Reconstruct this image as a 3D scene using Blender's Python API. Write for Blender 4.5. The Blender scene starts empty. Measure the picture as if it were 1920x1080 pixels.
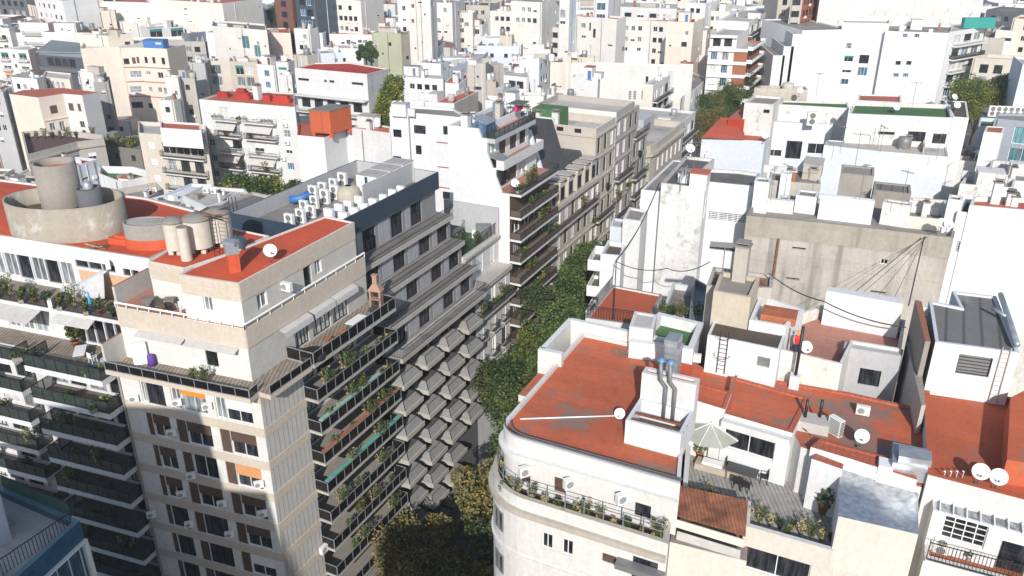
import bpy, math, random
from math import sin, cos, tan, radians, pi, sqrt, atan2, hypot
from mathutils import Vector, Matrix
random.seed(7)
SC = bpy.context.scene
COL = SC.collection
# ---------------------------------------------------------------- camera, sky, sun
F = 1567.0; TH = radians(24.4); CZ = 62.0
cam = bpy.data.cameras.new('camera'); camo = bpy.data.objects.new('camera', cam); COL.objects.link(camo)
camo.location = (0, 0, CZ); camo.rotation_euler = (pi/2 - TH, 0, 0)
cam.sensor_width = 36; cam.lens = 36*F/1920; cam.clip_start = 0.5; cam.clip_end = 4000
SC.camera = camo
W = bpy.data.worlds.new('World'); SC.world = W; W.use_nodes = True
SUN_EL = radians(29); SUN_AZ = radians(184.5)      # compass-like: 0 = +Y, clockwise
nt = W.node_tree; sky = nt.nodes.new('ShaderNodeTexSky'); sky.sky_type = 'NISHITA'; sky.sun_disc = False
sky.sun_elevation = SUN_EL; sky.sun_rotation = SUN_AZ; sky.air_density = 1.0; sky.dust_density = 1.0
nt.nodes['Background'].inputs['Strength'].default_value = 0.14
nt.links.new(sky.outputs[0], nt.nodes['Background'].inputs['Color'])
sl = bpy.data.lights.new('sun', 'SUN'); sl.energy = 4.9; sl.angle = radians(0.5); sl.color = (1, 0.965, 0.92)
so = bpy.data.objects.new('sun', sl); COL.objects.link(so)
sd = Vector((sin(SUN_AZ)*cos(SUN_EL), cos(SUN_AZ)*cos(SUN_EL), sin(SUN_EL)))
so.rotation_euler = sd.to_track_quat('Z', 'Y').to_euler(); so.location = (0, -60, 120)
SC.view_settings.view_transform = 'Standard'; SC.view_settings.look = 'None'
SC.view_settings.exposure = 0.05; SC.view_settings.gamma = 1

# ---------------------------------------------------------------- survey helpers (photo sighting -> metres)
def ray(px, py):
    u = px-960; v = 540-py
    return (u, F*cos(TH)+v*sin(TH), -F*sin(TH)+v*cos(TH))
def P(px, py, z):
    d = ray(px, py); t = (z-CZ)/d[2]; return (d[0]*t, d[1]*t)
def up(px, py, zb, pt):                    # height of a vertical edge whose foot is seen at (px,py,zb) and top at row pt
    X, Y = P(px, py, zb); v = 540-pt
    return CZ + Y*(-F*sin(TH)+v*cos(TH))/(F*cos(TH)+v*sin(TH))
def zat(X, Y, py):
    v = 540-py; return CZ + Y*(-F*sin(TH)+v*cos(TH))/(F*cos(TH)+v*sin(TH))
B0 = (-17.1, 48.5)
def off(o, s):                             # street frame: s along the street, o towards its middle
    a = radians(26); return (B0[0]+o*cos(a)+s*sin(a), B0[1]-o*sin(a)+s*cos(a))
def fr(t, o=0):                            # cross-street frame: t to the west, o towards the viewer
    return (B0[0]+t*sin(radians(-71))+o*sin(radians(199)), B0[1]+t*cos(radians(-71))+o*cos(radians(199)))
def hit(b, dx, dy, px, py):
    d = ray(px, py); nx, ny = dy, -dx
    t = (b[0]*nx+b[1]*ny)/(d[0]*nx+d[1]*ny)
    return ((d[0]*t-b[0])*dx+(d[1]*t-b[1])*dy, CZ+d[2]*t)

# ---------------------------------------------------------------- materials
MATS = {}
def _nodes(name):
    m = bpy.data.materials.new(name); m.use_nodes = True
    return m, m.node_tree, m.node_tree.nodes['Principled BSDF']
def _noise(t, co, scale, vec=(1, 1, 1), detail=4, rough=.6, loc=(0, 0, 0)):
    mp = t.nodes.new('ShaderNodeMapping'); mp.inputs['Scale'].default_value = vec; mp.inputs['Location'].default_value = loc
    n = t.nodes.new('ShaderNodeTexNoise'); n.inputs['Scale'].default_value = scale
    n.inputs['Detail'].default_value = detail; n.inputs['Roughness'].default_value = rough
    t.links.new(co, mp.inputs[0]); t.links.new(mp.outputs[0], n.inputs['Vector']); return n.outputs['Fac']
def _ramp(t, fac, a, b, ca=(0, 0, 0, 1), cb=(1, 1, 1, 1)):
    r = t.nodes.new('ShaderNodeValToRGB'); t.links.new(fac, r.inputs[0])
    r.color_ramp.elements[0].position = a; r.color_ramp.elements[0].color = ca
    r.color_ramp.elements[1].position = b; r.color_ramp.elements[1].color = cb
    return r.outputs[0]
def _mix(t, fac, a, b, kind='MIX'):
    m = t.nodes.new('ShaderNodeMix'); m.data_type = 'RGBA'; m.blend_type = kind
    for s, v in ((m.inputs['Factor'], fac), (m.inputs['A'], a), (m.inputs['B'], b)):
        if isinstance(v, (int, float)): s.default_value = v
        elif isinstance(v, tuple): s.default_value = v if len(v) == 4 else (*v, 1)
        else: t.links.new(v, s)
    return m.outputs['Result']
def _mul(t, a, k):
    m = t.nodes.new('ShaderNodeMath'); m.operation = 'MULTIPLY'; t.links.new(a, m.inputs[0]); m.inputs[1].default_value = k
    return m.outputs[0]
def wall(name, col, dirt=.35, streak=.5, soil=(.16, .15, .13), rough=.88, seed=0, scale=1.0, blot=0.0, drip=0.0):
    """painted render: soft mottling, rain streaks, soot blotches and peeled patches"""
    if name in MATS: return MATS[name]
    m, t, b = _nodes(name); co = t.nodes.new('ShaderNodeTexCoord').outputs['Object']
    L = (seed*7.3, seed*3.1, seed*1.7)
    big = _ramp(t, _noise(t, co, .22*scale, loc=L, detail=5), .42, .78)
    st = _ramp(t, _noise(t, co, 1.0*scale, (1.3, 1.3, .10), loc=L, detail=6, rough=.7), .5, .8)
    fine = _noise(t, co, 3.2, (1, 1, .8), detail=8, rough=.7)
    dk = tuple(c*.55+s*.45 for c, s in zip(col, soil))
    c = _mix(t, _mul(t, big, dirt*.75), col, dk)
    c = _mix(t, _mul(t, st, streak*.75), c, dk)
    f2 = _ramp(t, fine, .3, .75, (.84, .84, .84, 1), (1.05, 1.05, 1.05, 1))
    c = _mix(t, 1.0, c, f2, 'MULTIPLY')
    br = t.nodes.new('ShaderNodeTexBrick'); sx = t.nodes.new('ShaderNodeSeparateXYZ'); cx = t.nodes.new('ShaderNodeCombineXYZ'); ma = t.nodes.new('ShaderNodeMath'); ma.operation = 'SUBTRACT'
    wob = t.nodes.new('ShaderNodeMath'); wob.operation = 'MULTIPLY_ADD'; t.links.new(fine, wob.inputs[0]); wob.inputs[1].default_value = .25
    t.links.new(co, sx.inputs[0]); t.links.new(sx.outputs[0], ma.inputs[0]); t.links.new(sx.outputs[1], ma.inputs[1]); t.links.new(ma.outputs[0], cx.inputs[0]); t.links.new(sx.outputs[2], wob.inputs[2]); t.links.new(wob.outputs[0], cx.inputs[1])
    t.links.new(cx.outputs[0], br.inputs['Vector']); br.offset = .37; br.inputs['Scale'].default_value = 1; br.inputs['Brick Width'].default_value = 5.7; br.inputs['Row Height'].default_value = 2.8
    br.inputs['Mortar Size'].default_value = .035; br.inputs['Mortar Smooth'].default_value = .6; br.inputs['Color1'].default_value = (1, 1, 1, 1); br.inputs['Color2'].default_value = (.90, .90, .895, 1); br.inputs['Mortar'].default_value = (.86, .85, .84, 1)
    c = _mix(t, .55+.4*dirt, c, br.outputs[0], 'MULTIPLY')
    if drip:
        dr = _ramp(t, _noise(t, co, .55, (1, 1, .07), loc=L, detail=7, rough=.65), .50, .66); c = _mix(t, _mul(t, dr, drip), c, soil)
    if blot:
        bl = _ramp(t, _noise(t, co, .8, (1, 1, .8), detail=9, rough=.78, loc=L), .60-.06*blot, .70)
        c = _mix(t, _mul(t, bl, min(1, blot)), c, soil)
    t.links.new(c, b.inputs['Base Color']); b.inputs['Roughness'].default_value = rough
    bp = t.nodes.new('ShaderNodeBump'); bp.inputs['Strength'].default_value = .25; bp.inputs['Distance'].default_value = .03
    t.links.new(fine, bp.inputs['Height']); t.links.new(bp.outputs[0], b.inputs['Normal'])
    MATS[name] = m; return m
def roofm(name, col, patch=(.2, .17, .15), amt=.6, thr=.56, tile=0, lines=None, rough=.85, seed=0):
    if name in MATS: return MATS[name]
    m, t, b = _nodes(name); co = t.nodes.new('ShaderNodeTexCoord').outputs['Object']
    L = (seed*5.3, seed*2.1, 0)
    p = _ramp(t, _noise(t, co, .33, detail=10, rough=.74, loc=L), thr, thr+.07)
    g = _ramp(t, _noise(t, co, .12, detail=4, loc=L), .3, .7, (.78, .78, .78, 1), (1.15, 1.12, 1.1, 1))
    f = _ramp(t, _noise(t, co, 4, detail=6, rough=.7), .3, .7, (.85, .85, .85, 1), (1.08, 1.08, 1.08, 1))
    c = _mix(t, 1.0, col, g, 'MULTIPLY'); c = _mix(t, 1.0, c, f, 'MULTIPLY')
    if tile:
        br = t.nodes.new('ShaderNodeTexBrick'); mp = t.nodes.new('ShaderNodeMapping')
        mp.inputs['Rotation'].default_value = (0, 0, radians(26)); t.links.new(co, mp.inputs[0]); t.links.new(mp.outputs[0], br.inputs['Vector'])
        br.offset = 0; br.inputs['Scale'].default_value = 1; br.inputs['Brick Width'].default_value = tile; br.inputs['Row Height'].default_value = tile
        br.inputs['Mortar Size'].default_value = .03; br.inputs['Color1'].default_value = (1, 1, 1, 1); br.inputs['Color2'].default_value = (.88, .88, .88, 1)
        br.inputs['Mortar'].default_value = (.72, .7, .7, 1); c = _mix(t, 1.0, c, br.outputs[0], 'MULTIPLY')
    if not tile and not lines:
        br = t.nodes.new('ShaderNodeTexBrick'); mp = t.nodes.new('ShaderNodeMapping')
        mp.inputs['Rotation'].default_value = (0, 0, radians(26)); t.links.new(co, mp.inputs[0]); t.links.new(mp.outputs[0], br.inputs['Vector'])
        br.offset = .4; br.inputs['Scale'].default_value = 1; br.inputs['Brick Width'].default_value = 7; br.inputs['Row Height'].default_value = 1
        br.inputs['Mortar Size'].default_value = .02; br.inputs['Color1'].default_value = (1, 1, 1, 1); br.inputs['Color2'].default_value = (.87, .87, .87, 1)
        br.inputs['Mortar'].default_value = (.70, .7, .7, 1); c = _mix(t, .8, c, br.outputs[0], 'MULTIPLY')
        q = _ramp(t, _noise(t, co, .9, detail=8, rough=.8, loc=(L[0]+9, L[1], 0)), .52, .72, (1, 1, 1, 1), (.72, .70, .69, 1)); c = _mix(t, amt, c, q, 'MULTIPLY')
    if lines:
        w = t.nodes.new('ShaderNodeTexWave'); w.bands_direction = 'Y'; mp = t.nodes.new('ShaderNodeMapping')
        mp.inputs['Rotation'].default_value = (0, 0, radians(lines[1])); t.links.new(co, mp.inputs[0]); t.links.new(mp.outputs[0], w.inputs['Vector'])
        w.inputs['Scale'].default_value = lines[0]; w.inputs['Distortion'].default_value = .3
        c = _mix(t, 1.0, c, _ramp(t, w.outputs['Fac'], .02, .12, (.55, .55, .55, 1), (1, 1, 1, 1)), 'MULTIPLY')
    c = _mix(t, _mul(t, p, amt), c, patch)
    t.links.new(c, b.inputs['Base Color']); b.inputs['Roughness'].default_value = rough
    bp = t.nodes.new('ShaderNodeBump'); bp.inputs['Strength'].default_value = .3; bp.inputs['Distance'].default_value = .02
    t.links.new(f, bp.inputs['Height']); t.links.new(bp.outputs[0], b.inputs['Normal'])
    MATS[name] = m; return m
def plain(name, col, rough=.6, metal=0, var=.15, scale=2, alpha=None, spec=None, wave=None, trans=0):
    if name in MATS: return MATS[name]
    m, t, b = _nodes(name); co = t.nodes.new('ShaderNodeTexCoord').outputs['Object']
    f = _ramp(t, _noise(t, co, scale, detail=5), .3, .7, (1-var,)*3+(1,), (1+var*.5,)*3+(1,))
    c = _mix(t, 1.0, col, f, 'MULTIPLY')
    if wave:
        w = t.nodes.new('ShaderNodeTexWave'); w.bands_direction = wave[0]; t.links.new(co, w.inputs['Vector'])
        w.inputs['Scale'].default_value = wave[1]
        c = _mix(t, 1.0, c, _ramp(t, w.outputs['Fac'], .05, .3, (wave[2],)*3+(1,), (1, 1, 1, 1)), 'MULTIPLY')
    t.links.new(c, b.inputs['Base Color'])
    b.inputs['Roughness'].default_value = rough; b.inputs['Metallic'].default_value = metal
    if alpha is not None: b.inputs['Alpha'].default_value = alpha
    if spec is not None: b.inputs['Specular IOR Level'].default_value = spec
    MATS[name] = m; return m
def glassy(name, col, rough=.08, var=.5):
    """window pane: dark room behind a reflecting sheet, curtains seen here and there"""
    if name in MATS: return MATS[name]
    m, t, b = _nodes(name)
    oi = t.nodes.new('ShaderNodeObjectInfo').outputs['Random']; co = t.nodes.new('ShaderNodeTexCoord').outputs['Object']
    n = _noise(t, co, 1.5, (2, 1, .3), detail=3)
    c = _mix(t, _mul(t, _ramp(t, n, .45, .6), var), col, tuple(min(.5, x*2.2+.05) for x in col))
    c = _mix(t, 1.0, c, _ramp(t, oi, 0, 1, (.6, .6, .6, 1), (1.4, 1.4, 1.4, 1)), 'MULTIPLY')
    t.links.new(c, b.inputs['Base Color']); b.inputs['Roughness'].default_value = rough
    b.inputs['Specular IOR Level'].default_value = .45
    MATS[name] = m; return m

WH = wall('white_render', (.70, .705, .71), .25, .5)
WH2 = wall('white_render_worn', (.66, .655, .645), .45, .55, seed=2)
WH3 = wall('white_render_stained', (.68, .665, .64), .5, .5, (.22, .20, .17), seed=3, blot=.9)
WHB = wall('bluish_white_render', (.60, .64, .70), .16, .2, (.3, .33, .38), seed=4)
CREAM = wall('cream_render', (.69, .63, .545), .2, .3, seed=5)
CREAM2 = wall('pale_cream_render', (.69, .67, .63), .35, .5, seed=6)
BEIGE = wall('beige_render', (.58, .50, .41), .12, .15, seed=7)
BEIGE2 = wall('sand_render', (.60, .54, .46), .3, .4, seed=8)
TAN = wall('weathered_tan_render', (.50, .45, .38), .9, 1.1, (.17, .15, .13), seed=9)
CONC = wall('concrete', (.30, .27, .235), .6, .6, (.10, .09, .08), seed=10)
CONCL = wall('pale_concrete', (.47, .44, .39), .6, .6, (.12, .11, .10), seed=11)
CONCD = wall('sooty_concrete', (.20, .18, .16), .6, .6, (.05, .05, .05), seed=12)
GREY = wall('grey_render', (.45, .45, .46), .25, .3, seed=13)
GREYD = wall('dark_grey_render', (.12, .125, .135), .2, .2, (.05, .05, .05), seed=14)
PINK = wall('pinkish_render', (.72, .62, .54), .3, .3, seed=15)
OLIVE = wall('olive_render', (.40, .42, .30), .3, .4, seed=16)
BRICKM = wall('brick_red_render', (.36, .13, .07), .3, .3, (.12, .06, .04), seed=17)
STONE = wall('carved_stone', (.52, .47, .40), .45, .5, seed=18)
STONEG = wall('grey_stone', (.42, .39, .35), .45, .5, seed=19)
NAVY = plain('navy_sheet', (.03, .048, .075), .55, var=.2)
BLUEP = plain('blue_paint', (.05, .16, .42), .5)
SLATE = roofm('slate', (.075, .075, .078), amt=.2, lines=(1.2, 26))
RED = roofm('red_membrane', (.53, .13, .058), (.20, .15, .125), .85, .508, seed=1)
REDB = roofm('bright_red_membrane', (.56, .09, .035), (.24, .10, .07), .5, .62, seed=2)
REDT = roofm('red_tiled_roof', (.50, .135, .075), (.26, .15, .11), .7, .57, tile=.35, seed=3)
REDO = roofm('orange_red_roof', (.55, .13, .055), (.25, .14, .10), .6, .56, seed=4)
REDD = roofm('crimson_roof', (.42, .035, .02), amt=.3, seed=5)
DGREY = roofm('grey_membrane', (.17, .165, .16), (.32, .31, .29), .5, .6, lines=(.32, -64), seed=6)
CGREY = roofm('cement_roof', (.27, .25, .23), (.12, .11, .10), .6, .54, seed=7)
LGREY = roofm('pale_roof', (.48, .46, .43), (.2, .19, .17), .6, .56, seed=8)
GREEN = roofm('green_roof', (.07, .16, .06), (.12, .14, .09), .4, .6, seed=9)
BROWNR = roofm('brown_roof', (.10, .075, .055), (.2, .17, .14), .5, .58, seed=10)
PINKR = roofm('faded_red_roof', (.42, .20, .15), (.30, .22, .18), .6, .55, seed=11)
DECK = plain('deck_boards', (.30, .25, .20), .8, var=.3, wave=('X', 1.1, .45))
RIB = plain('ribbed_panel', (.52, .50, .46), .6, var=.1)
SILVER = plain('silver_foil', (.55, .57, .60), .32, .75, var=.4, scale=3)
STEEL = plain('galvanised_steel', (.42, .44, .46), .4, .5, var=.25)
BLACKM = plain('black_metal', (.02, .02, .022), .5)
GREYM = plain('grey_metal', (.20, .205, .21), .5, .2)
WHITEP = plain('white_paint', (.78, .78, .76), .5, var=.08)
ACW = plain('white_plastic', (.74, .74, .71), .5, var=.1)
RUST = plain('rust', (.20, .075, .04), .85, var=.5, scale=5)
WOODB = plain('brown_shutter', (.11, .065, .043), .7, var=.25, wave=('Z', 3.5, .6))
SHUTW = plain('white_shutter', (.76, .75, .73), .6, var=.08, wave=('Z', 3.5, .8))
SHUTO = plain('orange_shutter', (.62, .30, .13), .7, var=.1, wave=('Z', 3.5, .8))
SHUTR = plain('bright_orange_shutter', (.75, .25, .02), .7, var=.1, wave=('Z', 3.5, .8))
SHUTG = plain('green_awning', (.02, .20, .17), .7, var=.15)
TEAL = plain('teal_cloth', (.02, .35, .30), .8, var=.2)
CURT = plain('curtain', (.60, .60, .57), .9, var=.3, wave=('X', 2.2, .5))
TERRA = plain('terracotta', (.40, .13, .06), .8, var=.3)
CLOTHB = plain('blue_cloth', (.10, .22, .42), .8)
REDC = plain('red_cloth', (.55, .03, .02), .8)
PURP = plain('purple_cloth', (.12, .05, .30), .8)
MAGE = plain('magenta_cloth', (.55, .02, .16), .8)
AWN = plain('grey_awning', (.50, .48, .46), .85, var=.12)
WOODF = plain('orange_wood', (.40, .13, .04), .6, var=.3)
TABLEG = plain('dark_table_top', (.06, .065, .07), .5)
GL = glassy('window_glass', (.014, .016, .02))
GLB = glassy('blue_window_glass', (.04, .08, .13))
GLG = glassy('curtained_glass', (.13, .14, .15), .2, .8)
GLT = glassy('teal_window_glass', (.06, .14, .16))
BALG = plain('smoked_glass', (.015, .013, .013), .06, var=.3, alpha=.93, spec=.35)
BALGG = plain('greenish_glass', (.05, .07, .06), .1, var=.3, alpha=.55, spec=.5)
BFLOOR = plain('balcony_tiles', (.15, .13, .115), .8, var=.3)
BRWM = plain('brown_mesh_panel', (.12, .09, .07), .7, var=.3, alpha=.85)
SOIL = plain('soil', (.05, .035, .025), .95)
def leafm(name, c1, c2):
    m, t, b = _nodes(name); co = t.nodes.new('ShaderNodeTexCoord').outputs['Object']
    g = t.nodes.new('ShaderNodeNewGeometry').outputs['Random Per Island']
    c = _mix(t, _ramp(t, _noise(t, co, .55, detail=5), .38, .62), c1, c2)
    c = _mix(t, 1.0, c, _ramp(t, g, 0, 1, (.55, .55, .55, 1), (1.45, 1.45, 1.35, 1)), 'MULTIPLY')
    t.links.new(c, b.inputs['Base Color']); b.inputs['Roughness'].default_value = .6
    b.inputs['Specular IOR Level'].default_value = .25
    MATS[name] = m; return m
LEAFG = leafm('green_leaves', (.05, .082, .024), (.095, .13, .038))
LEAFD = leafm('dark_leaves', (.025, .046, .014), (.05, .075, .022))
LEAFB = leafm('autumn_leaves', (.12, .115, .036), (.19, .145, .05))
LEAFY = leafm('yellow_green_leaves', (.13, .16, .03), (.24, .23, .04))
LEAFT = leafm('olive_leaves', (.07, .085, .022), (.12, .125, .03))
LEAFS = leafm('straw_leaves', (.30, .24, .11), (.40, .33, .17))
BARK = plain('bark', (.10, .075, .05), .9, var=.4)

# ---------------------------------------------------------------- mesh collecting
class MB:
    def __init__(s): s.v = []; s.f = []; s.m = []; s.mats = []; s.smooth = []
    def mi(s, mat):
        if mat not in s.mats: s.mats.append(mat)
        return s.mats.index(mat)
    def add(s, vs, fs, mat, sm=False):
        o = len(s.v); s.v += [tuple(p) for p in vs]; k = s.mi(mat)
        for f in fs: s.f.append(tuple(i+o for i in f)); s.m.append(k); s.smooth.append(sm)
    def box(s, c, d, mat, rz=0, base=False):
        """c centre (or base centre), d full sizes"""
        x, y, z = d[0]/2, d[1]/2, d[2]/2; cz = c[2]+(z if base else 0); ca, sa = cos(rz), sin(rz)
        vs = []
        for dz in (-z, z):
            for dx, dy in ((-x, -y), (x, -y), (x, y), (-x, y)):
                vs.append((c[0]+dx*ca-dy*sa, c[1]+dx*sa+dy*ca, cz+dz))
        s.add(vs, [(3, 2, 1, 0), (4, 5, 6, 7), (0, 1, 5, 4), (1, 2, 6, 5), (2, 3, 7, 6), (3, 0, 4, 7)], mat); return s
    def prism(s, pts, z0, z1, mat, top=None, bottom=True):
        n = len(pts); vs = [(p[0], p[1], z0) for p in pts]+[(p[0], p[1], z1) for p in pts]
        s.add(vs, [(i, (i+1) % n, (i+1) % n+n, i+n) for i in range(n)], mat)
        s.add([(p[0], p[1], z1) for p in pts], [tuple(range(n))], top or mat)
        if bottom: s.add([(p[0], p[1], z0) for p in pts], [tuple(range(n))[::-1]], mat)
        return s
    def tube(s, pts, r, mat, n=6, cap=True):
        pts = [Vector(p) for p in pts]; rings = []
        for i, p in enumerate(pts):
            d = (pts[min(i+1, len(pts)-1)]-pts[max(i-1, 0)]).normalized()
            a = d.orthogonal().normalized() if abs(d.z) > .99 else d.cross(Vector((0, 0, 1))).normalized()
            b = d.cross(a); rr = r[i] if isinstance(r, (list, tuple)) else r
            rings.append([p+a*cos(2*pi*k/n)*rr+b*sin(2*pi*k/n)*rr for k in range(n)])
        vs = [v for ring in rings for v in ring]; fs = []
        for i in range(len(pts)-1):
            for k in range(n): fs.append((i*n+k, i*n+(k+1) % n, (i+1)*n+(k+1) % n, (i+1)*n+k))
        if cap: fs += [tuple(range(n))[::-1], tuple((len(pts)-1)*n+k for k in range(n))]
        s.add(vs, fs, mat, n > 5); return s
    def bar(s, a, b, w, mat): return s.tube([a, b], w/1.41, mat, 4)
    def lathe(s, prof, mat, c=(0, 0, 0), n=24, sy=1.0, smooth=True):
        vs = []; fs = []
        for r, z in prof:
            for k in range(n): vs.append((c[0]+r*cos(2*pi*k/n), c[1]+r*sy*sin(2*pi*k/n), c[2]+z))
        for i in range(len(prof)-1):
            for k in range(n): fs.append((i*n+k, i*n+(k+1) % n, (i+1)*n+(k+1) % n, (i+1)*n+k))
        s.add(vs, fs, mat, smooth); return s
    def disc(s, r, z, mat, c=(0, 0, 0), n=24, sy=1.0):
        s.add([(c[0]+r*cos(2*pi*k/n), c[1]+r*sy*sin(2*pi*k/n), c[2]+z) for k in range(n)], [tuple(range(n))], mat); return s
    def leaves(s, n, ctr, rad, size, mat, shell=.35, rnd=random):
        for _ in range(n):
            th = rnd.uniform(0, 2*pi); cz = rnd.uniform(-1, 1); q = sqrt(1-cz*cz)
            r = (shell+(1-shell)*rnd.random())**.5
            p = Vector((ctr[0]+rad[0]*q*cos(th)*r, ctr[1]+rad[1]*q*sin(th)*r, ctr[2]+rad[2]*cz*r))
            a = Vector((rnd.gauss(0, 1), rnd.gauss(0, 1), rnd.gauss(0, .7))).normalized(); b = a.orthogonal().normalized()
            if rnd.random() < .5: b = a.cross(b)
            k = size*rnd.uniform(.6, 1.3)
            s.add([p-a*k, p+b*k*.6, p+a*k, p-b*k*.6], [(0, 1, 2, 3)], mat)
        return s
    def mesh(s, name):
        me = bpy.data.meshes.new(name); me.from_pydata(s.v, [], s.f)
        for m in s.mats: me.materials.append(m)
        me.polygons.foreach_set('material_index', s.m); me.polygons.foreach_set('use_smooth', s.smooth); me.update(); return me
    def obj(s, name, parent=None, label=None, loc=None):
        if not s.f: return None
        return link(name, s.mesh(name), parent, label, loc)
def link(name, data, parent=None, label=None, loc=None, rz=0):
    o = bpy.data.objects.new(name, data); COL.objects.link(o)
    if parent is not None:
        o.parent = parent
        if loc is None and parent.type == 'EMPTY' and parent.get('world_mesh'): loc = -Vector(parent.location)
    if loc is not None: o.location = loc
    o.rotation_euler.z = rz
    if label: o['label'] = label
    return o
ALL = {}
def tag(o, label, cat=None, group=None, kind=None):
    if label: o['label'] = label
    if cat: o['category'] = cat
    if group: o['group'] = group
    if kind: o['kind'] = kind
    if cat:
        k = (label, group)
        ALL[label] = ALL.get(label, 0)+1
    return o
def empty(name, loc, label, cat, group=None, rz=0, world=False):
    o = bpy.data.objects.new(name, None); COL.objects.link(o); o.location = loc; o.rotation_euler.z = rz
    o.empty_display_size = .3
    if world: o['world_mesh'] = 1
    return tag(o, label, cat, group)
def structure(name, mb): return tag(mb.obj(name), None, None, None, 'structure')

# ---------------------------------------------------------------- windows
WC = {}
WST = {  # pane, shutter material, shutter fraction, mullions, rows, frame material
 'p': (GL, None, 0, 1, 0, WHITEP), 'p2': (GLB, None, 0, 2, 0, WHITEP), 'g': (GLG, None, 0, 1, 0, WHITEP), 't': (GLT, None, 0, 1, 0, WHITEP),
 'd': (GL, None, 0, 0, 0, GREYM), 'd2': (GL, None, 0, 1, 0, BLACKM), 'd3': (GL, None, 0, 2, 1, BLACKM), 'bars': (GL, None, 0, 4, 1, BLACKM),
 'bs': (GL, WOODB, .45, 1, 0, WHITEP), 'os': (GL, SHUTO, .5, 1, 0, WHITEP), 'rs': (GLG, SHUTR, .3, 1, 0, WHITEP),
 'ws': (GL, SHUTW, .5, 1, 0, WHITEP), 'wf': (GL, SHUTW, .88, 1, 0, WHITEP), 'bf': (GL, WOODB, 1.0, 0, 0, WHITEP), 'of': (GL, SHUTO, .8, 1, 0, WHITEP),
 'grid': (GL, None, 0, 3, 3, WHITEP), 'gridb': (GLG, None, 0, 3, 4, WHITEP), 'cur': (CURT, None, 0, 1, 0, WHITEP), 'cur2': (CURT, None, 0, 3, 0, BLACKM),
 's': (GLG, None, 0, 2, 0, GREYM), 'slot': (GL, None, 0, 0, 0, CONC), 'lou': (GREYM, None, 0, 0, 5, BLACKM),
 'v': (GREYM, None, 0, 0, 0, CONC), 'w2': (GLG, None, 0, 1, 1, WHITEP), 'gs': (GL, SHUTG, .3, 1, 0, WHITEP),
}
def winmesh(w, h, st):
    k = (round(w, 2), round(h, 2), st)
    if k in WC: return WC[k]
    pane, sh, fr_, mu, ro, fm = WST[st]; a = MB(); t = .055; x, z = w/2, h/2
    a.box((0, 0, z-t/2), (w, .08, t), fm); a.box((0, 0, -z+t/2), (w, .08, t), fm)
    for sx in (-1, 1): a.box((sx*(x-t/2), 0, 0), (t, .08, h-2*t), fm)
    for i in range(mu): a.box((-x+w*(i+1)/(mu+1), .004, 0), (.045, .065, h-2*t), fm)
    for i in range(ro): a.box((0, .008, -z+h*(i+1)/(ro+1)), (w-2*t, .05, .035), fm)
    b = MB(); b.add([(-x+t, .03, -z+t), (x-t, .03, -z+t), (x-t, .03, z-t), (-x+t, .03, z-t)], [(0, 1, 2, 3)], pane)
    c = None
    if sh: c = MB(); c.box((0, -.06, z-h*fr_/2), (w-.02, .04, h*fr_-.01), sh)
    WC[k] = (a.mesh('window'), b.mesh('pane'), c.mesh('shutter') if c else None); return WC[k]
_merged = {}
def winmerged(w, h, st):
    k = (round(w, 2), round(h, 2), st)
    if k in _merged: return _merged[k]
    ms = winmesh(w, h, st); mb = MB()
    for m in ms:
        if m is None: continue
        for p in m.polygons: mb.add([m.vertices[i].co for i in p.vertices], [tuple(range(len(p.vertices)))], m.materials[p.material_index])
    _merged[k] = mb.mesh('window'); return _merged[k]

# ---------------------------------------------------------------- buildings
def area(p): return sum(p[i][0]*p[(i+1) % len(p)][1]-p[(i+1) % len(p)][0]*p[i][1] for i in range(len(p)))/2
def inset(pts, d):
    n = len(pts); out = []
    for i in range(n):
        a, b, c = Vector(pts[i-1]).to_2d(), Vector(pts[i]).to_2d(), Vector(pts[(i+1) % n]).to_2d()
        e1 = (b-a).normalized(); e2 = (c-b).normalized(); n1 = Vector((-e1.y, e1.x)); n2 = Vector((-e2.y, e2.x))
        k = (n1+n2); kk = max(.25, 1+n1.dot(n2)); q = b+k*d/kk; out.append((q.x, q.y))
    return out
DBG = 0; DBGW = 0
REDCAPS = (REDT, REDD, REDO, REDB, BRICKM)
class Vol:
    def __init__(s, pts, z0, z1, wm, rm, par, pt, cap, em):
        s.pts = pts; s.z0 = z0; s.z1 = z1; s.wm = wm; s.rm = rm; s.par = par; s.pt = pt; s.cap = cap; s.em = em; s.holes = {}
    def edge(s, i):
        a = s.pts[i]; b = s.pts[(i+1) % len(s.pts)]; L = hypot(b[0]-a[0], b[1]-a[1])
        e = ((b[0]-a[0])/L, (b[1]-a[1])/L); return a, e, (e[1], -e[0]), L
    def pt3(s, i, u, z, d=0):
        a, e, n, L = s.edge(i); return Vector((a[0]+e[0]*u+n[0]*d, a[1]+e[1]*u+n[1]*d, z))
    def hit(s, i, px, py):
        a, e, n, L = s.edge(i); return hit(a, e[0], e[1], px, py)
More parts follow.
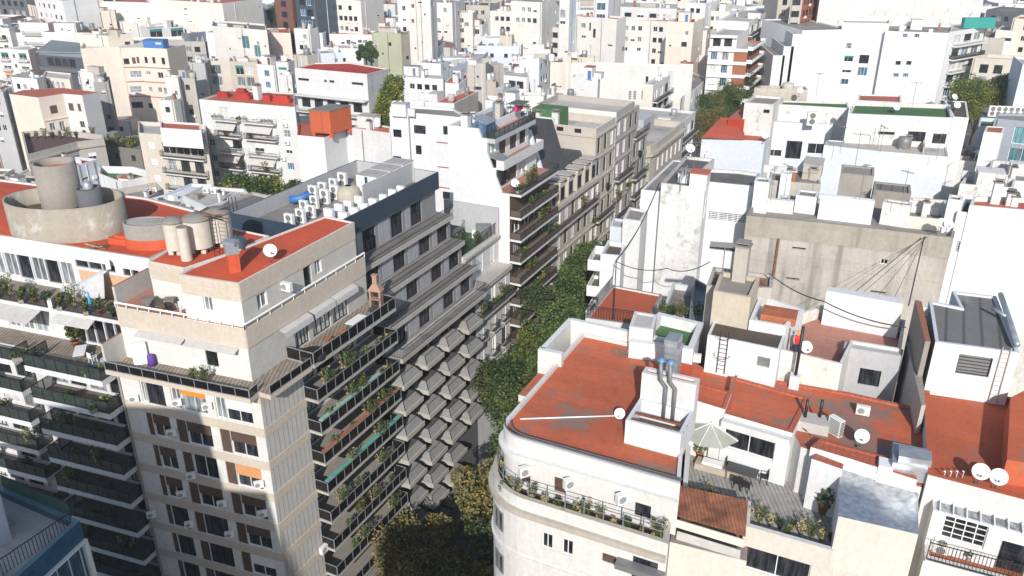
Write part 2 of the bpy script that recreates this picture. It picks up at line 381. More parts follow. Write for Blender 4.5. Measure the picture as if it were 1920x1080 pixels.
class Bld:
    def __init__(s, label, name='apartment_building', cat='building', group=None, near=False):
        s.label = label; s.name = name; s.cat = cat; s.group = group; s.near = near; s.vols = []; s.wins = []; s.extra = []
    def vol(s, pts, z1, z0=0, w=WH, r=CGREY, par=.6, pt=.22, cap=None, em=None):
        pts = [tuple(p[:2]) for p in pts]
        if area(pts) < 0: print('CW polygon', s.label, len(s.vols)); pts = pts[::-1]
        v = Vol(pts, z0, z1, w, r, par, pt, cap, em or {}); s.vols.append(v); return v
    def pv(s, px, z1, z0=0, **k):                 # footprint sighted at height z1
        return s.vol([P(x, y, z1) for x, y in px], z1, z0, **k)
    def win(s, v, i, u, z, w, h, st='p', d=.14, hole=True):
        a, e, n, L = v.edge(i)
        if u-w/2 < .12 or u+w/2 > L-.12 or z+h/2 > v.z1-.1:
            if DBG: print('DROP', s.label[:50], i, round(u, 1), round(L, 1), round(z, 1), v.z1, w)
            return
        if hole:
            for q in v.holes.get(i, []):
                if u-w/2 < q[1] and u+w/2 > q[0] and z-h/2 < q[3] and z+h/2 > q[2]: return
            v.holes.setdefault(i, []).append((u-w/2, u+w/2, z-h/2, z+h/2))
        s.wins.append((v, i, u, z, w, h, st, d if hole else -.05))
    def wpx(s, v, i, lst, w=1.2, h=1.3, st='p'):   # windows sighted by their centre
        global DBG
        for q in lst:
            DBG = DBGW; u, z = v.hit(i, q[0], q[1])
            L = v.edge(i)[3]; ww = min(q[2] if len(q) > 2 else w, L-.3); u2 = min(max(u, ww/2+.13), L-.13-ww/2)
            if abs(u2-u) < 1.6: u = u2
            s.win(v, i, u, z, ww, q[3] if len(q) > 3 else h, q[4] if len(q) > 4 else st)
        DBG = 0
    def grid(s, v, i, us, zs, w=1.2, h=1.4, st='p', skip=0):
        for z in zs:
            for u in us:
                if random.random() < skip: continue
                s.win(v, i, u, z, w, h, random.choice(st) if isinstance(st, (list, tuple)) else st)
    def auto(s, v, i, n, zmin, w=1.1, h=1.2, st=('p', 'ws', 'd', 'g'), skip=.15, top=1.6, step=2.8, m=1.2):
        a, e, nn, L = v.edge(i); z = v.z1-v.par-top; zs = []
        while z > zmin and z > v.z0+1: zs.append(z); z -= step
        n = max(1, min(n, int((L-m)/(w+.7)))); us = [m+(L-2*m)*(k+.5)/n for k in range(n)]
        s.grid(v, i, us, zs, w, h, st, skip)
        rz = atan2(e[1], e[0])
        for z_ in zs[:4]:
            for u in us:
                if random.random() < .13 and u+.9 < L: m_ = MB(); m_.box(v.pt3(i, u+w/2+.1, z_-h/2-.55, .2), (.8, .35, .55), ACW, rz, base=True); s.extra.append(('wall_unit', m_, None))
        if random.random() < .6: m_ = MB(); u = random.choice([.35, L-.35]); m_.bar(v.pt3(i, u, max(0, v.z1-18), .08), v.pt3(i, u, v.z1-.1, .08), .13, random.choice([CONC, GREYM, CONCD])); s.extra.append(('downpipe', m_, None))
    def part(s, name, mb, label=None): s.extra.append((name, mb, label)); return mb
    def scatter(s, v, i, n, dz=14):
        L = v.edge(i)[3]
        if L < 3: return
        for _ in range(n):
            k = random.random(); s.win(v, i, random.uniform(.9, L-.9), v.z1-random.uniform(1.8, dz), *((.5, .5) if k < .35 else (1.3, .35) if k < .5 else (.8, 1.0) if k < .8 else (1.4, 1.2)), random.choice(['d', 'p', 'd2', 'g', 'slot', 'ws']))
        for _ in range(random.choice([0, 1, 1, 2])):
            m = MB(); u = random.uniform(.4, L-.4); m.bar(v.pt3(i, u, v.z1-16, .08), v.pt3(i, u, v.z1-.2, .08), .13, random.choice([CONC, GREYM, WH2, CONCD])); s.extra.append(('downpipe', m, None))
    def band(s, v, i, z, h, d, mat, name='cornice', u0=0, u1=None):
        a, e, n, L = v.edge(i); u1 = L if u1 is None else u1; mb = MB()
        c = v.pt3(i, (u0+u1)/2, z, d/2-.01); mb.box(c, (u1-u0, d+.02, h), mat, atan2(e[1], e[0]), base=True); s.extra.append((name, mb, None))
    def balc(s, v, i, u0, u1, z, dep=1.1, kind='bars', slab=WH2, h=1.0, th=.18, ends=True, floor=None):
        """slab + railing, the railing a sub-part"""
        mb = MB(); a, e, n, L = v.edge(i); rz = atan2(e[1], e[0])
        mb.box(v.pt3(i, (u0+u1)/2, z-th, dep/2), (u1-u0, dep, th), slab, rz, base=True)
        A_ = [v.pt3(i, u0+.05, z+.004, .02), v.pt3(i, u1-.05, z+.004, .02), v.pt3(i, u1-.05, z+.004, dep-.06), v.pt3(i, u0+.05, z+.004, dep-.06)]; mb.add(A_, [(0, 1, 2, 3)], floor or BFLOOR)
        rl = MB(); t = .04
        segs = [((u0+t, dep-t), (u1-t, dep-t))]
        if ends: segs += [((u0+t, 0.02), (u0+t, dep-t)), ((u1-t, .02), (u1-t, dep-t))]
        for (ua, da), (ub, db) in segs:
            A = v.pt3(i, ua, z, da); Bq = v.pt3(i, ub, z, db); D = Bq-A; ln = D.length; r2 = atan2(D.y, D.x); mid = (A+Bq)/2
            if kind == 'solid': rl.box(mid, (ln, .1, h), slab, r2, base=True); continue
            if kind in ('smoke', 'green', 'white', 'brown'):
                fm = {'smoke': STEEL, 'green': BLACKM, 'white': WHITEP, 'brown': BLACKM}[kind]; pm = {'smoke': BALG, 'green': BALGG, 'white': WHITEP, 'brown': BRWM}[kind]
                rl.box(mid+Vector((0, 0, .06)), (ln, .02, h-.12), pm, r2, base=True)
                rl.box(mid+Vector((0, 0, h-.06)), (ln, .06, .05), fm, r2, base=True)
                rl.box(mid+Vector((0, 0, .02)), (ln, .05, .05), fm, r2, base=True)
                k = max(1, round(ln/1.05))
                for q in range(k+1): rl.box(A+D*(q/k)+Vector((0, 0, -.15)), (.05, .07, h+.14), fm, r2, base=True)
            else:
                fm = WHITEP if kind == 'wbars' else BLACKM
                rl.box(mid+Vector((0, 0, h-.04)), (ln, .05, .04), fm, r2, base=True); rl.box(mid+Vector((0, 0, .08)), (ln, .03, .03), fm, r2, base=True)
                k = max(1, round(ln/(.17 if s.near else .28)))
                for q in range(k+1): rl.box(A+D*(q/k)+Vector((0, 0, .08)), (.022 if s.near else .035,)*2+(h-.1,), fm, r2, base=True)
        s.extra.append(('balcony', mb, None, ('railing', rl)))
    def box(s, name, c, d, mat, rz=0, label=None):
        mb = MB(); mb.box(c, d, mat, rz, base=True); s.extra.append((name, mb, label)); return mb
    def chimney(s, x, y, z, w=.6, d=.6, h=1.6, mat=WH2, cap=CONC, rz=-.45):
        mb = MB(); mb.box((x, y, z), (w, d, h), mat, rz, base=True); mb.box((x, y, z+h), (w+.16, d+.16, .1), cap, rz, base=True)
        mb.box((x, y, z+h+.1), (w*.6, d*.6, .16), BLACKM, rz, base=True); mb.box((x, y, z+h+.26), (w, d, .06), cap, rz, base=True); s.extra.append(('chimney', mb, None))
    def done(s):
        v0 = s.vols[0]; cx = sum(p[0] for p in v0.pts)/len(v0.pts); cy = sum(p[1] for p in v0.pts)/len(v0.pts)
        root = empty(s.name, (cx, cy, 0), s.label, s.cat, s.group, world=True); s.root = root; L0 = -Vector(root.location)
        wm = MB(); rm = {}
        for v in s.vols:
            n = len(v.pts)
            for i in range(n):
                a, e, nn, L = v.edge(i); mat = v.em.get(i, v.wm); H = v.holes.get(i, [])
                us = sorted({0, L, *[q for hh in H for q in hh[:2]]}); zs = sorted({v.z0, v.z1, *[q for hh in H for q in hh[2:]]})
                def pp(u, z, d=0): return (a[0]+e[0]*u+nn[0]*d, a[1]+e[1]*u+nn[1]*d, z)
                if not H: wm.add([pp(0, v.z0), pp(L, v.z0), pp(L, v.z1), pp(0, v.z1)], [(0, 1, 2, 3)], mat); continue
                for zi in range(len(zs)-1):
                    zc = (zs[zi]+zs[zi+1])/2; rowH = [h for h in H if h[2] < zc < h[3]]; cu = 0
                    for h in sorted(rowH):
                        if h[0] > cu+1e-4: wm.add([pp(cu, zs[zi]), pp(h[0], zs[zi]), pp(h[0], zs[zi+1]), pp(cu, zs[zi+1])], [(0, 1, 2, 3)], mat)
                        cu = max(cu, h[1])
                    if cu < L-1e-4: wm.add([pp(cu, zs[zi]), pp(L, zs[zi]), pp(L, zs[zi+1]), pp(cu, zs[zi+1])], [(0, 1, 2, 3)], mat)
                for h in H:
                    u0, u1, z0, z1 = h; D = -.26
                    wm.add([pp(u0, z0), pp(u1, z0), pp(u1, z1), pp(u0, z1), pp(u0, z0, D), pp(u1, z0, D), pp(u1, z1, D), pp(u0, z1, D)],
                           [(0, 1, 5, 4), (1, 2, 6, 5), (2, 3, 7, 6), (3, 0, 4, 7), (4, 5, 6, 7)], mat)
            par = v.par; cap = v.cap or v.wm; R = rm.setdefault(id(v.rm), MB())
            if par > .02:
                ins = inset(v.pts, v.pt); capm = MB()
                for i in range(n):
                    j = (i+1) % n; A, Bq, C_, D_ = v.pts[i], v.pts[j], ins[j], ins[i]
                    wm.add([(*A, v.z1), (*Bq, v.z1), (*C_, v.z1), (*D_, v.z1)], [(0, 1, 2, 3)], cap)
                    wm.add([(*D_, v.z1), (*C_, v.z1), (*C_, v.z1-par), (*D_, v.z1-par)], [(0, 1, 2, 3)], cap if cap in REDCAPS else v.wm)
                R.add([(*p, v.z1-par) for p in ins], [tuple(range(n))], v.rm)
            else: R.add([(*p, v.z1) for p in v.pts], [tuple(range(n))], v.rm)
        wm.obj('wall', root)
        for R in rm.values(): R.obj('roof', root)
        for (v, i, u, z, w, h, st, d) in s.wins:
            a, e, nn, L = v.edge(i); loc = v.pt3(i, u, z, -d)+L0; rz = atan2(e[1], e[0])
            if s.near:
                ms = winmesh(w, h, st); o = link('window', ms[0], root, loc=loc, rz=rz); link('pane', ms[1], o)
                if ms[2]: link('shutter', ms[2], o)
            else: link('window', winmerged(w, h, st), root, loc=loc, rz=rz)
        for x in s.extra:
            o = x[1].obj(x[0], root, x[2])
            if len(x) > 3 and o: link(x[3][0], x[3][1].mesh(x[3][0]), o, loc=(0, 0, 0))
        return root
    def onroof(s, v, fx, fy):                    # point on a roof by fractions of its box
        p = v.pts; z = v.z1-v.par
        if len(p) < 4: return Vector((*p[0], z))
        A, B_, C_, D_ = p[0], p[1], p[2], p[3]
        x = (A[0]*(1-fx)+B_[0]*fx)*(1-fy)+(D_[0]*(1-fx)+C_[0]*fx)*fy; y = (A[1]*(1-fx)+B_[1]*fx)*(1-fy)+(D_[1]*(1-fx)+C_[1]*fx)*fy
        return Vector((x, y, z))
    def clutter(s, v, n=3, rz=-.4):
        for _ in range(n):
            q = s.onroof(v, random.uniform(.12, .88), random.uniform(.15, .85)); k = random.random(); R_ = rz+random.choice([0, 0, .1, 1.57])
            if k < .26: s.chimney(q.x, q.y, q.z, random.uniform(.4, .8), random.uniform(.4, .8), random.uniform(.7, 1.9), random.choice([WH2, CONCL, WH, v.wm, BRICKM]), random.choice([CONC, WH2, CONCD]), R_)
            elif k < .40:
                mb = MB(); w, d, h = random.uniform(1.4, 3.6), random.uniform(1.4, 2.6), random.uniform(1.0, 2.3); m = random.choice([WH2, v.wm, v.wm, WH, CONCL])
                mb.box(q, (w, d, h), m, R_, base=True); mb.box(q+Vector((0, 0, h)), (w+.1, d+.1, .08), random.choice([CGREY, REDT, LGREY, m]), R_, base=True)
                if h > 1.9 and random.random() < .5: mb.box(q+Vector((sin(R_)*(d/2+.01)+w*.2*cos(R_), -cos(R_)*(d/2+.01)+w*.2*sin(R_), .05)), (.7, .04, 1.7), random.choice([GREYM, WOODB, BLUEP, WHITEP]), R_, base=True)
                s.extra.append(('roof_house', mb, None))
            elif k < .52:
                mb = MB(); r = random.uniform(.45, .8); h = random.uniform(1.0, 1.6); mb.lathe([(r, .3), (r*1.04, .3+h*.5), (r, .3+h), (r*.3, .4+h), (.02, .42+h)], random.choice([STEEL, GREYM, CONCL, ACW]), tuple(q), 14); mb.box(q, (r*1.4, r*1.4, .3), CONC, R_, base=True); s.extra.append(('roof_tank', mb, None))
            elif k < .66:
                mb = MB(); h = random.uniform(1.2, 3.2); mb.tube([q, q+Vector((0, 0, h))], .035, GREYM, 5); mb.box(q+Vector((0, 0, h*.92)), (.9, .04, .04), GREYM, random.uniform(0, 3)); mb.box(q+Vector((0, 0, h*.8)), (.6, .04, .04), GREYM, random.uniform(0, 3)); s.extra.append(('antenna', mb, None))
            elif k < .8:
                mb = MB(); mb.box(q, (random.uniform(2, 5), .18, random.uniform(.5, 1.2)), random.choice([v.wm, WH2, CONCL]), R_, base=True); s.extra.append(('roof_wall', mb, None))
            elif k < .84:
                mb = MB(); L_ = random.uniform(1.5, 3.5)
                for t in (-1, 1): mb.bar(q+Vector((t*L_/2*cos(R_), t*L_/2*sin(R_), 0)), q+Vector((t*L_/2*cos(R_), t*L_/2*sin(R_), 1.9)), .06, GREYM)
                mb.bar(q+Vector((-L_/2*cos(R_), -L_/2*sin(R_), 1.85)), q+Vector((L_/2*cos(R_), L_/2*sin(R_), 1.85)), .04, GREYM)
                for t in range(3): mb.box(q+Vector(((-.3+.3*t)*L_*cos(R_), (-.3+.3*t)*L_*sin(R_), 1.1)), (L_*.2, .02, .7), random.choice([CLOTHB, WHITEP, CURT, AWN, CURT]), R_, base=True)
                s.extra.append(('washing_line', mb, None))
            else:
                mb = MB(); mb.box(q, (random.uniform(.6, 1.4), random.uniform(.5, 1), random.uniform(.4, .9)), random.choice([CONC, WH2, ACW, ACW, RUST]), R_, base=True); s.extra.append(('vent_box', mb, None))
# ---------------------------------------------------------------- ground, street
g = MB(); g.add([(-900, -200, 0), (1100, -200, 0), (1100, 1600, 0), (-900, 1600, 0)], [(0, 1, 2, 3)], wall('courtyard_paving', (.16, .155, .15), .5, .1, seed=30)); structure('ground', g)
def strip(name, o0, o1, z0, z1, mat, s0=-45, s1=420):
    m = MB(); m.prism([off(o0, s0), off(o1, s0), off(o1, s1), off(o0, s1)], z0, z1, mat, bottom=False); return structure(name, m)
ASPH = roofm('asphalt', (.05, .05, .052), (.08, .08, .08), .5, .55, seed=20)
strip('road', 3.6, 13.8, 0.0, .03, ASPH)
PAVE = roofm('pavement_slabs', (.22, .21, .20), (.12, .12, .11), .5, .57, tile=.6, seed=21)
strip('pavement', 0.0, 3.6, 0, .16, PAVE); strip('pavement', 13.8, 17.4, 0, .16, PAVE)
mk = MB()
for k in range(60): mk.prism([off(8.62, -30+k*6), off(8.78, -30+k*6), off(8.78, -27+k*6), off(8.62, -27+k*6)], .034, .036, WHITEP, bottom=False)
structure('road_marking', mk)

# ---------------------------------------------------------------- props: built once, then copied with their parts
PROTO = {}
def copy_tree(o, parent=None):
    c = o.copy(); COL.objects.link(c)
    if parent is not None: c.parent = parent
    for ch in list(o.children): copy_tree(ch, c)
    return c
def place(kind, loc, rz, label, group=None, scale=1, flip=False):
    mk_, cat, name = KINDS[kind]
    if kind not in PROTO:
        r = empty(name, (0, 0, 0), label, cat, group); mk_(r); PROTO[kind] = r
    else:
        r = copy_tree(PROTO[kind]); tag(r, label, cat, group)
        if group is None and 'group' in r: del r['group']
    r.location = loc; r.rotation_euler = (0, 0, rz); r.scale = (scale,)*3; return r
def mk_ac(r):
    a = MB(); a.box((0, 0, 0), (.85, .32, .6), ACW, base=True); a.box((0, .02, .6), (.87, .34, .02), ACW, base=True); a.obj('casing', r)
    b = MB(); b.add([(-.12+.23*cos(k*pi/10), -.165, .3+.23*sin(k*pi/10)) for k in range(20)], [tuple(range(20))], GREYM)
    for q in range(5): b.box((-.12, -.17, .12+q*.09), (.42, .012, .012), ACW)
    b.obj('fan_grille', r)
    c = MB(); c.box((-.3, .05, -.05), (.05, .4, .05), GREYM, base=True); c.box((.3, .05, -.05), (.05, .4, .05), GREYM, base=True); c.box((0, .2, -.05), (.6, .05, .05), GREYM, base=True); c.obj('bracket', r)
def mk_ac2(r):
    a = MB(); a.box((0, 0, 0), (.95, .36, 1.35), ACW, base=True); a.obj('casing', r)
    for zz in (.38, .98):
        b = MB(); b.add([(.29*cos(k*pi/10), -.185, zz+.29*sin(k*pi/10)) for k in range(20)], [tuple(range(20))], BLACKM)
        for q in range(-3, 4): b.box((0, -.19, zz+q*.08), (.56, .012, .015), ACW)
        b.obj('fan_grille', r)
def mk_acside(r):
    a = MB(); a.box((0, 0, 0), (.4, .95, 1.2), ACW, base=True); a.obj('casing', r)
    b = MB()
    for q in range(9): b.box((0, -.48, .12+q*.12), (.34, .012, .07), BLACKM)
    for q in range(9): b.box((-.205, 0, .12+q*.12), (.012, .8, .07), GREYM)
    b.obj('louvre', r)
def mk_dish(r):
    a = MB(); R = .5; ring = []; n = 20
    prof = [(0.02, .13), (.2, .105), (.36, .06), (.5, 0)]
    m = Matrix.Rotation(radians(118), 4, 'X')
    b = MB(); b.lathe(prof, WHITEP, n=n); b.lathe([(p, z-.012) for p, z in prof], WHITEP, n=n)
    b.v = [(x, -.12+.6*y-.8*(.13-z), 1.0+.8*y+.6*(.13-z)) for x, y, z in b.v]; b.obj('reflector', r)
    c = MB(); c.bar((0, -.1, .62), (0, -.62, 1.02), .04, GREYM); c.box((0, -.62, 1.02), (.12, .1, .12), GREYM); c.obj('receiver_arm', r)
    d = MB(); d.tube([(0, .05, 0), (0, .05, .75), (0, -.05, .95)], .03, GREYM); d.box((0, .05, 0), (.3, .3, .03), GREYM, base=True); d.obj('mast', r)
def mk_tank(r):
    a = MB(); a.lathe([(0.02, 1.75), (.3, 1.72), (.75, 1.5), (.8, 1.42), (.8, .25), (.78, .2), (.02, .2)], STEEL); a.obj('tank_body', r)
    b = MB(); b.lathe([(.02, 1.86), (.25, 1.84), (.27, 1.7)], GREYM); b.obj('lid', r)
    c = MB(); c.box((0, 0, 0), (1.5, 1.5, .2), CONC, base=True); c.obj('plinth', r)
def mk_btank(r):
    a = MB(); a.lathe([(0.02, 1.25), (.2, 1.22), (.62, .95), (.66, .9), (.64, .6), (.66, .55), (.64, .25), (.62, 0)], plain('blue_grey_plastic', (.06, .08, .11), .4)); a.obj('tank_body', r)
    b = MB(); b.lathe([(.02, 1.33), (.2, 1.32), (.21, 1.2)], BLACKM); b.obj('lid', r)
def mk_plant(r, leaf=LEAFG, pot=TERRA, h=1.0, n=150, seed=1):
    rnd = random.Random(seed)
    a = MB(); a.lathe([(.01, .02), (.16, 0), (.22, .34), (.25, .34), (.25, .4), (.2, .4), (.19, .33), (.01, .33)], pot, n=14); a.obj('pot', r)
    b = MB(); b.leaves(n, (0, 0, .35+h*.45), (.42, .42, h*.5), .11, leaf, .05, rnd)
    for k in range(4): b.tube([(0, 0, .3), (rnd.uniform(-.25, .25), rnd.uniform(-.25, .25), .3+h*.8)], .012, BARK, 4)
    b.obj('foliage', r)
def mk_strawp(r): mk_plant(r, LEAFS, CONC, 1.1, 170, 5)
def mk_dplant(r): mk_plant(r, LEAFD, BLACKM, .8, 190, 6)
def mk_yplant(r): mk_plant(r, LEAFT, TERRA, 1.5, 260, 8)
def mk_trough(r):
    a = MB(); a.box((0, 0, 0), (1.6, .35, .32), CONC, base=True); a.obj('planter_box', r)
    b = MB(); rnd = random.Random(4)
    for k in range(5): b.leaves(60, (-.65+k*.33, rnd.uniform(-.08, .08), .5+rnd.uniform(0, .15)), (.28, .28, .32), .1, [LEAFG, LEAFD, LEAFG, LEAFY, LEAFG][k], .1, rnd)
    b.obj('foliage', r)
def mk_trail(r):      # sparse shrub rising over a rail
    rnd = random.Random(9); a = MB(); b = MB()
    for k in range(9):
        x, y = rnd.uniform(-.6, .6), rnd.uniform(-.3, .3); p = Vector((x*.3, y*.3, 0)); pts = [p]
        for q in range(4): p = p+Vector((x*.28+rnd.uniform(-.1, .1), y*.28, rnd.uniform(.3, .5))); pts.append(p.copy()); b.leaves(14, p, (.2, .2, .16), .08, [LEAFG, LEAFT, LEAFD, LEAFS][k % 4], .1, rnd)
        a.tube(pts, .014, BARK, 4)
    a.obj('stem', r); b.obj('foliage', r)
def mk_chair(r, m=WHITEP):
    a = MB(); a.box((0, 0, .42), (.48, .46, .04), m, base=True); a.obj('seat', r)
    b = MB(); b.box((0, .22, .46), (.48, .04, .42), m, base=True); b.obj('backrest', r)
    for sx in (-1, 1):
        c = MB(); c.box((sx*.24, 0, .62), (.04, .46, .03), m, base=True); c.bar((sx*.24, -.2, .42), (sx*.24, -.2, .62), .03, m); c.obj('armrest', r)
        for sy in (-1, 1): d = MB(); d.bar((sx*.2, sy*.2, 0), (sx*.2, sy*.18, .42), .04, m); d.obj('leg', r)
def mk_wchair(r): mk_chair(r, WOODF)
def mk_bchair(r): mk_chair(r, BLACKM)
def mk_table(r, top=TABLEG, L=1.8, w=.9):
    a = MB(); a.box((0, 0, .71), (L, w, .04), top, base=True); a.obj('tabletop', r)
    for sx in (-1, 1):
        for sy in (-1, 1): d = MB(); d.bar((sx*(L/2-.1), sy*(w/2-.1), 0), (sx*(L/2-.1), sy*(w/2-.1), .71), .05, GREYM); d.obj('leg', r)
def mk_wtable(r): mk_table(r, WHITEP, 2.2, 1.0)
def mk_umb(r):
    a = MB(); R = 1.75; n = 8; top = (0, 0, 2.75)
    v = [top]+[(R*cos(2*pi*k/n), R*sin(2*pi*k/n), 2.1) for k in range(n)]+[(R*.93*cos(2*pi*(k+.5)/n), R*.93*sin(2*pi*(k+.5)/n), 2.12) for k in range(n)]
    a.add(v, [(0, 1+k, 1+n+k) for k in range(n)]+[(0, 1+n+k, 1+(k+1) % n) for k in range(n)], plain('sage_canvas', (.36, .37, .33), .85)); a.obj('canopy', r)
    b = MB(); b.tube([(0, 0, 0), (0, 0, 2.85)], .03, GREYM); b.obj('pole', r)
    for k in range(n): c = MB(); c.bar(top, (R*cos(2*pi*k/n), R*sin(2*pi*k/n), 2.13), .03, WHITEP); c.obj('rib', r)
    d = MB(); d.box((0, 0, 0), (.6, .6, .08), CONC, base=True); d.obj('base', r)
def mk_grill(r):
    c = RUSTB = plain('brick_pink', (.36, .22, .17), .8, var=.3)
    a = MB(); 
    for sx in (-1, 1): a.box((sx*.42, 0, 0), (.16, .6, 1.5), c, base=True)
    a.box((0, .25, 0), (.9, .1, 1.5), BLACKM, base=True); a.box((0, 0, .7), (.9, .6, .1), c, base=True); a.obj('grill_body', r)
    b = MB(); b.add([(-.6, -.4, 1.5), (.6, -.4, 1.5), (.6, .4, 1.5), (-.6, .4, 1.5), (-.2, -.15, 2.1), (.2, -.15, 2.1), (.2, .15, 2.1), (-.2, .15, 2.1)], [(3, 2, 1, 0), (0, 1, 5, 4), (1, 2, 6, 5), (2, 3, 7, 6), (3, 0, 4, 7)], c)
    b.obj('hood', r); d = MB(); d.box((0, 0, 2.1), (.38, .3, .7), c, base=True); d.box((0, 0, 2.8), (.5, .4, .08), c, base=True); d.obj('chimney', r)
def mk_antenna(r):
    a = MB(); a.tube([(0, 0, 0), (0, 0, 3.2)], .025, GREYM, 5); a.obj('mast', r)
    b = MB(); b.bar((-.7, 0, 3.0), (.7, 0, 3.1), .03, GREYM)
    for k in range(7): b.bar((-.65+k*.21, -.32+k*.02, 3.0+k*.015), (-.65+k*.21, .32-k*.02, 3.0+k*.015), .02, GREYM)
    b.obj('antenna_array', r)
def mk_flue(r):
    a = MB(); a.tube([(0, 0, 0), (0, 0, 1.6)], .09, STEEL, 10); a.obj('pipe', r)
    b = MB(); b.lathe([(.02, 1.86), (.2, 1.74), (.2, 1.7), (.02, 1.7)], STEEL, n=12); b.obj('cowl', r)
def mk_car(r, body=plain('car_paint', (.35, .36, .38), .3, .4)):
    a = MB(); p = [(-2.1, .35), (-2.1, .75), (-1.4, .88), (-.9, 1.38), (.7, 1.42), (1.25, .95), (2.05, .85), (2.1, .35)]
    n = len(p); vs = [(x, -.85 if z < 1 else -.68, z) for x, z in p]+[(x, .85 if z < 1 else .68, z) for x, z in p]
    a.add(vs, [(i, i+1, i+1+n, i+n) for i in range(n-1)]+[(n-1, 0, n, 2*n-1), tuple(range(n))[::-1], tuple(range(n, 2*n))], body); a.obj('body', r)
    b = MB(); b.add([(1.2, -.7, .98), (1.2, .7, .98), (.74, .62, 1.39), (.74, -.62, 1.39)], [(0, 1, 2, 3)], GL); b.v = [(x+.02, y, z+.02) for x, y, z in b.v]; b.obj('windscreen', r)
    for sx in (-1.3, 1.3):
        for sy in (-.8, .8): w = MB(); w.tube([(sx, sy-.1, .32), (sx, sy+.1, .32)], .32, BLACKM, 14); w.obj('wheel', r)
KINDS = {'ac': (mk_ac, 'air conditioner', 'air_conditioner'), 'ac2': (mk_ac2, 'air conditioner', 'twin_fan_condenser'), 'acs': (mk_acside, 'air conditioner', 'louvred_condenser'),
 'dish': (mk_dish, 'satellite dish', 'satellite_dish'), 'tank': (mk_tank, 'water tank', 'water_tank'), 'btank': (mk_btank, 'water tank', 'plastic_water_tank'),
 'plant': (mk_plant, 'plant', 'potted_plant'), 'splant': (mk_strawp, 'plant', 'potted_grass'), 'dplant': (mk_dplant, 'plant', 'potted_shrub'), 'yplant': (mk_yplant, 'plant', 'potted_tree'),
 'trough': (mk_trough, 'planter', 'planter'), 'trail': (mk_trail, 'plant', 'terrace_shrub'), 'chair': (mk_chair, 'chair', 'garden_chair'), 'wchair': (mk_wchair, 'chair', 'wooden_chair'),
 'bchair': (mk_bchair, 'chair', 'metal_chair'), 'table': (mk_table, 'table', 'terrace_table'), 'wtable': (mk_wtable, 'table', 'white_table'), 'umb': (mk_umb, 'parasol', 'parasol'),
 'grill': (mk_grill, 'grill', 'barbecue_grill'), 'ant': (mk_antenna, 'antenna', 'roof_antenna'), 'flue': (mk_flue, 'flue', 'flue_pipe'), 'car': (mk_car, 'car', 'parked_car')}
def cable(pts, label, r=.03, sag=0, group='cables strung over the roofs', mat=BLACKM):
    q = [Vector(pts[0])]
    for a, b in zip(pts[:-1], pts[1:]):
        a, b = Vector(a), Vector(b); n = 8
        for k in range(1, n+1): t = k/n; q.append(a.lerp(b, t)-Vector((0, 0, 4*sag*t*(1-t))))
    m = MB(); m.tube(q, r, mat, 5); return tag(m.obj('cable'), label, 'cable', group)

# ---------------------------------------------------------------- street trees
def crownmesh(seed, R, H, mats, n=12000, size=.15):
    rnd = random.Random(seed); mb = MB()
    lobes = [(0, 0, H*.12, R*.66)]
    for k in range(13):
        a = rnd.uniform(0, 2*pi); rr = rnd.uniform(.3, .78)*R; lobes.append((rr*cos(a), rr*sin(a), rnd.uniform(-.32, .42)*H, R*rnd.uniform(.22, .42)))
    tot = sum(l[3]**2 for l in lobes)
    for l in lobes:
        m = rnd.choice(mats)
        for q in range(4):
            ox, oy, oz = (rnd.gauss(0, l[3]*.32) for _ in range(3))
            mb.leaves(int(n*l[3]**2/tot/4), (l[0]+ox, l[1]+oy, l[2]+oz), (l[3]*.75, l[3]*.75, l[3]*.62), size, m if rnd.random() < .75 else rnd.choice(mats), .45, rnd)
    return mb.mesh('crown'), lobes
def trunkmesh(lobes, H, seed):
    rnd = random.Random(seed); m = MB(); m.tube([(0, 0, 0), (.1, .05, H*.45), (0, .1, H*.8)], [.28, .2, .13], BARK, 8)
    for l in lobes[1:8]: m.tube([(0.05, .05, H*rnd.uniform(.4, .7)), (l[0]*.5, l[1]*.5, H*.85), (l[0], l[1], H+l[2])], [.12, .08, .03], BARK, 5)
    return m.mesh('trunk')
TREES = {}
def tree(kind, x, y, zc, R, label, group='street trees', name='street_tree', rz=0, z0=0, sc=1.0):
    mats = {'g': [LEAFG, LEAFD, LEAFG], 'b': [LEAFB, LEAFB, LEAFT], 'd': [LEAFD, LEAFD, LEAFG], 'y': [LEAFY, LEAFG, LEAFY], 'm': [LEAFG, LEAFD, LEAFT]}[kind]
    k = (kind, round(R), round(zc-z0))
    if k not in TREES:
        cm, lb = crownmesh(len(TREES)+11, R, R*1.5, mats); TREES[k] = (cm, trunkmesh(lb, zc-z0, 5))
    r = empty(name, (x, y, z0), label, 'tree', group, rz)
    link('trunk', TREES[k][1], r, loc=(0, 0, 0)); link('crown', TREES[k][0], r, loc=(0, 0, zc-z0)); r.scale = (sc,)*3
    return r
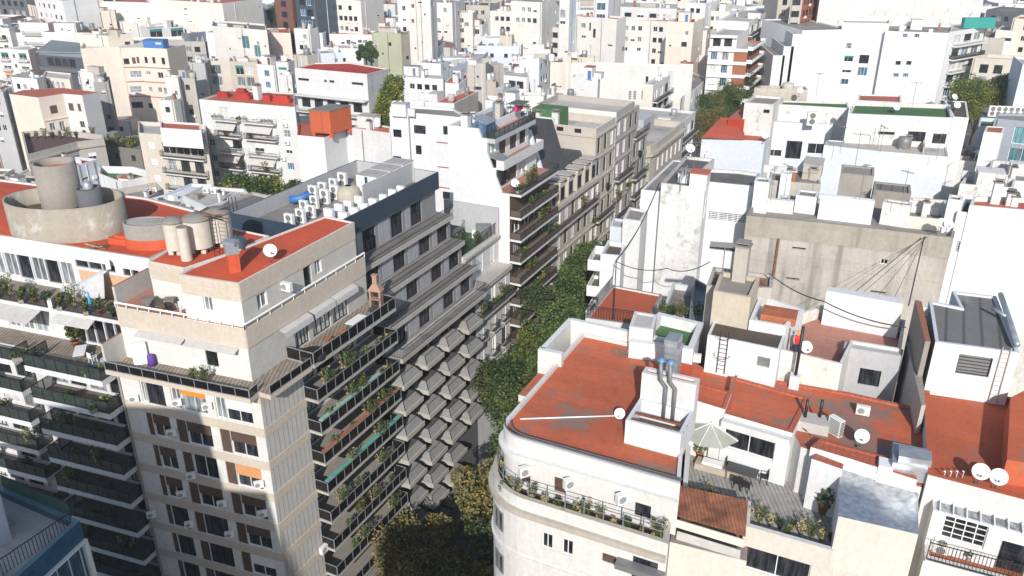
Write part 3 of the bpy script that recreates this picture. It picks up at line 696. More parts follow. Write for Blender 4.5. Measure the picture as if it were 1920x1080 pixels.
# ================================================================ LEFT BLOCK, near: beige corner tower
b = Bld('cream corner apartment tower with beige floor bands, stacked shuttered windows and bright red roof', near=True)
Z = [32.1, 29.3, 26.5, 23.75, 21.0, 18.2, 15.45, 12.7, 9.95, 7.2]
sh = b.vol([fr(12.05), B0, off(0, 4.45), off(-1.3, 4.45), off(-1.3, 15.1), off(-13.5, 15.1), fr(12.05, -15)], 32.3, w=wall('tower_render', (.69, .675, .64), .15, .2, seed=40), r=DECK, par=0)
sh.em = {1: RIB}
PANEL = RIB
for k, z in enumerate(Z):
    if k == 0: b.band(sh, 0, 31.35, .75, .04, BEIGE, 'floor_band'); b.band(sh, 1, 31.35, .75, .04, BEIGE, 'floor_band', 0, 4.5); continue
    b.band(sh, 0, z-.72, .72, .04, BEIGE, 'floor_band'); b.band(sh, 1, z-.72, .72, .04, BEIGE, 'floor_band', 0, 4.5)
# (joints gathered in one strip mesh per flank)
jm = MB(); ee = sh.edge(1)[1]
for k in range(9):
    for z0, z1 in zip(Z[1:], Z[:-1]): jm.box(sh.pt3(1, .3+k*.48, z0+.03, .008), (.035, .02, z1-z0-.78), wall('joint', (.30, .29, .27)), atan2(ee[1], ee[0]), base=True)
b.extra.append(('panel_joints', jm, None))
cols = [(2.75, ['d2', 'bs', 'bs', 'bs', 'd2', 'd2', 'd2', 'd2', 'd2']), (6.0, ['rs', 'bs', 'p', 'bs', 'd2', 'd2', 'd2', 'bs', 'd2']), (9.75, ['ws', 'bs', 'os', 'bs', 'bs', 'ws', 'bs', 'os', 'bs'])]
for u, sts in cols:
    for k, st in enumerate(sts):
        zc = Z[k]-.74-1.0; hh = 1.96
        if k == 0: zc = 31.34-.98; hh = 1.9
        big = u > 3; b.win(sh, 0, u-(1.1 if big else .68), zc, .84 if big else .5, hh, 'bf' if k else 'g'); b.win(sh, 0, u+(.42 if big else .38), zc, 2.15 if big else 1.55, hh, st)
# recessed glazing behind the long balconies and the balconies themselves
for k, z in enumerate(Z[1:], 1):
    for q in range(4): b.win(sh, 3, 1.6+q*2.55, z+1.15, 2.2, 2.0, ['cur2', 'd3', 'cur2', 's'][q])
    b.balc(sh, 3, .02, 10.6, z, 2.45, 'smoke', CONCL, 1.0, .2, floor=CONC)
b.balc(sh, 3, .02, 10.6, 32.32, 2.45, 'smoke', CONCL, 1.0, .25, floor=DECK)
# front terrace at the top of the shaft
tb = MB(); b.balc(sh, 0, 0, 12.05, 32.28, 1.0, 'smoke', BEIGE, .72, .35, ends=True, floor=DECK)
b.balc(sh, 1, 0, 4.4, 32.28, 1.0, 'smoke', BEIGE, .72, .35, ends=False, floor=DECK)
v1 = b.vol([fr(11.9, -1.0), off(-1.3, .85), off(-1.6, 15), off(-12, 15), fr(11.9, -13)], 36.4, 32.3, w=wall('tower_render', (0, 0, 0)), r=PINKR, par=0)
v1.em = {1: PANEL}
b.band(v1, 0, 34.85, 1.5, .06, BEIGE, 'fascia'); b.band(v1, 1, 34.85, 1.5, .06, BEIGE, 'fascia')
for q, (s_, w_, st) in enumerate([(5.6, 1.6, 'cur2'), (8.0, 2.2, 'cur2'), (10.4, 2.0, 'cur2'), (13.3, 1.5, 'd3')]): b.win(v1, 1, s_, 33.5, w_, 2.2, st)
b.win(v1, 0, 7.6, 33.6, 1.0, 1.3, 'bars')
v2 = b.vol([fr(5.9, -1.1), off(-1.4, 1.0), off(-1.6, 14.0), P(610, 405, 39.65), P(360, 500, 39.65)], 39.65, 36.4, w=wall('tower_render', (0, 0, 0)), r=REDB, par=.12, pt=.12)
v2.em = {1: PANEL}
b.band(v2, 0, 38.28, 1.38, .05, BEIGE, 'fascia'); b.band(v2, 1, 38.28, 1.38, .05, BEIGE, 'fascia'); b.band(v2, 4, 38.28, 1.38, .05, BEIGE, 'fascia')
b.wpx(v2, 0, [(390, 570, .7, 1.1, 'g')]); b.wpx(v2, 1, [(492, 563, 1.0, 1.1, 'g'), (597, 500, .8, 1.1, 'g')]); b.win(v2, 1, 6.9, 37.4, .9, 1.6, 'd')
# terrace back wall and raised roof carrying the tanks
v3 = b.vol([P(277, 490, 39.3), P(345, 503, 39.3), P(420, 478, 39.3), P(505, 442, 39.3), P(400, 420, 39.3)], 39.3, 36.4, w=wall('tower_render', (0, 0, 0)), r=REDB, par=.1, pt=.12)
b.band(v3, 0, 38.0, 1.28, .04, BEIGE, 'fascia')
wl = MB(); wl.prism([fr(11.95, -1.05), fr(11.77, -1.05), fr(11.77, -4.6), fr(11.95, -4.6)], 36.4, 37.9, RIB, BRICKM); b.part('parapet_wall', wl); wl = MB(); wl.prism([fr(12.05, 0.9), fr(11.87, 0.9), fr(11.87, -1.0), fr(12.05, -1.0)], 32.3, 34.3, RIB, BRICKM); b.part('parapet_wall', wl)
rl = MB()                     # white rail round the setback
for A, B_ in ((fr(11.85, -.9), off(-1.2, .75)), (off(-1.2, .75), off(-1.5, 14.9))):
    A = Vector((*A, 36.75)); B_ = Vector((*B_, 36.75)); rl.bar(A, B_, .12, WHITEP); D = B_-A
    for k in range(12): rl.bar(A+D*k/11-Vector((0, 0, .36)), A+D*k/11, .05, WHITEP)
b.part('guard_rail', rl)
for u0, u1 in ((1.6, 5.6), (5.8, 10.0)):
    a_, e_, n_, L_ = v1.edge(0); p = [v1.pt3(0, u0, 34.8, .02), v1.pt3(0, u1, 34.8, .02), v1.pt3(0, u1, 34.6, .6), v1.pt3(0, u0, 34.6, .6)]
    aw = MB(); aw.add(p+[q-Vector((0, 0, .06)) for q in p], [(0, 1, 2, 3), (7, 6, 5, 4), (3, 2, 6, 7), (0, 3, 7, 4), (1, 5, 6, 2)], AWN); b.part('awning', aw)
for u0, u1 in ((3.2, 6.4), (6.6, 9.2), (9.3, 12.2)):
    p = [v1.pt3(1, u0, 34.8, .02), v1.pt3(1, u1, 34.8, .02), v1.pt3(1, u1, 34.65, .55), v1.pt3(1, u0, 34.65, .55), v1.pt3(1, u1, 34.25, .6), v1.pt3(1, u0, 34.25, .6)]
    aw = MB(); aw.add(p+[q-Vector((0, 0, .05)) for q in p], [(0, 1, 2, 3), (3, 2, 4, 5), (6, 9, 8, 7), (9, 11, 10, 8)], AWN); b.part('awning', aw)
dp = MB(); dp.bar(sh.pt3(0, .06, 5, .06), sh.pt3(0, .06, 33, .06), .14, CONC); b.part('downpipe', dp)
b.done()
# rooftop pieces on the tower
r_ = empty('roof_chimney', (*P(440, 508, 39.55), 39.5), 'orange red chimney with a grey metal hood on the bright red tower roof', 'chimney')
m = MB(); m.box((0, 0, 0), (.75, .6, 1.35), REDB, .5, base=True); m.obj('shaft', r_); m = MB(); m.box((0, 0, 1.35), (.85, .7, .7), STEEL, .5, base=True); m.prism([(-.55, -.1), (.4, -.5), (.55, .2), (-.35, .55)], 2.05, 2.25, STEEL); m.obj('hood', r_)
place('dish', (*P(508, 492, 39.55), 39.5), .5, 'white satellite dish on the bright red tower roof', 'satellite dishes', .95)
def silo(px, py, z, R, h, label, zl=.6, name='water_silo'):
    x, y = P(px, py, z); r = empty(name, (x, y, z), label, 'water tank', 'concrete water tanks on the left roofs')
    m = MB(); m.lathe([(R, zl), (R, zl+h)], wall('cream_tank_render', (.60, .55, .47), .6, .9, seed=44, drip=.25), n=32); m.disc(R, zl, CONC, n=32); m.obj('tank_wall', r)
    t = MB(); t.lathe([(R, zl+h), (R+.06, zl+h), (R+.06, zl+h+.08), (R*.7, zl+h+.3), (.05, zl+h+.42)], CGREY, n=32); t.obj('lid', r)
    for k in range(4): l = MB(); l.box((R*.6*cos(k*pi/2+.7), R*.6*sin(k*pi/2+.7), 0), (.35, .35, zl), wall('cream_tank_render', (0, 0, 0)), base=True); l.obj('leg', r)
    return r
silo(378, 470, 39.25, 1.0, 2.05, 'fat cream concrete water tank, middle of the three behind the tower terrace', .45)
silo(413, 458, 39.25, 1.0, 2.05, 'cream concrete water tank with a ladder, rearmost beside the tower roof', .45)
silo(334, 474, 39.25, .72, 2.0, 'slimmer cream concrete water tank nearest the terrace wall', .4)
m = MB(); m.lathe([(.4, 0), (.4, 2.5)], wall('cream_tank_render', (0, 0, 0)), n=16); m.disc(.4, 2.5, CGREY, n=16); o = m.obj('standpipe', loc=(*P(351, 486, 39.3), 39.25)); tag(o, 'narrow cream concrete pipe shaft in front of the slimmer water tank', 'pipe')
ld = MB(); X = Vector((*P(408, 478, 39.3), 39.25))
for sx in (-.2, .2): ld.bar(X+Vector((sx, 0, 0)), X+Vector((sx, 0, 2.9)), .04, BLACKM)
for k in range(9): ld.bar(X+Vector((-.2, 0, .3+k*.3)), X+Vector((.2, 0, .3+k*.3)), .03, BLACKM)
tag(ld.obj('ladder'), 'black steel ladder leaning on the cream water tank', 'ladder')
m = MB(); rnd = random.Random(31)
for k in range(9): m.bar((rnd.uniform(-1.6, 1.6), rnd.uniform(-.8, .8), rnd.uniform(2.5, 2.7)), (rnd.uniform(-1.6, 1.6), rnd.uniform(-.8, .8), rnd.uniform(2.5, 3.1)), .07, RUST if k % 2 else BLACKM)
tag(m.obj('pipework', loc=(*P(392, 466, 39.3), 39.25)), 'tangle of rusty pipes lying over the tops of the cream tanks', 'pipes')
place('btank', (*P(447, 470, 39.3), 39.25), 0, 'dark blue plastic water tank behind the hooded chimney', None)
# terrace furniture
GT = 'furniture on the tower terrace'
T0 = 32.33
def sp(o, s, z): x, y = off(o, s); return (x, y, z)
A26 = -radians(26)+pi/2
m = MB(); m.lathe([(.02, .52), (.8, .5), (.95, .42), (.95, 0)], BLACKM, n=20); o = m.obj('covered_tub', loc=sp(.3, 5.4, T0)); tag(o, 'round black covered tub at the near end of the tower terrace', 'tub', GT)
for k, (o_, s_, rz) in enumerate([(.35, 7.4, 2.2), (.45, 8.7, -.9)]): place('wchair', sp(o_, s_, T0), rz, ['orange wooden chair nearer the black tub on the tower terrace', 'orange wooden chair facing the white bench on the tower terrace'][k], GT)
m = MB(); m.box((0, 0, 0), (1.3, .7, .35), WHITEP, A26, base=True); m.box((0, 0, .35), (1.3, .7, .1), CURT, A26, base=True); tag(m.obj('sofa_bench', loc=sp(.75, 7.0, T0)), 'low white cushioned bench beside the orange wooden chairs', 'bench', GT)
place('wtable', sp(.3, 10.8, T0), A26, 'long white table in the middle of the tower terrace', GT, .85)
place('table', sp(.1, 13.3, T0), A26+.3, 'folding dark table in front of the brick barbecue', GT, .6)
place('grill', sp(-.35, 14.5, T0), A26-1.4, 'pinkish brick barbecue with a tapering hood at the far end of the terrace', None)
place('ac', (*v2.pt3(1, v2.hit(1, 528, 523)[0], 0, .35)[:2], 37.5), A26+pi/2+pi, 'white air conditioner under the red tower roof above the blue towels', 'air conditioners on the cream tower')
# scrap on the small roof terrace
m = MB(); rnd = random.Random(3)
for k in range(9): m.box((rnd.uniform(-1.2, 1.0), rnd.uniform(-.7, .7), rnd.uniform(0, .25)), (rnd.uniform(.4, 1.1), rnd.uniform(.2, .7), rnd.uniform(.1, .5)), rnd.choice([CONCD, BARK, CONCL, BLACKM]), rnd.uniform(0, 3), base=True)
tag(m.obj('junk_pile', loc=(*P(300, 574, 36.4), 36.42)), 'heap of dark boards and rubble on the small roof terrace', 'junk')
place('chair', (*P(345, 588, 36.4), 36.42), .6, 'blue and white folding chair beside the junk on the small roof terrace', None)
m = MB(); m.box((0, 0, 0), (1.0, .5, 1.7), WHITEP, radians(19), base=True); m.box((.05, -.26, .1), (.45, .02, 1.5), ACW, radians(19), base=True); tag(m.obj('cupboard', loc=(*fr(10.2, -.6), 32.33)), 'tall white cupboard at the left end of the narrow tower terrace', 'cupboard')
m = MB(); m.lathe([(.02, .9), (.25, .8), (.3, 0), (.02, 0)], PURP, n=10); tag(m.obj('cloth_bundle', loc=(*fr(9.3, -.6), 32.33)), 'purple cloth bundle beside the tall white cupboard', 'cloth')
place('plant', (*fr(5.0, .3), 32.33), 0, 'bare leafy potted plant on the narrow tower terrace, left', None, .8); place('trail', (*fr(4.2, .2), 32.33), 0, 'spindly potted shrub on the narrow tower terrace, right', None, .7)
# long coverings hung on the balcony rails
for (z_, s0, s1, mt, nm, lb, ct) in ((23.75, 4.7, 14.9, TERRA, 'planter_row', 'long terracotta planter row on the third smoked glass balcony', 'planter'), (21.0, 4.7, 14.9, plain('sea_green_cloth', (.10, .38, .30), .8), 'rail_cover', 'sea green strip cover along the fourth smoked glass balcony rail', 'cover'), (26.5, 4.8, 12.5, plain('pale_green_cloth', (.28, .45, .38), .8), 'rail_cover', 'pale green strip cover along the second smoked glass balcony rail', 'cover')):
    m = MB(); m.prism([off(.72, s0), off(1.06, s0), off(1.06, s1), off(.72, s1)], z_+.72, z_+.99, mt); tag(m.obj(nm), lb, ct)
# air conditioners on the front
ACP = [(256, 742, 'beside the top left window'), (336, 749, 'under the orange blind'), (393, 756, 'between the second and third top windows'), (327, 806, 'right of the second left window'), (363, 886, 'under the fourth middle window'),
 (490, 902, 'beside the orange blind on the right column'), (345, 921, 'right of the fourth left window, half in shadow'), (421, 939, 'right of the fifth middle window'), (497, 957, 'beside the brown shutter low on the right column'),
 (289, 959, 'at the shaded left edge, fifth row'), (360, 977, 'right of the fifth left window in shade'), (435, 996, 'at the shadow edge, sixth row')]
for x, y, t in ACP:
    u, z = sh.hit(0, x, y); p = sh.pt3(0, u, z-.3, .32); place('ac', p, radians(-71)+pi/2+pi/2*0+radians(0), 'white air conditioner '+t+' of the cream tower', 'air conditioners on the cream tower', .8)
p = sh.pt3(1, 4.2, 15.2, .3); place('ac', p, A26, 'white air conditioner low on the panelled flank of the cream tower', 'air conditioners on the cream tower')
ORD = ['first', 'second', 'third', 'fourth', 'fifth', 'sixth', 'seventh', 'eighth']
KW = {'plant': 'leafy clay pot plant', 'trough': 'concrete planter box', 'trail': 'sparse tall shrub', 'dplant': 'dark potted shrub', 'yplant': 'yellowish potted tree'}
for fl, n in ((1, 7), (2, 6), (3, 4), (4, 2), (5, 3), (6, 4), (7, 3)):
    for q in range(n):
        kd = random.choice(['plant', 'trough', 'trail', 'dplant', 'yplant', 'trail'])
        place(kd, sp(.75, 5.2+(q+random.uniform(.1, .8))*9.4/n, Z[fl]+.02), A26, '%s, %s from the near end on the %s smoked glass balcony' % (KW[kd], ORD[q], ORD[fl-1]), 'plants on the tower balconies', random.uniform(.8, 1.2))

# ================================================================ LEFT BLOCK: white terraced building left of the tower
b = Bld('white terraced apartment block with dark glass balconies and a red roof carrying round concrete tanks', near=True)
m0 = b.vol([fr(44, -.9), fr(12.2, -.9), fr(12.2, -24), fr(44, -24)], 31.4, w=WH2, r=DECK, par=0)
ZL = [28.7, 25.95, 23.3, 20.6, 17.8, 15.0, 12.3, 9.5]
L44 = 44-12.2
def ul(t): return 44-t
for k, z in enumerate([31.45]+ZL):
    b.balc(m0, 0, ul(19.4), ul(12.25), z, 2.2, 'green', WH, 1.0, .45)
    b.balc(m0, 0, ul(29.5), ul(21.3), z-.35, 1.5, 'green', WH, 1.0, .45)
    if z > 30: continue
    for t in (13.3, 15.2, 17.1, 18.9): b.win(m0, 0, ul(t), z+1.15, 1.55, 1.9, random.choice(['d3', 'cur2', 's', 'd2']))
    for t in (22.5, 24.6, 26.7, 28.6): b.win(m0, 0, ul(t), z+.85, 1.6, 1.8, random.choice(['d3', 'cur', 's', 'd2', 'cur2']))
m1 = b.vol([fr(44, -3.0), fr(12.2, -3.0), fr(12.2, -24), fr(44, -24)], 34.5, 31.4, w=WH, r=DECK, par=0)
for k in range(7): b.win(m1, 0, ul(13.2+k*.98), 32.7, .9, 2.3, 'd')
for t in (22, 23.4, 24.8): b.win(m1, 0, ul(t), 32.7, 1.2, 2.1, 'g')
for t0, t1, o1 in ((15.6, 19.2, 1.5), (20.6, 26, 2.3)):
    p = [m1.pt3(0, ul(t1), 34.4, .02), m1.pt3(0, ul(t0), 34.4, .02), m1.pt3(0, ul(t0), 33.7, o1), m1.pt3(0, ul(t1), 33.7, o1)]
    q = MB(); q.add(p+[x-Vector((0, 0, .05)) for x in p], [(0, 1, 2, 3), (7, 6, 5, 4), (3, 2, 6, 7), (0, 3, 7, 4), (1, 5, 6, 2)], [AWN, GREYM][0]); b.part('awning', q)
b.balc(m1, 0, 6, L44-.05, 34.5, .9, 'bars', WH2, .95, .3)
m2 = b.vol([fr(44, -5.4), fr(12.2, -5.2), fr(11.6, -14.5), fr(22.5, -17), fr(44, -17)], 38.35, 34.5, w=wall('bright_white_render', (.70, .71, .715), .12, .2, seed=50), r=REDB, par=.18, pt=.2, cap=CONCL)
for k in range(5): b.win(m2, 0, ul(20.6+k*1.45), 35.9, 1.35, 2.0, ['g', 'd', 'g', 'd', 'g'][k])
for k in range(5): b.win(m2, 0, ul(27.9+k*1.45), 35.9, 1.35, 2.0, 'g')
q = MB(); q.box(m2.pt3(0, ul(16.2), 34.5, .04), (6.2, .06, 2.0), wall('peach_render', (.62, .40, .25), .1, .1), atan2(m2.edge(0)[1][1], m2.edge(0)[1][0]), base=True); b.part('wall_panel', q)
for k in range(3): b.win(m2, 0, ul(18.9-k*1.3), 37.0, 1.25, .6, 'd')
for k in range(3): b.win(m2, 0, ul(14.6-k*.8), 36.9, .7, .6, 'd')
b.done()
x, y = fr(16.4, -4.4); x2, y2 = fr(19.5, -3.3)
q = MB(); pA = Vector((*fr(16.2, -4.6), 37.2)); pB = Vector((*fr(19.9, -3.5), 35.4)); pC = Vector((*fr(15.6, -3.6), 35.3)); n = 6; vs = []; fs = []
for i in range(n+1):
    for j in range(n+1-i):
        p = pA*(1-i/n-j/n)+pB*(i/n)+pC*(j/n); p = p-Vector((0, 0, 1.6*(i/n)*(j/n)+.8*(1-i/n-j/n)*(i/n+j/n)*.6)); vs.append(p)
idx = {}; c_ = 0
for i in range(n+1):
    for j in range(n+1-i): idx[i, j] = c_; c_ += 1
for i in range(n):
    for j in range(n-i):
        fs.append((idx[i, j], idx[i+1, j], idx[i, j+1]))
        if i+j < n-1: fs.append((idx[i+1, j], idx[i+1, j+1], idx[i, j+1]))
q.add(vs, fs, plain('sail_cloth', (.50, .50, .50), .8), True); o = q.obj('shade_sail'); md = o.modifiers.new('s', 'SOLIDIFY'); md.thickness = .015; tag(o, 'pale grey triangular shade sail over the planted terrace', 'shade sail')
GP = 'plants on the white terraced block'
for k in range(17):
    t = 12.7+k*1.25; kd = ['trough', 'dplant', 'plant', 'trough', 'trail'][k % 5]
    place(kd, (*fr(t, -2.6), 34.55), radians(199)+pi/2, KW[kd]+' on the upper white terrace rail, number %d from the tower' % (k+1), GP)
for (t, o_, z, kd, lb) in [(17.9, -2.2, 31.46, 'yplant', 'tall leafy climber beside the glass doors of the awning terrace'), (13.2, .7, 31.46, 'trough', 'planter of yellow flowers at the corner of the awning terrace'), (20.6, .2, 31.1, 'trough', 'planter at the end of the left awning balcony')]: place(kd, (*fr(t, o_), z), .3, lb, GP, 1.3 if kd == 'yplant' else 1)
for fl in range(7):
    for t0, t1, colm, n in ((13, 18.8, 'corner', 2), (22, 29, 'outer left', 2)):
        for q in range(n):
            kd = random.choice(['dplant', 'plant', 'trail', 'trough']); t = t0+(t1-t0)*(q+random.random()*.8)/n
            place(kd, (*fr(t, .9 if t0 < 20 else .2), ZL[fl]+(.02 if t0 < 20 else -.33)), random.uniform(0, 3), '%s, %s from the right, %s %s balcony below the awning terrace' % (KW[kd], ORD[q], ORD[fl], colm), GP)
place('wtable', (*fr(16.3, -1.0), 31.47), radians(-71)+pi, 'white table with a cloth on the awning terrace', None, .8)
place('chair', (*fr(14.9, -.7), 31.47), 2.6, 'white plastic chair beside the white table on the awning terrace', None)
place('umb', (*fr(13.5, -1.0), 31.0), 0, 'grey cloth sunshade over a white cooler box at the end of the awning terrace', None, .42)
m = MB(); m.box((0, 0, 0), (.8, .5, .4), WHITEP, .3, base=True); m.box((0, 0, .4), (.84, .54, .1), CLOTHB, .3, base=True); tag(m.obj('cooler_box', loc=(*fr(13.6, .3), 31.47)), 'white and blue cooler box by the glass rail of the awning terrace', 'box')
place('ac2', (*fr(19.7, -2.4), 34.1), radians(199)-pi/2+pi, 'white air conditioner with a round fan above the left awning', None, .8)
place('ac', (*fr(16.0, -5.0), 37.2), radians(199)-pi/2-pi/2*0+0, 'white air conditioner below the white parapet near the shade sail', None)
m = MB(); m.lathe([(.01, 1.8), (.05, 1.75), (.16, .7), (.04, .6), (.03, 0)], plain('sky_blue_cloth', (.05, .35, .62), .8), n=8); tag(m.obj('closed_parasol', loc=(*fr(15.9, -2.5), 34.5)), 'furled sky blue parasol at the terrace rail below the shade sail', 'parasol')
# round tanks on the red roof
def round_tank(cx, cy, rx, ry, z, h, label, wallm, par=.5, inner=CGREY, base=None, n=48, rz=0, name='concrete_tank_house'):
    r = empty(name, (cx, cy, z), label, 'water tank', 'concrete water tanks on the left roofs', rz)
    m = MB(); m.lathe([(rx, -.2), (rx, h), (rx-.2, h), (rx-.2, h-par)], wallm, n=n, sy=ry/rx); m.obj('tank_wall', r)
    t = MB(); t.disc(rx-.2, h-par, inner, n=n, sy=ry/rx); t.obj('lid', r)
    if base: q = MB(); q.lathe([(rx+.1, 0), (rx+.04, .75), (rx, .8)], base, n=n, sy=ry/rx); q.obj('skirt', r)
    return r
TANKW = wall('tank_concrete', (.33, .285, .225), .35, .55, (.52, .50, .47), seed=60, blot=1.2, drip=.2)
cxL, cyL = P(28, 425, 38.3); cxR, cyR = P(229, 437, 38.3); cx, cy = (cxL+cxR)/2, (cyL+cyR)/2
round_tank(cx, cy+.4, 4.8, 3.1, 38.2, 2.75, 'very large oval concrete tank enclosure with white patched paint on the red roof', TANKW, 1.3, BROWNR, None, rz=-.12)
x, y = P(118, 372, 40.3); round_tank(x-.2, y+.2, 1.6, 1.6, 39.9, 3.45, 'tall open concrete cylinder with an orange inner rim standing inside the oval enclosure', CONC, .6, REDO)
x, y = P(172, 382, 40.3); r_ = round_tank(x, y, .95, .95, 39.9, 1.75, 'dark green round tank with a bright metal dome inside the oval enclosure', GREYD, .1)
m = MB(); m.lathe([(.4, 1.7), (.4, 2.1), (.3, 2.25), (.02, 2.35)], STEEL, n=20); m.obj('dome', r_)
x, y = P(285, 458, 38.3); round_tank(x, y, 1.9, 1.15, 38.2, 2.0, 'low oval grey concrete tank with a red painted foot beside the cream tanks', CONC, .08, LGREY, REDB)
m = MB(); rnd = random.Random(8)
for k in range(7): m.box((rnd.uniform(-.8, .8), rnd.uniform(-.4, .4), .02+k*.03), (rnd.uniform(1, 2), .12, .04), rnd.choice([BARK, CONCL, WOODF]), rnd.uniform(-.6, .6), base=True)
tag(m.obj('timber_scraps', loc=(*P(185, 466, 38.2), 38.17)), 'loose dark boards lying on the red roof below the oval enclosure', 'boards')
m = MB(); m.box((0, 0, 0), (2.0, 1.0, .5), REDB, -.3, base=True); m.box((.2, 0, .5), (1.4, .7, .2), REDB, -.3, base=True); tag(m.obj('roof_hatch', loc=(*P(232, 455, 38.2), 38.17)), 'red painted stepped hatch between the two oval tanks', 'hatch')

# ================================================================ blue glass building at the bottom left corner
b = Bld('blue and white building with green glass terrace screens at the bottom left corner', near=True)
v = b.vol([P(-75, 1178, 27.5), P(150, 976, 27.5), P(-60, 884, 27.5), P(-400, 1000, 27.5)], 27.5, w=plain('blue_cladding', (.04, .12, .19), .3, var=.35), r=LGREY, par=.5, pt=.35, cap=plain('teal_coping', (.14, .24, .28), .4))
ph = b.vol([P(-330, 1090, 30.5), P(-4, 925, 30.5), P(-14, 880, 30.5), P(-330, 880, 30.5)], 30.5, 26.9, w=WHB, r=LGREY, par=.2)
L = v.edge(0)[3]; b.grid(v, 0, [L-1.9, L-5.2, L-8.5], [24.6, 21.4], 2.9, 2.3, 'p2'); b.band(v, 0, 25.95, .16, .2, WHITEP, 'white_trim'); b.band(v, 0, 20, 5.9, .22, WHITEP, 'white_trim', L-.35, L); b.done()
def screen(p0, p1, z, h, label, mat=None, rail=False):
    a = Vector((*p0, z)); c = Vector((*p1, z)); m = MB(); D = c-a; rz = atan2(D.y, D.x)
    if mat: m.box((a+c)/2, (D.length, .03, h), mat, rz, base=True)
    k = max(2, int(D.length/(.22 if rail else 1.4)))
    for q in range(k+1): m.box(a+D*q/k, (.03, .03, h), BLACKM, rz, base=True)
    m.box((a+c)/2+Vector((0, 0, h)), (D.length, .05, .05), BLACKM, rz, base=True)
    return tag(m.obj('railing'), label, 'railing')
TGL = plain('green_screen_glass', (.06, .16, .11), .15, alpha=.8)
screen(P(10, 922, 27.2), P(136, 975, 27.2), 27.0, 1.5, 'green glass terrace screen on the blue corner building', TGL)
screen(P(-30, 1098, 27.2), P(134, 985, 27.2), 27.0, 1.1, 'black barred railing on the edge of the blue corner building', None, True)
# ================================================================ LEFT STREET FRONT
AE = atan2(cos(radians(26)), sin(radians(26)))
def sv(b, o0, o1, s0, s1, z1, z0=0, **k):   # block in the street frame; edge 0 faces the viewer, edge 1 the street
    return b.vol([off(o0, s0), off(o1, s0), off(o1, s1), off(o0, s1)], z1, z0, **k)
FIB = wall('fibre_cement', (.25, .25, .26), .25, .4, (.12, .12, .13), seed=70)
b = Bld('modern grey block stepping back in glazed terraces with rows of pointed little balconies below', near=True)
SE = 30.6
LV = [(1.4-1.4, 27.4), (-.4, 29.95), (-1.5, 32.45), (-2.8, 34.95)]
v0 = sv(b, -13, 0, 15.2, SE, 27.4, w=wall('dark_fibre_cement', (.13, .13, .135), .25, .4, (.05, .05, .05), seed=71), r=CGREY, par=0)
v1_ = sv(b, -13, -.25, 15.2, SE, 29.95, 27.4, w=FIB, r=CGREY, par=0); v2_ = sv(b, -13, -1.45, 15.2, SE, 32.45, 29.95, w=FIB, r=CGREY, par=0)
v3_ = sv(b, -13, -2.65, 15.2, SE, 34.95, 32.45, w=FIB, r=CGREY, par=0); v4_ = sv(b, -13, -3.85, 12.6, SE-.6, 37.5, 34.95, w=FIB, r=CGREY, par=0)
v5_ = sv(b, -13, -3.5, 12.4, SE-.4, 39.15, 37.5, w=GREY, r=CGREY, par=1.35, pt=.15, cap=NAVY); v5_.em = {0: NAVY, 1: NAVY, 2: NAVY, 3: NAVY}
b.balc(v0, 1, .05, 15.35, 27.4, 1.35, 'bars', CONCL, 1.0, .4, floor=LGREY)
b.balc(v1_, 1, .05, 15.35, 29.95, .45, 'bars', CONCL, 1.0, .45, floor=LGREY)
b.balc(v2_, 1, .05, 15.35, 32.45, .45, 'bars', CONCL, 1.0, .45, floor=LGREY)
b.balc(v3_, 1, .05, 15.35, 34.95, .45, 'bars', CONCL, 1.0, .45, floor=LGREY)
for v, z in ((v1_, 27.4), (v2_, 29.95), (v3_, 32.45), (v4_, 34.95)):
    L = v.edge(1)[3]
    for q in (2.2, 6.3, 10.6, 13.9): b.win(v, 1, q, z+1.15, 1.9, 2.1, 'd3')
    for q in (.6, 4.0, 4.9, 8.1, 9.0, 12.4):
        m = MB(); m.box(v.pt3(1, q, z+.1, .02), (.8, .03, 2.1), plain('pale_cladding_panel', (.33, .33, .34), .6), AE, base=True); b.part('cladding_panel', m)
for k in range(9):
    z = 24.8-2.6*k
    for q in range(4):
        if k >= 5 and q == 3: continue
        u0 = .1+q*3.85; b.win(v0, 1, u0+1.9, z+1.15, 2.3, 2.1, 'd3')
        mb = MB(); a_, e_, n_, L_ = v0.edge(1)
        base = [(u0, 0), (u0, 1.3), (u0+2.95, 1.3), (u0+2.95, 0)]
        P3 = lambda u, d, zz: v0.pt3(1, u, zz, d)
        mb.add([P3(u, d, z-.5) for u, d in base]+[P3(u, d, z-.05) for u, d in base], [(3, 2, 1, 0), (4, 5, 6, 7), (0, 1, 5, 4), (1, 2, 6, 5), (2, 3, 7, 6)], CONCL)
        rl = MB()
        tp = [(u0+.5, .1), (u0+.5, .72), (u0+2.5, .72), (u0+2.5, .1)]; bs = [(u0+.1, .05), (u0+.1, 1.2), (u0+2.85, 1.2), (u0+2.85, .05)]
        rl.add([P3(u, d, z-.05) for u, d in bs]+[P3(u, d, z+.58) for u, d in tp], [(0, 1, 5, 4), (1, 2, 6, 5), (2, 3, 7, 6), (4, 5, 6, 7)], plain('pleated_grey_sheet', (.28, .275, .265), .7, wave=('Z', 3.2, .35)))
        for (u, d), (u2, d2) in zip(bs, tp): rl.bar(P3(u, d, z-.04), P3(u2, d2, z+.6), .05, BLACKM)
        rl.bar(P3(*tp[1], z+.6), P3(*tp[2], z+.6), .05, BLACKM); pass
        for s_ in (-.12, 3.1, 3.4): rl.bar(P3(u0+s_, .05, z), P3(u0+s_, .05, z+1.0), .04, BLACKM)
        b.extra.append(('balcony', mb, None, ('pointed_guard', rl)))
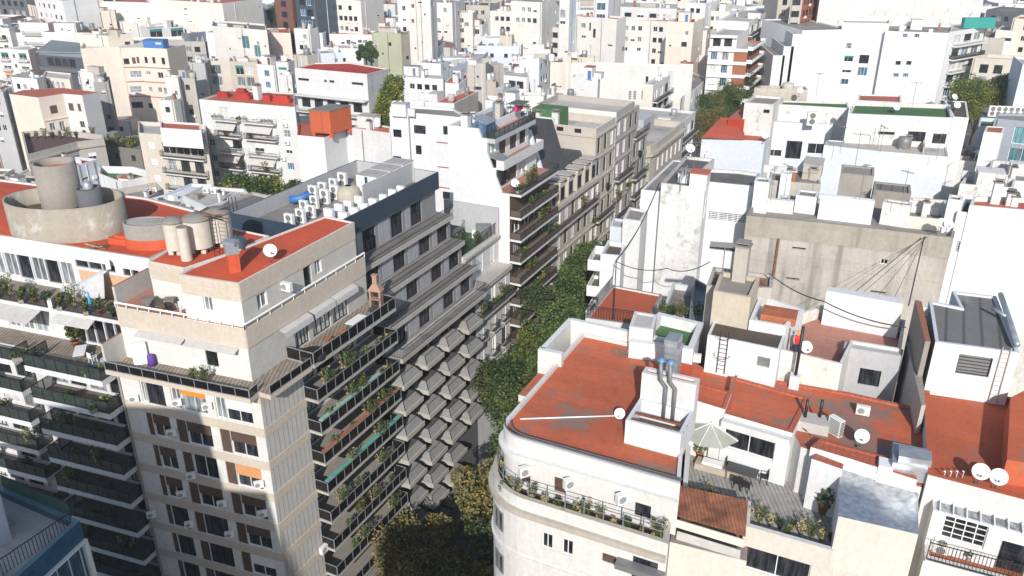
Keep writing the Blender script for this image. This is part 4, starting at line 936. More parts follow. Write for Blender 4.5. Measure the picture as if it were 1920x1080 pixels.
# plant room walls on the roof
rw = MB(); rw.prism([off(-6.2, 21.5), off(-6.05, 21.5), off(-6.05, 29.5), off(-6.2, 29.5)], 38, 39.9, GREY); b.part('screen_wall', rw)
b.done()
GA = 'condensers on the modern grey roof'
rnd = random.Random(21)
cnt = 0
for (o_, s0, n, kd) in ((-4.9, 14.2, 9, 'acs'), (-6.6, 17.2, 7, 'acs'), (-8.6, 14.6, 3, 'ac2'), (-9.9, 18.0, 4, 'ac2'), (-11.6, 21.5, 4, 'ac2')):
    for q in range(n):
        cnt += 1
        rown = {-4.9: 'row next to the navy parapet', -6.6: 'second row from the navy parapet', -8.6: 'short row nearest the red roof', -9.9: 'middle of the roof', -11.6: 'rear row'}[o_]
        place(kd, (*off(o_, s0+q*1.45+rnd.uniform(-.1, .1)), 37.85), AE+(pi if kd == 'acs' else -pi/2), 'white condenser in the %s, number %d from the tower' % (rown, q+1), GA, rnd.uniform(.8, 1.0))
for k in range(3):
    m = MB(); m.box((0, 0, 0), (1.9, 2.2, 2.1), ACW, AE, base=True); m.box((0, 0, 2.1), (1.95, 2.25, .06), LGREY, AE, base=True); m.box((0, 0, .05), (1.96, .3, 2.0), NAVY, AE, base=True)
    tag(m.obj('ventilation_box', loc=(*off(-7.2, 24.6+k*2.2), 37.9)), 'big white ventilation cabinet, %s at the street corner of the modern grey roof' % ['nearest', 'middle', 'farthest'][k], 'ventilation unit', GA)
m = MB(); m.lathe([(1.1, 0), (1.1, .6), (.9, 1.1), (.3, 1.3)], plain('sand_membrane', (.42, .38, .30), .8), n=20); m.tube([(-1, 1, .5), (.2, 1.6, .6), (1.2, 1.5, .5)], .4, STEEL, 10)
tag(m.obj('roof_fan', loc=(*off(-8.6, 22.8), 37.9)), 'round sand coloured ventilator with a steel duct among the condensers', 'ventilator', GA)
m = MB(); m.tube([(-.9, 0, .5), (0, 0, .6), (.6, .3, .9), (.8, .6, .2)], .35, BLUEP, 12); tag(m.obj('duct', loc=(*off(-11.5, 19.5), 37.9)), 'curved blue metal duct at the back of the modern grey roof', 'duct', GA)

b = Bld('low white building with a planted roof terrace and dark pergola beside the modern grey block', near=True)
v = sv(b, -11, 0, SE, 38.4, 27.2, w=WH2, r=LGREY, par=0); w_ = sv(b, -11, -1.3, SE, 38.4, 30.6, 27.2, w=WH2, r=GREEN, par=.5, pt=.2, cap=CONCL)
b.band(v, 1, 26.7, .5, .35, CONCL); b.band(v, 1, 24.0, .25, .2, CONCL); b.band(w_, 1, 30.1, .25, .3, CONCL)
for q in (1.3, 3.6, 6.2): b.win(w_, 1, q, 28.6, 1.1, 2.0, 'wf')
for z in (25.2, 22.2, 19.2, 16.2):
    for q in (1.2, 3.9, 6.4):
        b.win(v, 1, q, z, 1.0, 2.1, random.choice(['wf', 'd2', 'cur'])); 
        if z < 24: b.balc(v, 1, q-.7, q+.7, z-1.05, .5, 'bars', CONCL, .95, .15)
b.balc(v, 1, .1, 7.7, 24.05, .8, 'bars', CONCL, .8, .2)
b.done()
for k in range(5): place(['trail', 'dplant', 'trough', 'trail', 'trough'][k], (*off(.35, 31.5+k*1.5), 24.1), AE, 'dark creeper on the low white building ledge, number %d from the grey block' % (k+1), 'plants on the low white building')
for k in range(6): place(['plant', 'trail', 'dplant', 'yplant', 'splant', 'plant'][k], (*off([-2.2, -3, -6.5, -7.6, -8.5, -2.4][k], [32.2, 33.3, 36.8, 35.5, 37, 35.6][k]), 30.2), k, 'rooftop plant by the pergola, %s' % ['near the fence corner', 'against the mesh fence', 'before the grey wall', 'tall and yellowish behind the grey wall corner', 'dry grass clump at the back', 'leafy at the right fence'][k], 'plants on the low white building')
m = MB(); m.box((0, 0, 2.2), (3.0, 3.2, .12), plain('pergola_cloth', (.10, .10, .105), .9), AE)
for sx in (-1, 1):
    for sy in (-1, 1): m.bar((sx*1.4*cos(AE)-sy*1.5*sin(AE), sx*1.4*sin(AE)+sy*1.5*cos(AE), 0), (sx*1.4*cos(AE)-sy*1.5*sin(AE), sx*1.4*sin(AE)+sy*1.5*cos(AE), 2.2), .08, BLACKM)
tag(m.obj('pergola', loc=(*off(-4.6, 32.6), 30.1)), 'dark flat pergola roof on the planted terrace beside the grey block', 'pergola')
screen(off(-1.5, SE+.3), off(-1.5, 38.2), 30.2, 1.5, 'dark mesh fence along the planted roof terrace', None, True)
m = MB(); m.box((0, 0, 0), (1.6, .9, 1.5), GREYM, 0, base=True); m.box((-.9, 0, 0), (.6, .6, .9), ACW, 0, base=True); tag(m.obj('plant_cabinet', loc=(*off(-2.6, 37.4), 30.1)), 'grey machine cabinet in front of the grey party wall', 'cabinet')

def steps(b, s0, s1, prof, w, **k):         # profile of (o, z) from the street back, each block standing on the last
    vs = []; zp = 0
    for o, z in prof: vs.append(sv(b, -7.2, o, s0, s1, z, zp, w=w, **k)); zp = z
    return vs
BWH = wall('bright_white_render', (0, 0, 0))
b = Bld('white stepped apartment block with a huge blank party wall and long brown street balconies', near=True)
vs = steps(b, 38.45, 48.6, [(0, 35.05), (-1.6, 37.6), (-2.6, 40.6)], BWH, r=PINKR, par=0)
t5 = sv(b, -7.2, -3.6, 38.45, 48.6, 41.5, 40.6, w=BWH, r=CGREY, par=.4)
tr = MB(); pr = [(-3.6, 41.5), (-.9, 35.05), (-.9, 35.0), (-4, 35.0)]
tr.add([(*off(o, 38.44), z) for o, z in pr]+[(*off(o, 38.7), z) for o, z in pr], [(0, 1, 2, 3), (7, 6, 5, 4), (0, 4, 5, 1)], BWH); b.part('sloping_party_wall', tr)
gw = MB(); gw.prism([off(-7.8, 38.15), off(-1.2, 38.15), off(-1.2, 38.4), off(-7.8, 38.4)], 30, 33.4, GREY, CONCL); b.part('grey_wall_panel', gw)
BRW = plain('brown_panel', (.13, .085, .06), .7, var=.3)
vs[0].em = {1: BRW}
for k in range(9):
    z = 32.5-2.4*k
    for q in (1.5, 4.0, 6.5, 8.8): b.win(vs[0], 1, q, z-1.25, 1.9, 1.8, ['d3', 'bs', 'cur2', 's'][(q > 4)+(k+int(q)) % 3])
for k in range(9):
    z = 32.3-2.4*k-.1 if k else 35.05; z = 35.05-2.52*k
    b.balc(vs[0], 1, .05, 10.1, z, 1.3, 'brown' if k else 'bars', WH2, .8, .25)
for q in (1.5, 4, 6.6): b.win(vs[1], 1, q, 36.3, 2.0, 1.9, ['cur', 'bf', 'd3'][int(q) % 3])
for q in (1.2, 3.6, 6.2, 8.6): b.win(vs[2], 1, q, 39.1, 1.6, 2.0, ['bf', 'cur', 'd3'][int(q) % 3])
b.balc(vs[1], 1, .1, 10.1, 37.6, .9, 'solid', WH2, .8, .2); b.balc(vs[2], 1, .1, 10.1, 40.6, .9, 'green', GREY, .8, .5)
for s0, s1, o0, o1, z in ((38.6, 40.6, -2.7, -1.0, 38.3), (38.6, 40.9, -4.4, -2.7, 42.0)):
    m = MB(); m.add([(*off(o0, s0), z+.5), (*off(o1, s0), z), (*off(o1, s1), z), (*off(o0, s1), z+.5)]+[(*off(o0, s0), z+.42), (*off(o1, s0), z-.08), (*off(o1, s1), z-.08), (*off(o0, s1), z+.42)], [(0, 1, 2, 3), (7, 6, 5, 4), (0, 4, 5, 1), (1, 5, 6, 2)], STEEL)
    m.prism([off(o0, s0+.1), off(o1-.1, s0+.1), off(o1-.1, s1-.1), off(o0, s1-.1)], z-(2.0 if z > 40 else 2.3), z-.06, GLB if z > 40 else GL); b.part('glazed_lean_to', m)
q = b.onroof(t5, .3, .2); b.chimney(q.x, q.y, q.z, .8, .8, 1.2, WH)
b.clutter(t5, 4)
b.done()
place('dish', (*off(.2, 39.2), 35.1), .3, 'white satellite dish at the near corner of the brown balcony terrace', 'satellite dishes', .9)
for k in range(16):
    s_ = 39.5+(k*2.7) % 8.6; lv = k % 7; place(['trough', 'plant', 'trail', 'dplant', 'yplant'][k % 5], (*off(.75, s_), 35.08-2.52*lv), AE, ['planter box', 'clay pot plant', 'climbing shrub', 'dark shrub', 'bright green bush'][k % 5]+' on the %s brown balcony down from the terrace, %s' % (['top', 'second', 'third', 'fourth', 'fifth', 'sixth', 'seventh'][lv], ['near end', 'middle', 'far end'][min(2, int((s_-39)/3.3))]), 'plants on the brown balconies', 1.2 if k % 5 == 4 else 1)
m = MB(); m.box((0, 0, 2.1), (2.2, 1.6, .1), plain('dark_canopy', (.10, .12, .10), .9), AE); m.box((0, 0, 1.6), (1.6, .3, .7), MAGE, AE); m.bar((-.9, 0, 0), (-.9, 0, 2.1), .06, BLACKM); m.bar((.9, 0, 0), (.9, 0, 2.1), .06, BLACKM)
tag(m.obj('laundry_canopy', loc=(*off(-2.9, 46.6), 40.6)), 'dark canopy with coloured laundry on the top terrace of the white stepped block', 'canopy')

def stonefacade(b, v, L, ztop, n, step=3.1, balcs=(1, 3), st=('d2', 'cur', 'd2', 'w2', 'wf'), zmin=6, kind='bars', w=1.0, h=2.0):
    z = ztop; k = 0
    while z > zmin:
        for q in range(n):
            u = L*(q+.5)/n; b.win(v, 1, u, z-1.5, w, h, random.choice(st))
        if k in balcs or (k % 2 and balcs == 'all'): b.balc(v, 1, .3, L-.3, z-2.6, .8, kind, v.wm, .9, .25)
        b.band(v, 1, z-.12, .22, .16, v.wm); z -= step; k += 1
b = Bld('beige stone building with a dark mansard, round dormers and ornate street balconies', near=True)
v = sv(b, -11, 0, 48.6, 64.2, 30, w=STONE, r=CGREY, par=0)
stonefacade(b, v, 15.6, 29.6, 7, 3.1, (0, 2, 4)); b.band(v, 1, 29.5, .5, .5, STONE)
ml = MB()                                     # lower slope of the mansard
for s0, s1, zt, ot in ((50.6, 57.2, 38.6, -3.4), (57.2, 63.4, 33.4, -2.0)):
    ml.add([(*off(-.3, s0), 30), (*off(-.3, s1), 30), (*off(ot, s1), zt), (*off(ot, s0), zt), (*off(-11, s0), zt), (*off(-11, s1), zt)], [(0, 1, 2, 3), (3, 2, 5, 4)], SLATE)
b.part('mansard_roof', ml)
g_ = MB()
for s0 in (50.55, 57.3): g_.prism([off(-11, s0), off(-3.3, s0), off(-3.3, s0+.35), off(-11, s0+.35)], 30, 38.7, BWH)
g_.add([(*off(o, s0), z) for s0 in (50.55, 50.9) for o, z in ((-.2, 30), (-3.3, 38.7), (-3.3, 30))], [(0, 1, 2), (5, 4, 3), (0, 3, 4, 1)], BWH); b.part('gable_wall', g_)
for k, s0 in enumerate((49.6, 52.2, 54.8, 57.6, 60.2, 62.5)):
    d = MB(); z = 30.05; d.box((*off(-.5, s0), z), (1.5, 1.5, 2.1), STONE, AE, base=True); x_, y_ = off(-.5, s0)
    a_ = [(*off(.26, s0+.75*cos(t*pi/8)), z+2.1+.6*sin(t*pi/8)) for t in range(9)]; c_ = [(*off(-1.5, s0+.75*cos(t*pi/8)), z+2.1+.6*sin(t*pi/8)) for t in range(9)]
    d.add(a_+c_, [(i, i+1, i+10, i+9) for i in range(8)]+[tuple(range(9))], STONE); d.box((*off(.26, s0), z+.3), (1.0, .06, 1.6), GL, AE, base=True); d.box((*off(-.5, s0), z+2.75), (1.7, 2.0, .12), LGREY, AE, base=True); b.part('dormer', d)
b.chimney(*off(-5, 51.5), 38.6, .9, 1.0, 1.6); b.chimney(*off(-5.5, 54), 38.6, .8, .8, 1.9)
b.box('roof_house', (*off(-7.5, 55), 38.6), (3.2, 3, 1.2), GREEN, AE)
b.done()
b = Bld('tall beige corner-fronted building with a white balustraded roof terrace behind the dark mansard', near=True)
v = sv(b, -10, 0, 63.6, 71.0, 36.4, w=STONE, r=LGREY, par=1.0, pt=.2, cap=WH); v.em = {0: wall('taupe_render', (.50, .45, .39), .25, .3, seed=77)}
stonefacade(b, v, 7.4, 35.4, 3, 3.0, (3, 5, 7), ('d2', 'w2', 'd2')); b.band(v, 0, 35.2, .2, .15, STONE); b.band(v, 1, 35.2, .25, .2, STONE)
for q in (3, 5, 7.5): b.win(v, 0, q, 35.9, .9, .5, 'bars', hole=False)
b.box('roof_house', (*off(-7.5, 66), 35.4), (3, 4, 2.6), GREEN, AE); b.chimney(*off(-6, 64.5), 35.4, .9, .9, 2.4); b.chimney(*off(-8.6, 64.3), 35.4, .9, .9, 2.2)
b.done()
b = Bld('narrow grey stone building with a cream side wall and tall windows over dark balconies', near=True)
v = sv(b, -12, 0, 71.2, 79, 37, w=STONEG, r=LGREY, par=.8); v.em = {0: CREAM2}
stonefacade(b, v, 7.8, 36, 3, 3.0, (2, 4, 5, 6), ('d2', 'w2', 'cur')); b.done()
b = Bld('pale grey stone building with a set back top terrace and long dark iron balconies', near=True)
v = sv(b, -12, 0, 79.2, 86, 31.6, w=STONEG, r=LGREY, par=.4); w_ = sv(b, -12, -1.5, 79.2, 86, 35, 31.6, w=STONEG, r=LGREY, par=.4)
stonefacade(b, v, 6.8, 31, 3, 3.0, (1, 2, 3, 4), ('w2', 'd2', 'cur')); b.balc(v, 1, .1, 6.7, 31.6, .5, 'bars', STONEG, 1, .3); b.grid(w_, 1, [1.5, 3.6, 5.6], [33.3], 1, 2, 'd2')
b.done()
for k in range(8): place(['trough', 'dplant', 'trail'][k % 3], (*off(.3, 50+k*4.6), [27.1, 20.9, 27.1, 23.5, 26.9, 23.8, 24.6, 28.1][k]), AE, 'balcony greenery on the stone street front, number %d going away from the viewer' % (k+1), 'plants on the stone balconies')
b = Bld('low ornate stone corner building with a rounded cornice and balustraded terrace', near=True)
pts = [off(-12, 88), off(-3, 88), off(-1.2, 88.5), off(-.3, 89.6), off(0, 91.5), off(0, 108), off(-12, 108)]
v = b.vol(pts, 28, w=STONE, r=LGREY, par=1.1, pt=.4); c = b.vol(inset(pts, -.45), 26.82, 26.3, w=STONE, r=STONE, par=0)
for z in (24.3, 20.6, 17): b.grid(v, 4, [1.5+2.6*k for k in range(6)], [z], 1.1, 2.2, ['cur', 'w2']); b.grid(v, 0, [2.5, 6], [z], 1.3, 2.4, 'w2')
b.box('roof_house', (*off(-7.5, 100), 26.9), (6, 7, 3.2), GREY, AE); b.done()

# ================================================================ MIDDLE AND FAR CITY: one line per building, outlines sighted in the survey crops
CR = {'A': (0, 0), 'B': (380, 0), 'C': (760, 0), 'D': (1140, 0), 'E': (1520, 0), 'A2': (0, 200), 'B2': (380, 200), 'C2': (760, 200), 'D2': (1140, 200), 'E2': (1520, 200)}
def cv(c, x, y):
    if c == 'X': return (x, y)
    return (CR[c][0]+x/4.8, CR[c][1]+y/4.8)
def Fb(label, crop, pts, z, w=WH, r=CGREY, wins=(), depth=None, par=.5, cl=0, z0=0, em=None, keep=False, name='apartment_building', px=(), st=None, into=None, **k):
    q = [P(*cv(crop, *p), z) for p in pts]
    if depth:
        a, c = q[0], q[-1]; L = hypot(c[0]-a[0], c[1]-a[1]); n = (-(c[1]-a[1])/L*depth, (c[0]-a[0])/L*depth)
        q = q+[(c[0]+n[0], c[1]+n[1]), (a[0]+n[0], a[1]+n[1])]
    elif len(q) == 3: q.append((q[0][0]+q[2][0]-q[1][0], q[0][1]+q[2][1]-q[1][1]))
    b = into or Bld(label, name); v = b.vol(q, z, z0, w=w, r=r, par=par, em=em, **k)
    for wn in wins:
        e, n, dz = wn[:3]; s_ = wn[3] if len(wn) > 3 else ('p', 'ws', 'd', 'g', 'd2')
        b.auto(v, e, n, z-dz, st=s_, w=wn[4] if len(wn) > 4 else 1.1, h=wn[5] if len(wn) > 5 else 1.25, skip=wn[6] if len(wn) > 6 else .12)
    if not (keep or into) and crop != 'X':
        if not wins: b.scatter(v, 0, 5)
        b.scatter(v, 1, 4)
    if px: b.wpx(v, 0, [(*cv(crop, p[0], p[1]), *p[2:]) for p in px])
    if cl or not (keep or into or crop == 'X'): b.clutter(v, (cl or 1)+2)
    if not (keep or into): b.done()
    return b, v
def balrow(b, v, e, zs, kind='bars', dep=1.0, u0=.3, u1=None, slab=WH2):
    L = v.edge(e)[3]
    for z in zs: b.balc(v, e, u0, (u1 or L-.3), z, dep, kind, slab, .95, .18)
# ---- left middle distance
b, v = Fb('white apartment block with red chimneyed roof and messy awninged balconies, left of the orange tank', 'X', [(373, 186), (553, 201), (552, 174), (437, 168)], 32, WH2, REDT, keep=True, par=.25, pt=.2, cap=CONCL)
b.near = True; L = v.edge(0)[3]; Zs = [31.6-2.85*k for k in range(6)]
for k, z in enumerate(Zs):
    for u in (L*.07, L*.89): b.win(v, 0, u, z-1.4, 1.3, 1.2, random.choice(['wf', 'ws', 'p2', 'w2']))
    for u0, u1 in ((L*.16, L*.42), (L*.47, L*.80)):
        b.win(v, 0, (u0*2+u1)/3, z-1.55, 1.9, 1.9, random.choice(['d3', 'wf', 'cur', 'ws'])); b.win(v, 0, (u0+u1*2)/3+.3, z-1.55, 1.9, 1.9, random.choice(['wf', 'g', 'd2', 'wf']))
        b.balc(v, 0, u0, u1, z-2.65, 1.2, 'bars' if k % 2 else 'wbars', WH2, .95, .2)
        if k in (1, 3) : 
            p = [v.pt3(0, u0+.2, z-.5, .02), v.pt3(0, u1-1, z-.5, .02), v.pt3(0, u1-1, z-1.5, 1.1), v.pt3(0, u0+.2, z-1.5, 1.1)]
            m = MB(); m.add(p+[x-Vector((0, 0, .04)) for x in p], [(0, 1, 2, 3), (3, 2, 6, 7), (7, 6, 5, 4)], AWN); b.part('awning', m)
for fx, fy, w_, h_ in ((.12, .45, 2.2, .8), (.25, .75, 2.0, .9), (.38, .4, 3.0, .9), (.68, .4, 1.6, .9), (.86, .35, 3.2, 1.1)):
    q = b.onroof(v, fx, fy); m = MB(); m.box(q, (w_, 1.2, h_*.7), REDD, -.3, base=True); m.box(q+Vector((0, 0, h_*.7)), (w_*.8, 1.0, h_*.4), REDD, -.3, base=True); b.part('roof_vent', m)
q = b.onroof(v, .55, .45); b.chimney(q.x, q.y, q.z, 1.1, 1.1, 2.4, WH2); b.done()
for k, (x, y) in enumerate([(399, 251), (486, 222), (536, 234), (540, 267), (533, 297), (406, 333), (405, 310), (440, 304)]):
    u, z = v.hit(0, x, y); place('ac', v.pt3(0, u, z-.3, .3), atan2(v.edge(0)[1][1], v.edge(0)[1][0]), 'white air conditioner on the awninged white block: %s' % ['left edge, third row', 'centre bay, top row', 'right edge, top row', 'right edge, second row', 'right edge, third row', 'left edge, bottom row', 'left edge, fourth row', 'left bay, fourth row'][k], 'air conditioners on the awninged white block')
for k in range(9):
    u = L*(.2+.065*k); place(['trough', 'plant', 'dplant', 'trail'][k % 4], v.pt3(0, min(u, L*.78), Zs[k % 4]-2.6, .8), 0, 'balcony greenery of the awninged white block, %s row, number %d from the left' % (['top', 'second', 'third', 'fourth'][k % 4], k+1), 'plants on the awninged white block')

b, v = Fb('cream building with vine covered white penthouse and long balconies left of the awninged white block', 'A2', [(1245, 235), (1430, 250), (1860, 290), (1850, 160), (1240, 130)], 27.5, BEIGE2, LGREY, keep=True, par=.7)
b.near = True; L = v.edge(1)[3]
for k in range(4):
    for u in (1.6, 4.4, 7.2): b.win(v, 1, u, 25.3-2.9*k, 1.8 if k else 2.6, 1.9, 'bs' if k == 0 else random.choice(['d2', 'cur', 'w2']))
    b.balc(v, 1, .2, min(L-.1, 9), 24-2.9*k, 1.0, 'bars', WH2, .95, .2)
b.grid(v, 0, [2.2], [25.4, 22.5, 19.6], 1.3, 1.4, 'wf')
Fb('', 'A2', [(1440, 190), (1810, 215), (1800, 150)], 29.8, WH, REDT, into=b, z0=26.8, par=.3)
b.done()
for k in range(7): place('trough' if k % 2 else 'trail', v.pt3(1, .8+k*1.15, 26.9, -.6), 0, 'hedge and vine planter on the roof edge of the cream vine building, number %d' % (k+1), 'plants on the cream vine building')

b, v = Fb('house with a red terracotta roof, cream and white walls and a grey blank side wall', 'A', [(82, 845), (342, 878), (568, 843), (738, 857), (890, 830), (560, 790), (215, 810)], 26.5, CREAM, REDT, em={1: PINK, 2: WH2, 3: GREY}, keep=True, par=.1, cap=BRICKM, pt=.15)
b.near = True; b.win(v, 1, 2.6, 23.6, 1.5, 1.7, 'bf'); b.win(v, 2, 1.4, 23.8, 1.3, 1.6, 'bf'); b.win(v, 2, 3.6, 23.8, .8, 1.6, 'bf'); b.win(v, 2, 3.4, 20.2, 1.3, 1.4, 'p'); b.win(v, 1, 1.6, 19.8, 1.1, 2.2, 'g'); b.win(v, 1, 3.6, 19.8, 1.1, 2.2, 'g')
b.band(v, 1, 21.5, .2, .2, PINK); b.done()
Fb('stained grey concrete wall block behind the red terracotta roof house', 'A', [(838, 742), (972, 735), (985, 690)], 27, wall('soot_concrete_wall', (.36, .35, .34), .7, .8, (.05, .05, .05), seed=90), CGREY, par=.3)
b, v = Fb('slim white stair block with pipes and a dish behind the red terracotta roof house', 'A', [(700, 640), (835, 655), (925, 640)], 29, WH2, CGREY, wins=[(0, 1, 6)], keep=True, cl=1); b.done()
place('dish', v.pt3(0, 2.2, 26.2, .3), .3, 'white satellite dish on the slim white stair block', 'satellite dishes')
b, v = Fb('cream arcaded building with round-headed openings behind the red terracotta roof house', 'A', [(385, 690), (625, 715), (640, 660)], 25.5, CREAM, LGREY, keep=True, par=.3); b.grid(v, 0, [1.2, 2.9, 4.6, 6.2], [23.7], 1.0, 1.9, 'g'); b.done()
Fb('white low building with blue door and two dishes at the far left', 'A', [(85, 690), (330, 712), (400, 680)], 26.2, WH, LGREY, wins=[(0, 3, 4)], cl=2)
Fb('grey blank wall at the left edge casting shade on the terrace', 'A', [(-160, 815), (25, 830), (70, 800)], 27, GREY, PINKR, wins=[(0, 2, 12)])
b, v = Fb('stone building with a dark planted roof terrace behind a heavy balustrade', 'A2', [(240, 435), (692, 318), (935, 285), (925, 250), (480, 205), (190, 225)], 19.5, CONCL, plain('dark_terrace_floor', (.10, .05, .05), .8), keep=True, par=1.1, pt=.35)
b.near = True; b.grid(v, 0, [3, 6.5, 10], [16, 12.6], 1.3, 1.8, 'd2'); b.grid(v, 1, [2.3], [16.2], 1.5, 1.6, 'ws'); b.band(v, 0, 18.1, .3, .35, CONCL); b.band(v, 1, 18.1, .3, .35, CONCL); b.done()
for k in range(9): x, y = P(*cv('A2', 260+k*72, 290-k*2), 18.4); place(['dplant', 'plant', 'trail'][k % 3], (x, y, 18.4), k, 'potted plant on the dark balustraded terrace, number %d from the left' % (k+1), 'plants on the dark terrace', 1.2)
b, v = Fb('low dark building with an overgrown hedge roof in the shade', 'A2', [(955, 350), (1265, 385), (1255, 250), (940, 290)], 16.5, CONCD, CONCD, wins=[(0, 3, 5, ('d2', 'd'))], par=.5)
hd = MB(); rnd = random.Random(3)
for k in range(26): p = P(*cv('A2', 960+rnd.random()*290, 300+rnd.random()*55), 16.6); hd.leaves(120, (*p, 16.8), (1.0, 1.0, .7), .17, rnd.choice([LEAFG, LEAFY, LEAFD, LEAFG]), .2, rnd)
tag(hd.obj('roof_hedge'), 'overgrown hedge on the low shaded roof left of the cream vine building', 'hedge')
Fb('white and lilac shaded house with a small bright red roof behind the tall concrete cylinder', 'A2', [(300, 560), (690, 528), (885, 470), (650, 446), (380, 480)], 20.5, WHB, REDB, wins=[(1, 2, 4)], par=.5)
Fb('white walled patio building with one brick stretch of parapet', 'A2', [(885, 600), (1090, 680), (1425, 600), (1200, 540), (895, 532)], 19, WH, GREEN, em={2: CONCL}, par=1.3, cl=1)
Fb('weathered concrete outbuilding with a white coping left of the tall concrete cylinder', 'A2', [(-200, 735), (95, 740), (375, 690), (370, 625), (-100, 600)], 24.5, CONCL, BROWNR, wins=[(0, 2, 4)], par=.3, cl=2)
Fb('low soot stained wall building at the left edge behind the oval enclosure', 'A2', [(-250, 985), (140, 960), (140, 900), (-200, 890)], 26, CONCD, CGREY, par=.5, cl=1)
Fb('rough stone patio walls with a white pillar behind the dark green tank', 'A2', [(900, 820), (1260, 860), (1470, 740), (1400, 680), (960, 760)], 23, CONCL, CONC, par=.9, cl=3)
b, v = Fb('broad pale roofed building with skylights behind the cream water tanks', 'A2', [(1060, 905), (1450, 1080), (1900, 960), (1920, 700), (1720, 690), (1480, 790)], 27, WHB, roofm('white_roof_coat', (.66, .67, .68), (.4, .38, .34), .5, .6), par=.35, cl=4)
b, v = Fb('building with a wide grey felted flat roof behind the red tower roof', 'B2', [(30, 960), (520, 1080), (700, 1005), (850, 955), (830, 850), (450, 765), (210, 850)], 30.5, CONCL, DGREY, par=.3, pt=.3, cap=CONCL, keep=True)
q = P(*cv('B2', 625, 985), 30.3); b.box('roof_hatch', (*q, 30.25), (1.6, 1.4, .6), LGREY, -.4); q = P(*cv('B2', 290, 1020), 30.3)
for d in (-.4, 0, .4): m = MB(); m.tube([(q[0]+d, q[1], 30), (q[0]+d, q[1], 33)], .06, BLACKM); b.part('vent_pipe', m)
b.done()
b, v = Fb('grey walled light well between the felted roof and the red tower roof', 'X', [(468, 455), (522, 432), (640, 412), (560, 385), (470, 425)], 37.6, GREY, LGREY, par=1.4, pt=.15, cap=NAVY, z0=0)
b, v = Fb('pale roof terrace with condensers left of the felted roof', 'B2', [(-180, 800), (30, 900), (420, 790), (380, 740), (0, 710)], 27.8, WH2, LGREY, par=.4, cl=2)
for k in range(3): place('ac', (*P(*cv('B2', 35+k*70, 775+k*8), 27.5), 27.5), -.3, 'white air conditioner, number %d of three on the pale roof behind the tanks' % (k+1), 'air conditioners on the pale roof')
hd = MB(); rnd = random.Random(5)
for k in range(44): t = rnd.random(); p = P(*cv('B2', 210+t*640, 705+t*30+rnd.random()*50), 25.5); hd.leaves(130, (*p, 25.6+rnd.random()*1.3), (1.1, 1.1, 1.0), .18, rnd.choice([LEAFG, LEAFY, LEAFG, LEAFD]), .2, rnd)
tag(hd.obj('garden_hedge'), 'dense green garden hedge at the foot of the awninged white block', 'hedge')
b, v = Fb('block carrying the garden hedge below the awninged white block', 'B2', [(200, 745), (840, 800), (870, 690), (230, 690)], 24.8, CONCL, GREEN, par=.3)

# ---- white courtyard buildings in the centre left
b, v = Fb('white blank walled building with a red edged roof under the orange tank', 'B2', [(850, 255), (1092, 278), (1290, 206), (1540, 228), (1692, 244), (1690, 190), (1330, 165), (860, 150)], 30.4, BWH, REDT, par=.25, cap=REDD, keep=True, pt=.3)
b.near = True; b.wpx(v, 3, [(*cv('B2', 1625, 345), 1.6, 1.1, 'bars'), (*cv('B2', 1640, 540), 1.6, 1.1, 'bars')]); b.done()
b, v = Fb('white stepped wall with a curved shoulder in front of the orange tank building', 'B2', [(850, 700), (1240, 690), (1170, 400), (1100, 390)][:0] or [(862, 420), (1150, 440), (1165, 400)], 25.5, BWH, LGREY, par=.2)
b, v = Fb('sand coloured arcade of low windows tucked below the orange tank', 'B2', [(1180, 530), (1370, 462), (1530, 495), (1530, 420), (1200, 440)], 23.5, BEIGE2, LGREY, keep=True, par=.3); b.near = True; b.grid(v, 0, [1.3, 3.1, 5, 7], [21.7], 1.3, 1.5, 'g'); b.grid(v, 1, [1.5, 3.6], [21.9], 1.2, 1.3, 'w2'); b.done()
r_ = empty('roof_tank', (*P(*cv('B2', 1140, 200), 30.2), 30.2), 'orange red box shaped water tank on legs with a grey lid', 'water tank'); R3 = r_.location
A_, B_, C_ = [Vector(P(*cv('B2', *p), 34.3)) for p in ((955, 30), (1140, 45), (1330, -5))]; D_ = A_+C_-B_; ps = [Vector((*p, 0))-Vector((R3.x, R3.y, 0)) for p in (A_, B_, C_, D_)]
m = MB(); m.prism(ps, .7, 4.1, roofm('orange_render', (.50, .11, .04), (.3, .14, .09), .4, .6)); m.obj('tank_body', r_); m = MB(); cc = sum(ps, Vector())/4; m.prism([cc+(p-cc)*1.04 for p in ps], 4.1, 4.22, CGREY); m.obj('lid', r_)
for p in ps: q = cc+(p-cc)*.85; m = MB(); m.box((q.x, q.y, 0), (.5, .5, .7), REDB, base=True); m.obj('leg', r_)
b, v = Fb('tall plain white building with small barred windows and thin red ledges in the centre', 'X', [(730, 211), (765, 214), (767, 211), (800, 214), (886, 222), (850, 203), (735, 196)], 34, BWH, CGREY, keep=True, par=.35, cap=CONCL)
b.near = True; b.wpx(v, 0, [(745, 250, 1.4, 1.2, 'bars'), (745, 300, 1.4, 1.2, 'bars')])
b.wpx(v, 2, [(787, 243, 2.0, 1.3, 'bars'), (785, 281, 1.0, 1.4, 'bars')]); b.wpx(v, 3, [(841, 245, 1.8, 1.3, 'bars'), (840, 367, 1.8, 1.2, 'bars')])
for y_ in (268, 314, 352): u, z = v.hit(3, 830, y_); b.band(v, 3, z, .12, .1, REDD, 'ledge', 1.5, None)
b.clutter(v, 3); b.done()
for k in range(2): place('dish', (*P(741+k*10, 209, 33.7), 33.7), .2, 'white satellite dish, %s of the pair on the plain white building by the ivy' % ['left', 'right'][k], 'satellite dishes', 1.1)
